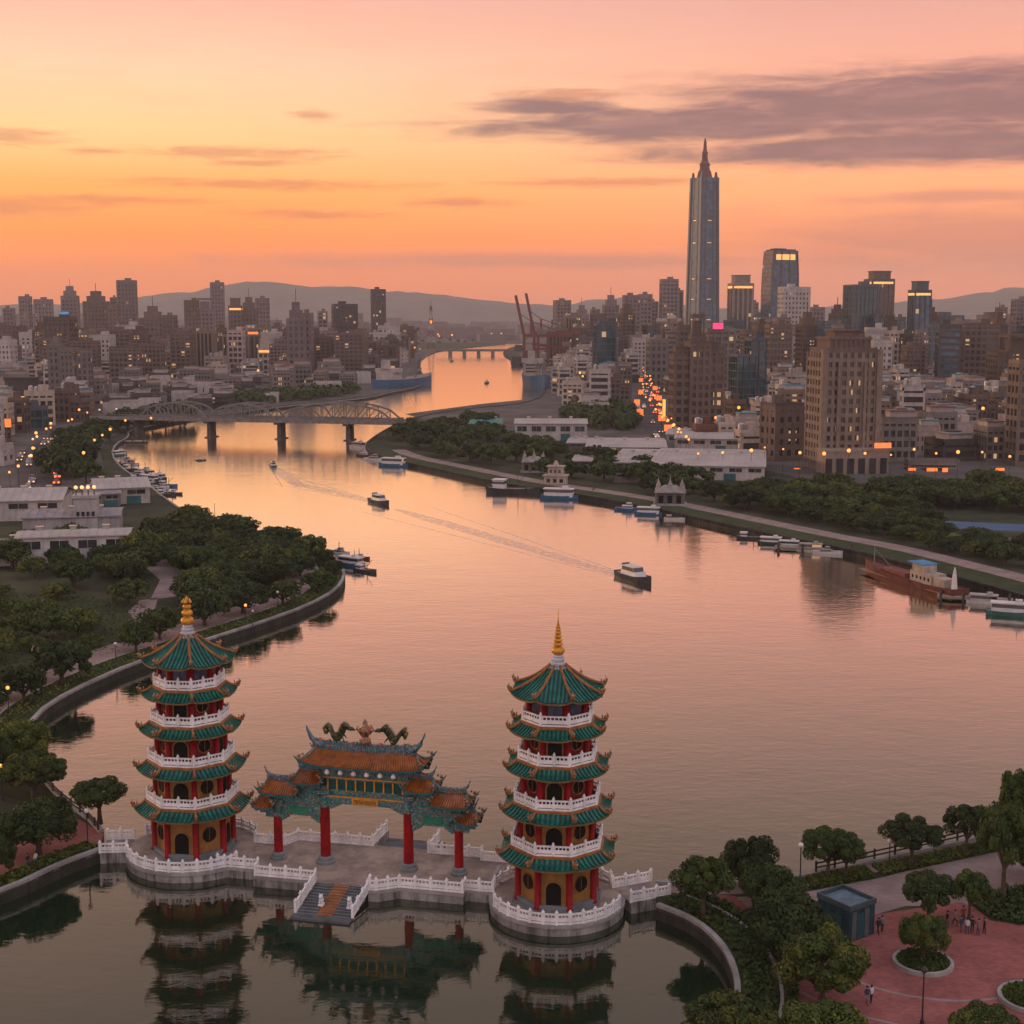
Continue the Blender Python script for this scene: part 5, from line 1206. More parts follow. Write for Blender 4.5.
hall('wide pale warehouse in the middle of the warehouse group', 662, 473, 22, 42, 3.0, -8, WB['lgrey'], RFP, .6)
hall('largest pale flat roofed warehouse left of the tan apartment tower', 722, 480, 32, 50, 4.0, -10, WB['lgrey'], RFP, .8)
hall('pale warehouse behind the largest one', 716, 452, 22, 34, 4.5, -10, WB['lgrey'], RFP, .8)
hall('small pale warehouse at the end of the street of lights', 690, 449, 12, 26, 5, -10, WB['white'], RFP, .7)
hall('low pale shed between warehouse and riverside trees', 606, 470, 17, 24, 2.6, -8, WB['grey'], RFP, .5)
hall('small dark roofed shed beside the riverside trees', 640, 483, 13, 12, 2.6, -8, WB['grey'], RFG, .5)
hall('white two storey hall with pink roof in the left park', 70, 566, 20, 8, 5.6, 12, WB['white'], RFP, .5)
hall('low grey extension with flat roof behind the white park hall', 66, 542, 19, 12, 5.2, 12, WB['lgrey'], M('roof_mauve', (.26, .23, .24), .8, .2), .5, win=False)
hall('pale shed with curved roof at the left picture edge', 12, 521, 19, 18, 4.6, 10, WB['lgrey'], RFP, 1.8)
hall('small low white house left of the white park hall', 6, 566, 12, 10, 3.6, 12, WB['white'], RFG, .5)
hall('pale gabled quay shed with lit wall lamps', 112, 504, 13, 16, 4.0, 20, WB['lgrey'], RFP, 1.6)
hall('lower grey lean to shed beside the gabled quay shed', 94, 507, 8, 14, 3.2, 20, WB['grey'], M('roof_mauve', (.26, .23, .24), .8, .2), .6)
# white tower with lantern top behind the park hall
X, Y = G(88, 540, ZL); t_ = thing('lookout_tower', 'square white concrete tower with lamps on its flat top', 'tower', (X, Y, ZL), R(10)); m_ = MB(); H = Zat(497, Y) - ZL
m_.box(0, 0, 0, 4.6, 4.6, H); m_.box(0, 0, H, 5.2, 5.2, .6); part('wall', m_, [WB['white']], t_); m_ = MB()
for i in range(4): m_ = MB(); m_.box(-1.5 + i, -2.36, H * .55, .6, .1, 1.3); part('window', m_, [GL0], t_)
for i in range(4):
    o = MB(); o.lathe([(.12, H + .6), (.12, H + 2.0)], 6, -1.8 + 1.2 * i, -1.6); part('lamp_post', o, [DKMET], t_); o = MB(); o.ball((-1.8 + 1.2 * i, -1.6, H + 2.2), .4, 8, 5); part('lamp', o, [LAMPW], t_)
HANDS.append((X, Y, 5))

# --- generic blocks: prototypes with parts, then copies
PROTO = []
def proto(desc, blocks, wall, glz, **kw): PROTO.append((desc, bldg('city_block', '', 0, -900, 0, blocks, WB[wall], glz, cat='building', **kw), blocks[0][2], max(b[5] for b in blocks), max(b[3] for b in blocks)))
LOW = []
proto('cream low block with rooftop tank', [(0, 0, 14, 12, 0, 14)], 'cream', GLH, fh=3.4, roof='tank')
proto('grey low block with rust shed', [(0, 0, 16, 12, 0, 12)], 'grey', GLH, fh=3.2, roof='shed', roofm=RFR)
proto('white low block with balconies', [(0, 0, 12, 12, 0, 16)], 'lgrey', GLH, fh=3.2, style='bands', roof='tank')
proto('brown stepped low block', [(-2, 0, 10, 12, 0, 13), (5, 0, 7, 11, 0, 9)], 'brown', GLH, fh=3.2, roof='tank')
proto('pinkish low block with teal shed', [(0, 0, 15, 11, 0, 11)], 'pink', GLH, fh=3.2, spand=.5, pier=.5, roof='shed', roofm=RFT)
proto('dark low flat building', [(0, 0, 18, 14, 0, 7)], 'dgrey', GLH, fh=3.4, style='bands', roof='shed', roofm=RFG)
proto('tan low block with blue shed', [(0, 0, 13, 13, 0, 15)], 'tan', GLH, fh=3.2, roof='shed', roofm=RFB)
proto('flat grey workshop', [(0, 0, 22, 14, 0, 5)], 'grey', GL0, fh=4.5, style='bands', roofm=RFP, roof='none')
proto('flat pale workshop', [(0, 0, 18, 16, 0, 6)], 'lgrey', GL0, fh=5.5, spand=.6, roofm=RFR, roof='none')
NL = len(PROTO)
proto('brown mid rise slab', [(0, 0, 20, 13, 0, 36)], 'brown', GLH, fh=3.4)
proto('grey mid rise slab with stepped top', [(0, 0, 17, 14, 0, 34), (0, 0, 10, 9, 34, 39)], 'mauve', GLH, fh=3.4)
proto('tan mid rise block', [(0, 0, 15, 15, 0, 38)], 'tan', GLH, fh=3.4, style='vert', roof='tank')
proto('dark mid rise block', [(0, 0, 16, 13, 0, 36)], 'dgrey', GLB, fh=3.4, style='bands')
proto('pale mid rise block', [(0, 0, 16, 12, 0, 32)], 'lgrey', GLH, fh=3.4, spand=.5, pier=.45)
proto('blue glass mid rise block', [(0, 0, 15, 13, 0, 38)], 'blue', GLB, fh=3.6, spand=.2, pier=.1)
proto('teal glass mid rise block', [(0, 0, 13, 13, 0, 40)], 'blue', GLT, fh=3.6, spand=.15, pier=.1)
proto('slim brown high rise', [(0, 0, 11, 11, 0, 46)], 'dbrown', GLH, fh=3.4, crown='step')
NM = len(PROTO)
CGL = GL([(-60, 470), (20, 455), (60, 430), (96, 420), (235, 409), (335, 394), (392, 374), (402, 360), (418, 349), (300, 345), (-60, 345)])
CGR = GL([(545, 391), (548, 376), (517, 357), (524, 345), (1060, 345), (1060, 482), (930, 476), (800, 474), (745, 450), (690, 440), (600, 420), (560, 402)])
rdist = lambda p, pl: min(math.dist(p, q_) for q_ in pl)
random.seed(21); cand = []
Y = 440.0
while Y < 2200:
    st = 12 + Y * .0125; X = -Y * .40
    while X < Y * .40:
        x, y = X + random.uniform(-.25, .25) * st, Y + random.uniform(-.25, .25) * st; X += st
        px, py = PX(x, y, ZL)
        side = 'L' if inpoly((x, y), CGL) else 'R' if inpoly((x, y), CGR) else None
        if not side: continue
        if any((x - a) ** 2 + (y - b) ** 2 < (c + 7) ** 2 for a, b, c in HANDS): continue
        if rdist((x, y), ROADR) < 16 or rdist((x, y), ROADL) < 17: continue
        if side == 'R' and px < 556: continue
        if side == 'R' and px < 665 and 384 < py < 470 and px > 640: continue
        hi = random.random(); far = y
        if side == 'L':
            if 95 < px < 420 and far < 1000: tp = random.choice((7, 8, 5, 7, 8, 5, 1)); sz = .8
            elif far < 900: tp = random.randrange(0, 7); sz = 1
            else: tp = random.choice([NL, NL + 1, NL + 2, NL + 4, NM - 1, NL]) if hi < .42 else random.randrange(0, 7); sz = 1
        else:
            if px < 600 and far < 1300: tp = random.choice((7, 8, 5, 0, 2)); sz = .8
            elif far < 800: tp = random.randrange(0, 7); sz = .9
            else: tp = random.randrange(NL, NM) if hi < .45 else random.randrange(0, 7); sz = 1
        grow = 1 + max(0, far - 900) / 1500
        sz *= .74 + .26 * min(1, max(0, far - 500) / 700); s3 = (random.uniform(.75, 1.2) * grow * sz, random.uniform(.75, 1.2) * grow * sz, random.uniform(.7, 1.2) * (grow if tp >= NL else .95))
        h = PROTO[tp][3] * s3[2]; hmax = Zat((random.uniform(326, 346) if side == 'L' else random.uniform(314, 338)) if far > 900 else 325, y) - ZL
        hmax = max(hmax, 7)
        if h > hmax: s3 = (s3[0], s3[1], s3[2] * hmax / h); h = hmax
        cand.append((y, x, tp, s3, h, px, side))
    Y += st * .95
cand.sort(); vis = []
HC.sort(); hi_ = 0
for c in cand:
    while hi_ < len(HC) and HC[hi_][0] < c[0]: cover(*HC[hi_][1:]); hi_ += 1
    y, x, tp, s3, h, px, side = c; wpx = PROTO[tp][2] * s3[0] / y * F; top = PX(x, y, ZL + h)[1]; base = PX(x, y, ZL)[1]
    a, b = max(0, int(px - wpx / 2) + 150), min(1399, int(px + wpx / 2) + 151)
    if b <= a or px < -20 or px > 1044: continue
    area = float(np.maximum(0, np.minimum(SKY[a:b], base) - top).sum())
    vis.append((area, c))
    SKY[a:b] = np.minimum(SKY[a:b], top)
vis.sort(key=lambda v_: -v_[0]); NB = 0
def zone(px, y, side):
    if side == 'L':
        s = 'left of the slender tower' if px < 70 else 'left of the bridge' if px < 150 else 'behind the bridge' if px < 260 else 'near the left ship'
    else: s = 'near the cranes' if px < 640 else 'behind the stepped tower' if px < 800 else 'behind the tan tower' if px < 890 else 'right of the tan tower'
    return s + (', front' if y < 700 else ', middle' if y < 1200 else ', far')
rest = MB()
for area, (y, x, tp, s3, h, px, side) in vis[285:]:
    if area < 6: break
    wd, dp_ = PROTO[tp][2] * s3[0], PROTO[tp][4] * s3[1]; c_ = tp % 5; r_ = random.choice((0, .1, -.15, .3)); rest.box(x, y, ZL, wd, dp_, h, r_, c_); rest.box(x, y, ZL + h, wd * .5, dp_ * .45, 2.5, r_, c_)
    n_ = max(1, int(h / 3.6))
    for i in range(n_): rest.box(x, y, ZL + h * (i + .45) / n_, wd + .1, dp_ + .1, h / n_ * .4, r_, 5)
structure('city_block_mass', rest, [WB['cream'], WB['grey'], WB['lgrey'], WB['brown'], WB['mauve'], GLH], 'stuff')
for area, (y, x, tp, s3, h, px, side) in vis[:285]:
    if area < 14: break
    o = dup(PROTO[tp][1], (x, y, ZL), random.choice((0, .1, -.15, .3)) + (pi / 2 if random.random() < .2 else 0), s3); o['group'] = 'city blocks on the left bank' if side == 'L' else 'city blocks on the right bank'
    later(o, PROTO[tp][0], zone(px, y, side)); NB += 1
for p in PROTO:
    for ch in list(p[1].children): bpy.data.objects.remove(ch)
    bpy.data.objects.remove(p[1])
SC['fill_note'] = f'{NB} {len(cand)} {TN[0]}'; pass
# ------------------------------------------------------------------ bridges
def truss_bridge():
    A_, B_ = G(96, 413, 9.0), G(402, 418.5, 9.0); zd = 8.0
    p0 = Vector((A_[0], A_[1], 0)); p1 = Vector((B_[0], B_[1], 0)); L = (p1 - p0).length; a = math.atan2(p1.y - p0.y, p1.x - p0.x)
    t_ = thing('truss_bridge', 'grey steel truss bridge of three arched spans crossing the river', 'bridge', (p0.x, p0.y, 0), a)
    fx = lambda px: (px - 96) / (402 - 96) * L
    m_ = MB(); m_.box(L / 2, 0, zd - .8, L, 10, .8); m_.box(L / 2, -5, zd - 1.1, L, .5, 1.3); m_.box(L / 2, 5, zd - 1.1, L, .5, 1.3); part('deck', m_, [M('bridge_concrete', (.20, .175, .16), .8)], t_)
    m_ = MB(); m_.box(L / 2, 0, zd - .01, L, 8.6, .05); part('roadway', m_, [ASPH], t_)
    for px in (140, 215, 285, 352):
        m_ = MB(); x = fx(px); m_.box(x, 0, -2, 1.7, 5, zd + .6, 0, 0, .9); m_.box(x, 0, zd - 1.9, 2.1, 10, .7); m_.box(x, 0, -2, 2.8, 7, 2.8); part('pier', m_, [M('pier_concrete', (.12, .105, .10), .9, dirt=.5)], t_)
    for xa, xb in ((148, 216), (218, 284), (286, 398)):
        m_ = MB(); xa, xb = fx(xa), fx(xb); n = 10 if xb - xa > 40 else 8; hh = 6.2 if n == 10 else 5.4
        f = lambda i: zd + .4 + hh * (1 - (2 * i / n - 1) ** 2) ** .6 if 0 < i < n else zd
        for s in (-1, 1):
            for i in range(n):
                x0, x1 = xa + (xb - xa) * i / n, xa + (xb - xa) * (i + 1) / n
                m_.beam((x0, s * 5, f(i)), (x1, s * 5, f(i + 1)), .55, .6)
                if i: m_.beam((x0, s * 5, zd), (x0, s * 5, f(i)), .32, .32)
                if 0 < i < n - 1:
                    if i < n / 2: m_.beam((x0, s * 5, f(i)), (x1, s * 5, zd), .3, .3)
                    if i >= n / 2 - 1: m_.beam((x0, s * 5, zd), (x1, s * 5, f(i + 1)), .3, .3)
            m_.beam((xa, s * 5, zd + .5), (xb, s * 5, zd + .5), .4, .5)
        for i in range(2, n - 1): x0 = xa + (xb - xa) * i / n; m_.beam((x0, -5, f(i)), (x0, 5, f(i)), .3, .3); 
        part('truss', m_, [STEEL], t_)
    m_ = MB()
    for s in (-1, 1):
        m_.beam((0, s * 4.6, zd + 1.0), (L, s * 4.6, zd + 1.0), .1, .1)
        for i in range(60): m_.box(L * i / 60, s * 4.6, zd, .1, .1, 1.0)
    part('handrail', m_, [STEEL], t_)
truss_bridge()
A_, B_ = G(436, 349.5, 8), G(507, 349.5, 8); m_ = MB(); L = B_[0] - A_[0]
t_ = thing('road_bridge', 'low distant road bridge across the river mouth', 'bridge', (A_[0], A_[1], 0)); m_.box(L / 2, 0, 6, L, 10, 2.4); part('deck', m_, [STEEL], t_)
for k_ in range(1, 5): m_ = MB(); m_.box(L * k_ / 5, 0, -2, 4, 8, 8.2); part('pier', m_, [STEEL], t_)

# ------------------------------------------------------------------ harbour cranes, mast, ships
CR_ = M('crane_red', (.15, .034, .026), .6, .2); CD_ = M('crane_dark', (.10, .06, .05), .7, .2)
def crane(label, px, py, Y, H, up, mat, s=1):
    X = Xat(px, Y, 0); t_ = thing('harbour_crane', label, 'crane', (X, Y, ZL)); m_ = MB(); hw, dp = H * .13, H * .16
    for sx in (-1, 1):
        for sy in (-1, 1): m_.beam((sx * hw, sy * dp, 0), (sx * hw, sy * dp, H * .62), 2.2, 2.2)
        m_.beam((sx * hw, -dp, H * .3), (sx * hw, dp, H * .3), 1.6, 1.8); m_.beam((sx * hw, -dp, H * .3), (sx * hw, dp, H * .6), 1.1, 1.1)
    for sy in (-1, 1): m_.beam((-hw, sy * dp, H * .6), (hw, sy * dp, H * .6), 1.8, 2.2); m_.beam((-hw, sy * dp, H * .3), (hw, sy * dp, H * .3), 1.6, 1.8)
    part('leg_frame', m_, [mat], t_)
    m_ = MB(); m_.beam((-s * hw, 0, H * .6), (s * H * .75, 0, H * .6), 3.0, 2.6); m_.beam((0, 0, H * .6), (0, 0, H * .86), 1.6, 1.6); m_.beam((0, 0, H * .86), (s * H * .7, 0, H * .62), .7, .7); part('back_girder', m_, [mat], t_)
    m_ = MB(); b0 = Vector((-s * hw, 0, H * .6)); b1 = b0 + Vector((-s * cos(R(up)), 0, sin(R(up)))) * H * .75
    for k_ in (-1.4, 1.4): m_.beam(b0 + Vector((0, k_, 0)), b1 + Vector((0, k_, 0)), 1.2, 2.4)
    for i in range(9): q_ = b0 + (b1 - b0) * (i + .5) / 9; m_.beam(q_ + Vector((0, -1.4, 0)), q_ + Vector((0, 1.4, 0)), .8, .8)
    m_.beam((0, 0, H * .86), b0 + (b1 - b0) * .55, .6, .6); part('boom', m_, [mat], t_)
    m_ = MB(); m_.box(s * H * .2, 0, H * .62, 8, 5, 4.2); part('machine_house', m_, [WB['grey']], t_)
crane('red harbour crane with raised boom, nearer the river', 531, 350, 1230, 46, 78, CR_)
crane('red harbour crane with raised boom, farther from the river', 541, 350, 1300, 48, 78, CR_)
crane('red harbour crane with level boom beside the raised ones', 560, 350, 1260, 28, 8, CR_)
crane('dark harbour crane with level boom on the left quay', 372, 352, 1150, 32, 6, CD_, -1)
crane('dark harbour crane with tilted boom on the left quay', 392, 352, 1210, 32, 38, CD_, -1)
Y = 1900; X = Xat(431, Y, 30); H = Zat(301, Y); t_ = thing('lattice_mast', 'red and white lattice mast at the river mouth', 'mast', (X, Y, ZL)); m_ = MB()
for k_ in range(8):
    z0, z1 = H * k_ / 8, H * (k_ + 1) / 8; w0, w1 = 9 * (1 - k_ / 8.6), 9 * (1 - (k_ + 1) / 8.6)
    for sx, sy in ((-1, -1), (1, -1), (1, 1), (-1, 1)):
        m_.beam((sx * w0 / 2, sy * w0 / 2, z0), (sx * w1 / 2, sy * w1 / 2, z1), 1.1, 1.1, k_ % 2); m_.beam((sx * w0 / 2, sy * w0 / 2, z0), (-sy * w1 / 2, sx * w1 / 2, z1), .7, .7, k_ % 2)
part('lattice', m_, [CR_, WB['white']], t_); m_ = MB(); m_.ball((0, 0, H * .55), 2.2, 8, 5); part('beacon', m_, [LAMPG], t_)

def hullmesh(L, Wd, H, mi=0, sheer=.5, mb_=None, stern=.8):
    mb_ = mb_ or MB(); n = 12; vs = []
    for i in range(n + 1):
        t2 = i / n; x = -L / 2 + L * t2
        wf = stern + (1 - stern) * min(1, t2 / .25) if t2 < .25 else (1 if t2 < .6 else max(.02, 1 - ((t2 - .6) / .4) ** 2.0)); zz_ = H + sheer * max(0, (t2 - .5) / .5) ** 2 + sheer * .3 * max(0, (.25 - t2) / .25)
        vs += [(x, -Wd / 2 * wf, zz_), (x, -Wd / 2 * wf * .8, -.4), (x, Wd / 2 * wf * .8, -.4), (x, Wd / 2 * wf, zz_), (x, Wd / 2 * wf * .94, zz_ - .25 * min(1, H)), (x, -Wd / 2 * wf * .94, zz_ - .25 * min(1, H))]
    fs = []
    for i in range(n):
        o, p = i * 6, (i + 1) * 6; fs += [(o, p, p + 1, o + 1)[::-1], (o + 2, p + 2, p + 3, o + 3)[::-1], (o + 3, p + 3, p + 4, o + 4)[::-1], (o + 5, p + 5, p, o)[::-1]]; 
    fs += [(0, 1, 2, 3), (n * 6, n * 6 + 3, n * 6 + 2, n * 6 + 1)]; mb_.add(vs, fs, mi)
    mb_.add(vs, [(i * 6 + 5, (i + 1) * 6 + 5, (i + 1) * 6 + 4, i * 6 + 4)[::-1] for i in range(n)], mi + 1); return mb_
DECK = M('boat_deck', (.24, .19, .15), .8, .3); BWH = M('boat_white', (.62, .58, .57), .4, .12, dirt=.15); BBL = M('boat_blue', (.04, .12, .22), .5, .2); BGR = M('boat_green', (.05, .14, .12), .5, .2); BDK = M('boat_dark', (.05, .05, .055), .6, .3); BRD = M('ship_red', (.13, .036, .028), .65, .35, dirt=.5); TARP = M('blue_tarp', (.05, .22, .42), .6, .2)
def big_ship(label, px, py, L, Wd, H, rz, hm, sup, Y=None):
    X, Y = G(px, py, 0); t_ = thing('cargo_ship', label, 'ship', (X, Y, WLV), rz); part('hull', hullmesh(L, Wd, H, 0, 2), [hm, DECK], t_)
    m_ = MB(); m_.box(-L * .34, 0, H - .3, L * .16, Wd * .8, sup); m_.box(-L * .34, 0, H + sup - .3, L * .13, Wd * .95, 2.6); m_.box(-L * .40, 0, H + sup + 2.2, L * .05, Wd * .3, 5); part('bridge_house', m_, [WB['lgrey']], t_)
    m_ = MB()
    for k_ in range(3): m_.box(-L * .34 + L * .083, 0, H + sup * (.2 + .27 * k_), .3, Wd * .7, sup * .1)
    part('window', m_, [GL0], t_)
    for k_ in range(2): m_ = MB(); x = -L * .05 + k_ * L * .22; m_.beam((x, 0, H - .3), (x, 0, H + sup * .9), 1.2, 1.2); m_.beam((x, 0, H + sup * .7), (x + L * .12, 0, H + sup * 1.05), .8, .8); part('derrick', m_, [STEEL], t_)
big_ship('grey cargo ship seen from the stern at the left quay', 407, 388, 80, 15, 6, R(70), BBL, 5)
big_ship('dark hulled ship moored below the red cranes', 537, 389, 60, 14, 8, R(-82), BBL, 8)
for i, (px, py) in enumerate([(520, 352), (530, 361), (519, 366)]):
    X, Y = G(px, py, 0); t_ = thing('barge', ['low dark barge at the river mouth', 'low dark barge below the raised cranes', 'wide dark barge at the right bank bend'][i], 'barge', (X, Y, WLV), R(80)); part('hull', hullmesh(40, 11, 4, 0, 1), [BDK, DECK], t_); m_ = MB(); m_.box(-12, 0, 3.7, 8, 8, 5, 0, 0, .9); m_.box(6, 0, 3.7, 16, 7, 2); part('cabin', m_, [WB['dgrey']], t_)

def red_ship():
    (xa, ya), (xb, yb) = G(864, 572, 0), G(958, 601, 0); L = math.dist((xa, ya), (xb, yb)); a = math.atan2(ya - yb, xa - xb)
    t_ = thing('cargo_ship', 'rusty red coaster moored along the right bank', 'ship', ((xa + xb) / 2, (ya + yb) / 2 - 1.0, WLV), a)
    part('hull', hullmesh(L, 4.6, 1.5, 0, 1.0), [BRD, M('rust_deck', (.13, .05, .04), .8, .3)], t_)
    m_ = MB(); m_.box(0, 0, .6, L * .93, 4.1, .12, 0, 0); part('hull_band', m_, [M('ship_band', (.30, .16, .12), .7)], t_)
    m_ = MB(); m_.box(-L * .18, 0, 1.25, L * .22, 3.0, 1.9); m_.box(-L * .14, 0, 3.15, L * .12, 2.6, 1.2); m_.box(-L * .34, 0, 1.3, L * .12, 2.6, 1.5); part('deckhouse', m_, [M('ship_cream', (.34, .28, .24), .6, dirt=.3)], t_)
    for k_ in range(5):
        for s in (-1, 1): m_ = MB(); m_.box(-L * .26 + k_ * L * .04, s * 1.52, 1.9, .4, .06, .55); part('window', m_, [DARK], t_)
    m_ = MB(); m_.box(-L * .12, 0, 4.4, L * .15, 3.2, .18); part('awning', m_, [TARP], t_)
    m_ = MB(); m_.box(L * .12, 0, 1.2, L * .26, 2.8, .8); part('cargo_hatch', m_, [M('hatch_red', (.17, .05, .04), .7)], t_)
    m_ = MB(); m_.tube([(L * .40, 0, 1.5), (L * .40, 0, 5.2)], [.09, .04], 6); m_.tube([(L * .40, 0, 4.6), (L * .2, 0, 2)], .03, 4); part('mast', m_, [WB['lgrey']], t_)
    m_ = MB(); m_.lathe([(.55, 1.3), (.42, 3.2), (.22, 4.6), (.05, 5.2)], 8, -L * .44, 0); part('funnel', m_, [BWH], t_)
red_ship()

def boat(label, X, Y, L, rz, hm, kind, group='boats moored along the river'):
    if kind != 'speed':                                       # keep the hull clear of the bank
        for sh, sg in ((SH_L2, -1), (SH_R, 1)):
            j = min(range(1, len(sh) - 1), key=lambda i: math.dist(sh[i], (X, Y))); tx_, ty_ = sh[j + 1][0] - sh[j - 1][0], sh[j + 1][1] - sh[j - 1][1]; ll = math.hypot(tx_, ty_); nx_, ny_ = -ty_ / ll * sg, tx_ / ll * sg
            nx_, ny_ = -nx_ * -1, -ny_ * -1
            dd = (X - sh[j][0]) * nx_ + (Y - sh[j][1]) * ny_; need = L * .22 + .5
            if math.dist(sh[j], (X, Y)) < 40 and dd < need: X += nx_ * (need - dd); Y += ny_ * (need - dd)
    t_ = thing('moored_boat' if kind != 'speed' else 'speedboat', label, 'boat', (X, Y, WLV), rz, group); Wd = L * .30; H = L * .085
    part('hull', hullmesh(L, Wd, H, 0, L * .05), [hm, DECK], t_)
    m_ = MB(); g = MB(); r_ = MB()
    if kind == 'cabin':
        m_.box(-L * .08, 0, H - .3, L * .36, Wd * .68, L * .13, 0, 0, .93); m_.box(-L * .02, 0, H - .3 + L * .13, L * .18, Wd * .56, L * .085, 0, 0, .9); g.box(-L * .08, 0, H - .3 + L * .06, L * .345, Wd * .69, L * .04); g.box(-L * .02, 0, H - .3 + L * .155, L * .178, Wd * .565, L * .035); r_.tube([(-L * .1, 0, H + L * .15), (-L * .1, 0, H + L * .42)], [.08, .03], 5); r_.box(-L * .1, 0, H + L * .3, .06, Wd * .3, .06)
    elif kind == 'ferry':
        m_.box(-L * .04, 0, H - .3, L * .72, Wd * .84, L * .11); m_.box(-L * .04, 0, H - .3 + L * .19, L * .76, Wd * .92, .2); m_.box(L * .12, 0, H + L * .17, L * .14, Wd * .5, L * .07); g.box(-L * .04, 0, H - .3 + L * .11, L * .70, Wd * .8, L * .08); r_.tube([(L * .1, 0, H + L * .2), (L * .1, 0, H + L * .38)], [.08, .03], 5)
    elif kind == 'work':
        m_.box(-L * .28, 0, H - .3, L * .2, Wd * .7, L * .16); m_.box(-L * .28, 0, H - .3 + L * .16, L * .24, Wd * .8, .18); g.box(-L * .28, 0, H - .3 + L * .09, L * .205, Wd * .71, L * .045); r_.tube([(L * .05, 0, H - .2), (L * .05, 0, H + L * .3)], [.1, .05], 5); r_.tube([(L * .05, 0, H + L * .1), (L * .3, 0, H + L * .34)], [.07, .04], 5)
    else:
        m_.box(-L * .06, 0, H - .25, L * .5, Wd * .74, L * .09, 0, 0, .9); m_.box(-L * .12, 0, H - .25 + L * .155, L * .42, Wd * .7, .14); g.box(-L * .08, 0, H - .25 + L * .09, L * .40, Wd * .64, L * .068, 0, 0, .94); r_.box(-L * .3, 0, H + L * .13, .08, Wd * .5, .4)
    part('cabin', m_, [BWH if hm != BWH else WB['lgrey']], t_); part('cabin_window', g, [GL0], t_); part('mast' if kind != 'speed' else 'radar_arch', r_, [DKMET], t_)
    return t_
random.seed(5)
def boatrow(lst):
    for (px, py, wpx, ang, hm, kind, label) in lst:
        X, Y = G(px, py, 0); boat(label, X, Y, wpx / F * (Y * cos(PIT) + CH * sin(PIT)), R(ang), hm, kind)
boatrow([(352, 568, 36, -35, BBL, 'ferry', 'blue hulled covered boat at the left park tip'), (366, 574, 30, -40, BDK, 'work', 'dark work boat outermost at the left park tip'), (341, 556, 26, -40, BWH, 'cabin', 'white cabin boat innermost at the left park tip'), (361, 561, 22, -30, BRD, 'cabin', 'small reddish cabin boat behind the covered boat at the park tip'),
 (113, 457, 20, 60, BGR, 'ferry', 'turquoise covered boat at the head of the left harbour'), (122, 466, 18, -50, BDK, 'cabin', 'dark cabin boat beside the turquoise covered boat'), (131, 472, 24, -40, BDK, 'work', 'dark work boat in the left harbour row, second from the turquoise boat'), (141, 477, 26, -30, BBL, 'cabin', 'blue cabin boat in the left harbour row'), (150, 483, 26, -30, BDK, 'ferry', 'dark covered boat in the left harbour row'), (158, 490, 28, -25, BWH, 'work', 'white work boat in the left harbour row'), (166, 497, 24, -20, BDK, 'work', 'dark work boat at the outer end of the left harbour row'), (146, 492, 18, -30, BRD, 'cabin', 'small red cabin boat tucked inside the left harbour row'), (128, 462, 16, -40, BWH, 'cabin', 'small white cabin boat near the turquoise covered boat'),
 (134, 466, 20, -45, BWH, 'work', 'pale work boat outermost near the turquoise covered boat'), (147, 474, 22, -35, BRD, 'cabin', 'reddish cabin boat on the outer side of the left harbour row'), (158, 481, 24, -30, BDK, 'ferry', 'dark covered boat on the outer side of the left harbour row'), (168, 488, 24, -25, BBL, 'work', 'blue work boat on the outer side of the left harbour row'), (174, 496, 20, -20, BDK, 'cabin', 'dark cabin boat farthest out in the left harbour'),
 (372, 449, 22, -40, BWH, 'ferry', 'white excursion boat at the peninsula tip'), (383, 457, 20, -32, BDK, 'cabin', 'dark cabin boat behind the white excursion boat'), (394, 461, 24, -28, BWH, 'cabin', 'white cabin boat third from the peninsula tip'), (407, 467, 32, -20, BBL, 'ferry', 'blue and white excursion boat off the peninsula'), (398, 466, 18, -24, BWH, 'cabin', 'small white boat between excursion boats'),
 (540, 492, 56, -14, BDK, 'work', 'long dark dredger barge moored at mid right bank'), (575, 499, 40, -12, BBL, 'ferry', 'blue covered boat behind the long dark dredger'), (520, 488, 24, -14, BRD, 'cabin', 'small red boat at the bow of the long dark dredger'),
 (632, 512, 30, -16, BBL, 'cabin', 'blue cabin boat below the pale pavilion'), (655, 516, 30, -14, BBL, 'ferry', 'blue covered boat below the pale pavilion'), (684, 521, 22, -14, BWH, 'work', 'small white boat at the end of the pavilion quay'),
 (752, 541, 30, -20, BDK, 'work', 'dark work barge left of the white tour boats'), (772, 546, 28, -20, BDK, 'ferry', 'dark covered barge left of the white tour boats'), (790, 549, 26, -18, BBL, 'ferry', 'blue tour boat in the right bank row'), (812, 553, 30, -14, BWH, 'ferry', 'white tour boat with flat awning in the right bank row'), (828, 556, 30, -12, BWH, 'cabin', 'white tour boat at the outer end of the right bank row'),
 (985, 606, 36, -22, BWH, 'ferry', 'white covered boat behind the rusty red coaster'), (1012, 618, 50, -20, BGR, 'ferry', 'green hulled covered boat at the right picture edge')])
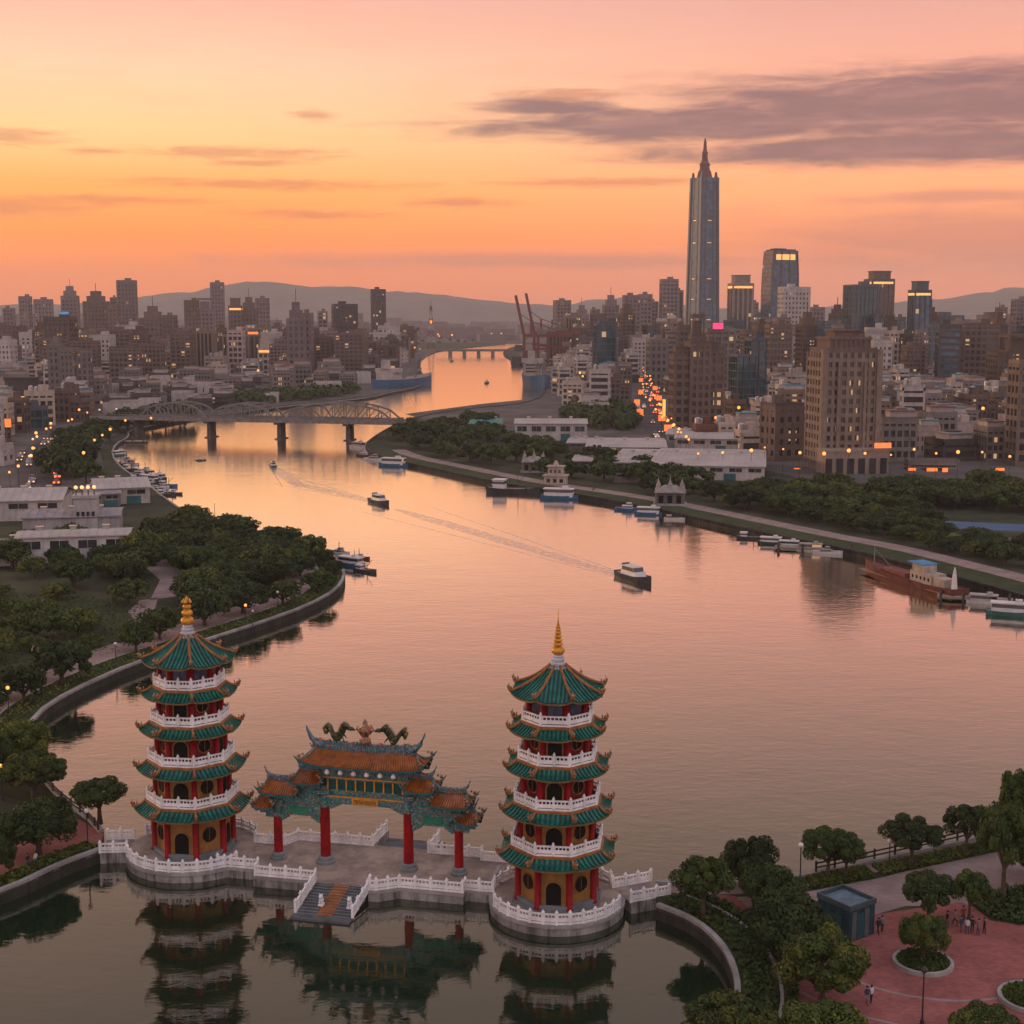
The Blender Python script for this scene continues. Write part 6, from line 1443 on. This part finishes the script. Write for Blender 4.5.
def moving(label, px, py, wpx, tail, kind='speed', hm=BWH):
    X, Y = G(px, py, 0); tx, ty = G(*tail, 0); a = math.atan2(Y - ty, X - tx); L = 1.45 * wpx / F * (Y * cos(PIT) + CH * sin(PIT)); boat(label, X, Y, L, a, hm, kind, 'speedboats under way')
    m_ = MB(); D = math.dist((X, Y), (tx, ty)); n = 26; c, s = cos(a), sin(a)
    for off, w0, w1 in ((0, 1.2, 4.5), (1, .25, .5), (-1, .25, .5)):
        vs = []
        for i in range(n + 1):
            t2 = i / n; d = L * .35 + D * t2; ww = w0 + (w1 - w0) * t2; ww *= (1 - t2) ** .4 * (.9 + .2 * random.random()) ; o = off * (L * .12 + d * .075) + random.uniform(-.1, .1)
            for k_ in (-1, 1): lx, ly = -d, o + k_ * ww; vs.append((X + lx * c - ly * s, Y + lx * s + ly * c, WLV + .03 + (.004 if off else 0)))
        m_.add(vs, [(2 * i, 2 * i + 1, 2 * i + 3, 2 * i + 2) for i in range(n)])
    return m_
fm = bpy.data.materials.new('wake_foam'); fm.use_nodes = True; k = N(fm.node_tree); bs = fm.node_tree.nodes['Principled BSDF']; bs.inputs['Base Color'].default_value = (.75, .66, .60, 1); bs.inputs['Roughness'].default_value = .5
tc = k.n('ShaderNodeTexCoord').outputs['Object']; k.inp(bs.inputs['Alpha'], k.m('MULTIPLY', k.ss(k.noise(tc, 1.3, 6, .7), .36, .72), .6))
for args in [('white speedboat with dark windows heading right, trailing a long wake', 635, 582, 40, (400, 512), 'speed', BDK), ('dark speedboat in mid river leaving a faint wake', 380, 505, 26, (292, 484), 'speed', BDK), ('dark speedboat farthest up the river', 273, 468, 15, (300, 488), 'speed', BDK)]:
    m_ = moving(*args); o = part('boat_wake_water', m_, [fm], None); o['kind'] = 'structure'
X, Y = G(201, 462, 0); boat('tiny rowing boat alone near the left harbour', X, Y, 3.4, R(5), BDK, 'speed', 'boats moored along the river')
for lab, px, py in (('tiny dark boat in the far channel, nearer', 487, 384), ('tiny dark boat in the far channel, farther', 452, 362)): X, Y = G(px, py, 0); boat(lab, X, Y, 9, R(80), BDK, 'work', 'boats moored along the river')

# ------------------------------------------------------------------ pale pavilions, piers on the banks
def pavilion(label, px, py, s, rz):
    X, Y = G(px, py, ZL); t_ = thing('pavilion', label, 'pavilion', (X, Y, ZL), R(rz)); HM = WB['grey']
    m_ = MB(); m_.box(0, 0, 0, 9 * s, 6 * s, .6 * s); part('base', m_, [CONC2], t_); m_ = MB(); m_.box(0, 0, .6 * s, 7.4 * s, 4.4 * s, 3 * s); part('wall', m_, [HM], t_)
    for i in range(3): m_ = MB(); m_.box((i - 1) * 2.4 * s, -2.22 * s, .8 * s, 1.2 * s, .1, 2.0 * s); part('door', m_, [DARK], t_)
    for i in range(4): m_ = MB(); m_.lathe([(.22 * s, .6 * s), (.2 * s, 3.6 * s)], 8, (-1.5 + i) * 2.5 * s, -2.7 * s); part('column', m_, [HM], t_)
    m_ = MB(); m_.box(0, 0, 3.6 * s, 8.6 * s, 6 * s, .4 * s, 0, 0, .97); m_.box(0, 0, 4.0 * s, 7.6 * s, 4.8 * s, 1.4 * s, 0, 0, .45)
    for x in (-3.2, 0, 3.2): m_.lathe([(.9 * s, 4.3 * s), (.6 * s, 5.4 * s), (.7 * s, 5.5 * s), (.2 * s, 6.6 * s), (.03, (7.6 if x else 8.4) * s)], 8, x * s, 0)
    part('roof', m_, [M('pavilion_roof', (.24, .21, .20), .6, .25)], t_)
pavilion('pale riverside pavilion with small spires on the peninsula bank', 534, 472, .85, -6); pavilion('pale spired pavilion by the quay in mid right bank', 670, 505, .9, -8)
def pier(label, px, py, L, wd, rz):
    X, Y = G(px, py, 1); t_ = thing('pier', label, 'pier', (X, Y, 0), R(rz)); m_ = MB(); m_.box(0, 0, .8, L, wd, .35); part('deck', m_, [DECK], t_)
    for i in range(4):
        for s in (-1, 1): m_ = MB(); m_.lathe([(.25, -1), (.25, 1.9)], 6, -L * .45 + L * .3 * i, s * wd * .45); part('pile', m_, [BARK], t_)
pier('low wooden pier left of the bridge', 128, 441, 14, 4, 0); pier('low floating pier beside the long dredger', 560, 491, 20, 3, -12); pier('low floating pier behind the white tour boats', 815, 548, 16, 2.5, -14); pier('low pier behind the rusty red coaster', 975, 598, 12, 2.5, -20)
m_ = MB(); X, Y = G(556, 489, 0); t_ = thing('ferry_landing', 'small two storey landing house beside the long dredger', 'landing', (X, Y, 1), R(-12))
m_.box(0, 0, .1, 6, 4, 2.6); m_.box(0, 0, 2.7, 6.8, 4.8, .3); m_.box(0, 0, 3.0, 4, 3, 2.2); m_.box(0, 0, 5.2, 4.8, 3.6, .3); m_.box(0, 0, 5.5, 1.6, 1.6, 1.4, 0, 0, .3); part('wall', m_, [WB['cream']], t_)
m_ = MB()
for i in range(3): m_.box(-1.8 + i * 1.8, -2.03, 1.0, 1.0, .08, 1.0); m_.box(-1.2 + i * 1.2, -1.53, 3.6, .7, .08, .9)
part('window', m_, [GL0], t_)

# ------------------------------------------------------------------ kiosk, planters, fences, lamps, people
def kiosk():
    a = G(824, 918, ZL); c = G(849, 943, ZL); d = G(874, 934, ZL)
    cx, cy_ = (a[0] + d[0]) / 2, (a[1] + d[1]) / 2; rz = math.atan2(d[1] - c[1], d[0] - c[0]); w = math.dist(c, d) * 1.0; dp = 3.2; H = 2.5
    t_ = thing('kiosk', 'blue teal metal kiosk with recessed roof on the brick plaza', 'kiosk', (c[0], c[1], ZL), rz)
    m_ = MB(); m_.box(w / 2, dp / 2, 0, w, dp, H); part('wall', m_, [M('kiosk_teal', (.014, .048, .058), .5, .3, 1.5, dirt=.3)], t_)
    m_ = MB(); m_.box(w / 2, dp / 2, H, w - .4, dp - .4, .12); part('roof', m_, [M('kiosk_roof', (.07, .13, .17), .5, .3, 1.0)], t_)
    m_ = MB()
    for s in (0, 1): m_.box(w / 2, s * dp, H - .05, w + .16, .14, .4); m_.box(s * w, dp / 2, H - .05, .14, dp - .14, .4)
    part('parapet', m_, [M('kiosk_trim', (.05, .08, .09), .6)], t_)
    m_ = MB(); m_.box(w * .16, -.03, .1, w * .18, .1, H - .3); m_.box(w * .66, -.03, .1, w * .18, .1, H - .3); part('pillar_trim', m_, [M('kiosk_grey', (.075, .085, .09), .6)], t_)
    m_ = MB(); m_.box(w * .41, -.04, .1, w * .28, .06, H * .78); part('door', m_, [M('kiosk_door', (.018, .07, .085), .4)], t_)
    m_ = MB(); m_.box(-.04, dp * .5, H * .3, .06, dp * .5, H * .4); part('shutter', m_, [M('kiosk_door', (.018, .07, .085), .4)], t_)
kiosk()
def planter(label, px, py, r):
    X, Y = G(px, py, ZL); t_ = thing('planter', label, 'planter', (X, Y, ZL)); m_ = MB(); m_.lathe([(r, 0), (r, .3), (r - .28, .3), (r - .28, .2)], 32); part('kerb', m_, [CONC2], t_)
    m_ = MB(); rs = np.random.RandomState(int(px))
    m_.lathe([(r - .3, .12), (r - .35, .22)], 28)
    for _ in range(1500):
        q_ = r * .86 * math.sqrt(rs.rand()); b = rs.rand() * 6.28; p = np.array([q_ * cos(b), q_ * sin(b), .24 + .2 * rs.rand()]); d = rs.normal(size=3); d /= np.linalg.norm(d); e = np.cross(d, rs.normal(size=3)); e /= np.linalg.norm(e); f = np.cross(d, e)
        m_.add([tuple(p - e * .14), tuple(p - f * .09), tuple(p + e * .14), tuple(p + f * .09)], [(0, 1, 2, 3)])
    o = part('planting', m_, [LF[1]], t_)
planter('round kerbed planter with a tree on the brick plaza', 923, 964, 2.15); planter('round kerbed planter cut by the right picture edge', 1034, 1000, 2.4)
def fence(label, pts, z, h=.8, step=2.0, grp=None):
    X0, Y0 = pts[0]; t_ = thing('fence', label, 'fence', (X0, Y0, z)); m_ = MB(); acc = 0
    for p, q_ in zip(pts, pts[1:]):
        L = math.dist(p, q_); a = Vector((p[0] - X0, p[1] - Y0, 0)); b = Vector((q_[0] - X0, q_[1] - Y0, 0)); n = max(1, round(L / step))
        for i in range(n): c = a + (b - a) * i / n; m_.box(c.x, c.y, 0, .16, .16, h + .08)
        for zz_ in (.4, .85): m_.beam(a + Vector((0, 0, h * zz_)), b + Vector((0, 0, h * zz_)), .09, .12)
    part('post_and_rail', m_, [DKMET], t_)
fence('dark post and rail fence along the river behind the plaza', offset([p for p in SH_F2 if p[0] > G(800, 876)[0]], -.35), ZL + .28, .85)
fence('dark fence along the left shore near the footbridge', offset([p for p in SH_L2 if G(40, 770)[1] > p[1]][:14], .5), ZL + .33, .7)
def lamp(px, py, h, mat, desc, place, grp, r=.22, globe=True, z=ZL):
    X, Y = G(px, py, z); t_ = thing('street_lamp', '', 'street lamp', (X, Y, z), 0, grp); m_ = MB(); m_.lathe([(.16, 0), (.13, .3), (.06, .35), (.05, h)], 8); part('pole', m_, [DKMET], t_)
    m_ = MB(); m_.ball((0, 0, h + r * .8), r, 10, 6); part('lamp_globe', m_, [mat], t_, smooth=True); later(t_, desc, place)
LOFF = M('unlit_globe', (.62, .55, .52), .4)
gp = 'globe lamps near the pagodas'
for px, py, h, m2 in [(9, 716, 3.2, LAMPG), (246, 626, 3.0, LAMPG), (253, 628, 2.4, LOFF), (278, 612, 3.0, LOFF), (88, 848, 3.2, LOFF), (800, 882, 3.0, LOFF), (889, 868, 2.2, LOFF), (922, 1024, 3.6, DKMET), (2, 800, 3.2, LAMPG), (215, 520, 4, LAMPG), (116, 664, 2.6, LOFF)]:
    lamp(px, py, h, m2, 'glowing orange globe lamp' if m2 == LAMPG else 'unlit dark lamp post' if m2 == DKMET else 'unlit pale globe lamp', 'among the near bank paths', gp)
X, Y = PLC; x, y = UV(-19.2, 3.9); 
random.seed(9); gp = 'street lamps in the city'
def lamps(poly_px, n, desc, place, mats=(LAMPG,), h=(6, 8), r=(.45, .7)):
    for i in range(n):
        t2 = (i + .5) / n * (len(poly_px) - 1); j = int(t2); f = t2 - j; px = poly_px[j][0] + (poly_px[j + 1][0] - poly_px[j][0]) * f + random.uniform(-5, 5); py = poly_px[j][1] + (poly_px[j + 1][1] - poly_px[j][1]) * f + random.uniform(-2.5, 2.5)
        lamp(px, py, random.uniform(*h), random.choice(mats), desc, place, gp, random.uniform(*r))
lamps([(690, 462), (668, 438), (655, 420), (646, 402), (650, 388), (646, 374)], 44, 'orange street lamp', 'on the street of red lights', r=(.25, .55))
lamps([(690, 478), (760, 476), (810, 478), (880, 478), (950, 478), (1020, 480)], 15, 'orange street lamp', 'behind the dark right bank wood', r=(.25, .55))
lamps([(560, 350), (590, 362), (600, 380), (575, 392), (560, 372)], 16, 'orange quay lamp', 'near the right cranes', h=(6, 12), r=(.5, 1.0))
lamps([(365, 370), (400, 362), (420, 352), (330, 372), (270, 382)], 14, 'orange quay lamp', 'near the left ship', h=(6, 12), r=(.5, .9))
lamps([(12, 500), (36, 480), (34, 462), (50, 446), (80, 432), (120, 424)], 18, 'warm street lamp', 'on the left riverside street', (LAMPG, LAMPG, LAMPW), r=(.25, .5))
lamps([(430, 342), (470, 338), (510, 338)], 9, 'far orange lamp', 'at the river mouth', h=(6, 9), r=(1.0, 1.5))
lamps([(150, 372), (240, 376), (300, 384), (210, 360)], 12, 'warm street lamp', 'in the district behind the bridge', h=(6, 12), r=(.7, 1.0))
lamps([(700, 440), (760, 430), (900, 440), (1000, 445)], 8, 'warm street lamp', 'between right bank blocks', h=(6, 12), r=(.5, .7))
lamps([(78, 478), (98, 462), (112, 448), (160, 440 - 8)], 6, 'warm street lamp', 'on the left harbour quay', r=(.35, .5))
for x in (113, 126): 
    pass
# cars on the two lit streets
BODY = [M('car_' + n, c, .35, .1, spec=.5) for n, c in (('white', (.6, .58, .57)), ('grey', (.2, .2, .21)), ('dark', (.05, .05, .06)), ('red', (.3, .04, .03)))]
CARP = []
for bmat in BODY:
    t_ = thing('car', '', 'car', (0, -900, 0)); m_ = MB(); m_.box(0, 0, .35, 4.4, 1.8, .65, 0, 0, .96); m_.box(-.2, 0, 1.0, 2.5, 1.6, .55, 0, 0, .78); part('body', m_, [bmat], t_); m_ = MB(); m_.box(-.2, 0, 1.05, 2.3, 1.64, .36, 0, 0, .84); part('car_window', m_, [DARK], t_)
    wm = MB(); wm.lathe([(.34, -.1), (.34, .1)], 10); wme = wm.mesh('wheel', [DKMET])
    for sx in (-1.35, 1.35):
        for sy in (-.86, .86): o = link('wheel', wme, t_, (sx, sy, .34)); o.rotation_euler = (pi / 2, 0, 0)
    for sy in (-.6, .6):
        m_ = MB(); m_.box(-2.2, sy, .62, .16, .5, .34); part('tail_light', m_, [REDL], t_); m_ = MB(); m_.box(2.18, sy, .55, .16, .44, .3); part('headlight', m_, [HEADL], t_)
    CARP.append(t_)
CN = ['white car', 'grey car', 'dark car', 'red car']
def traffic(road, n, place, grp, s0=.02, s1=.98):
    L = [0]
    for p, q_ in zip(road, road[1:]): L.append(L[-1] + math.dist(p, q_))
    used = []
    for _ in range(n * 8):
        if len(used) >= n: break
        s = random.uniform(s0, s1) * L[-1]; ln = random.choice((-1, 1)); o = random.choice((1.9, 4.8)) * ln
        if any(abs(s - a) < 7 and b == o for a, b in used): continue
        used.append((s, o)); i = max(j for j in range(len(L)) if L[j] <= s); i = min(i, len(road) - 2); f = (s - L[i]) / (L[i + 1] - L[i]); a = math.atan2(road[i + 1][1] - road[i][1], road[i + 1][0] - road[i][0])
        x, y = road[i][0] + (road[i + 1][0] - road[i][0]) * f - sin(a) * o, road[i][1] + (road[i + 1][1] - road[i][1]) * f + cos(a) * o
        k_ = random.choice((0, 0, 1, 1, 2, 2, 3)); c = dup(CARP[k_], (x, y, ZL + .03), a + (0 if ln < 0 else pi)); c['group'] = grp; later(c, CN[k_], place)
traffic(ROADR, 100, 'in traffic on the street of red lights', 'cars on the lit street'); traffic(ROADL, 34, 'on the left riverside street', 'cars on the riverside street')
for t_ in CARP:
    for ch in list(t_.children): bpy.data.objects.remove(ch)
    bpy.data.objects.remove(t_)

# people on the plaza: one continuous skinned body each, hair as a child
def person(label, px, py, face, pose, top, trs, hs=1.28, z=ZL + .02):
    X, Y = G(px, py, z); me = bpy.data.meshes.new('person'); sw = {'stand': .06, 'walk': .22, 'sit': .0}[pose]; u = hs / 1.7
    V = [(0, 0, .95), (0, 0, 1.15), (0, 0, 1.40), (0, .01, 1.50), (0, .03, 1.62), (.10, 0, .90), (.11, sw, .50), (.11, sw * 1.2 - (.08 if pose == 'walk' else 0), .07), (.11, sw * 1.2 + .12, .04), (-.10, 0, .90), (-.11, -sw * .8, .50), (-.11, -sw * 1.6, .07), (-.11, -sw * 1.6 + .13, .04),
         (.19, 0, 1.38), (.25, -sw * .5, 1.12), (.25, sw * .5 + .05, .88), (.25, sw * .5 + .08, .78), (-.19, 0, 1.38), (-.25, sw * .5, 1.12), (-.25, -sw * .2 + .08, .88), (-.25, -sw * .2 + .11, .78)]
    E_ = [(0, 1), (1, 2), (2, 3), (3, 4), (0, 5), (5, 6), (6, 7), (7, 8), (0, 9), (9, 10), (10, 11), (11, 12), (2, 13), (13, 14), (14, 15), (15, 16), (2, 17), (17, 18), (18, 19), (19, 20)]
    rad = [.15, .14, .16, .06, .105, .095, .07, .05, .04, .095, .07, .05, .04, .065, .05, .04, .04, .065, .05, .04, .04]
    me.from_pydata([(a * u, b * u, c * u) for a, b, c in V], E_, []); o = link('person', me, None, (X, Y, z), R(face)); md = o.modifiers.new('skin', 'SKIN'); o.modifiers.new('sub', 'SUBSURF').levels = 1
    for i, r_ in enumerate(rad): me.skin_vertices[0].data[i].radius = (r_ * u, r_ * u * (.75 if i in (0, 1, 2) else 1))
    me.skin_vertices[0].data[0].use_root = True
    bpy.context.view_layer.update(); ev = o.evaluated_get(bpy.context.evaluated_depsgraph_get()); nm = bpy.data.meshes.new_from_object(ev); o.modifiers.clear(); o.data = nm
    nm.materials.clear(); [nm.materials.append(q_) for q_ in (M('cloth_' + top[0], top[1], .85), M('cloth_' + trs[0], trs[1], .85), M('skin', (.36, .21, .15), .6), M('shoe', (.03, .03, .03), .6))]
    for p in nm.polygons:
        zc = p.center.z / u; ax = abs(p.center.x) / u; p.use_smooth = True
        p.material_index = 2 if zc > 1.47 or (ax > .2 and zc < .95 and zc > .7) else 0 if zc > .92 else 1 if zc > .1 else 3
    tag(o, label, 'person', 'people on the brick plaza'); h = MB(); h.ball((0, -.012 * u, 1.645 * u), .118 * u, 10, 6, 0, (1, 1.02, .95)); hr = part('hair', h, [M('hair', (.012, .010, .009), .6)], o, smooth=True)
    hr.data.transform(Matrix.Translation((0, -.012, .012))); return o
BK, BL_, GY, WT, RD_, DN = ('black', (.02, .02, .022)), ('navy', (.03, .05, .10)), ('grey', (.16, .16, .17)), ('white', (.55, .53, .52)), ('maroon', (.22, .04, .04)), ('denim', (.05, .07, .11))
for a in [('person in black walking beside the kiosk wall', 878, 934, 20, 'walk', BK, BK), ('person in grey jacket standing at the kiosk corner', 882, 932, 190, 'stand', GY, BK), ('person in dark clothes alone left of the standing group', 947, 927, 100, 'stand', BK, DN), ('person in grey walking towards the standing group', 955, 926, 250, 'walk', GY, BK),
          ('person in maroon top at the tree in the standing group', 963, 922, 180, 'stand', RD_, BK), ('person in navy at the left of the standing group', 961, 932, 40, 'stand', BL_, DN), ('person in white top in the standing group', 967, 934, 320, 'stand', WT, DN), ('person in black in the middle of the standing group', 972, 933, 170, 'stand', BK, BK), ('person in grey at the right of the standing group', 978, 935, 90, 'stand', GY, DN), ('person in dark coat rightmost of the plaza people', 984, 934, 270, 'stand', BK, BK),
          ('person in navy jacket near the bottom trees', 867, 1004, 200, 'walk', BL_, GY), ('person in white shirt near the bottom trees', 871, 1003, 30, 'stand', WT, BK)]: person(*a)
for lb, px, py in (('person in black on the left brick pavement beside the domed tree', 28, 868), ('person in white on the left brick pavement', 36, 866)): person(lb, px, py, 80, 'walk', BK if 'black' in lb else WT, DN)
# distant low city beyond the last rows, read as one mass
rs = random.Random(4); m_ = MB()
for _ in range(520):
    Y = rs.uniform(2320, 5000); X = rs.uniform(-.42, .42) * Y; h = rs.uniform(6, 26) * (1 if rs.random() < .86 else 2.0); h = min(h, Zat(rs.uniform(312, 320) if not 415 < PX(X, Y, 1)[0] < 545 else 322, Y)); m_.box(X, Y, 1, rs.uniform(18, 60), rs.uniform(15, 30), max(6, h), rs.uniform(-.3, .3))
structure('distant_city', m_, [WB['mauve']], 'stuff')
finish_labels()
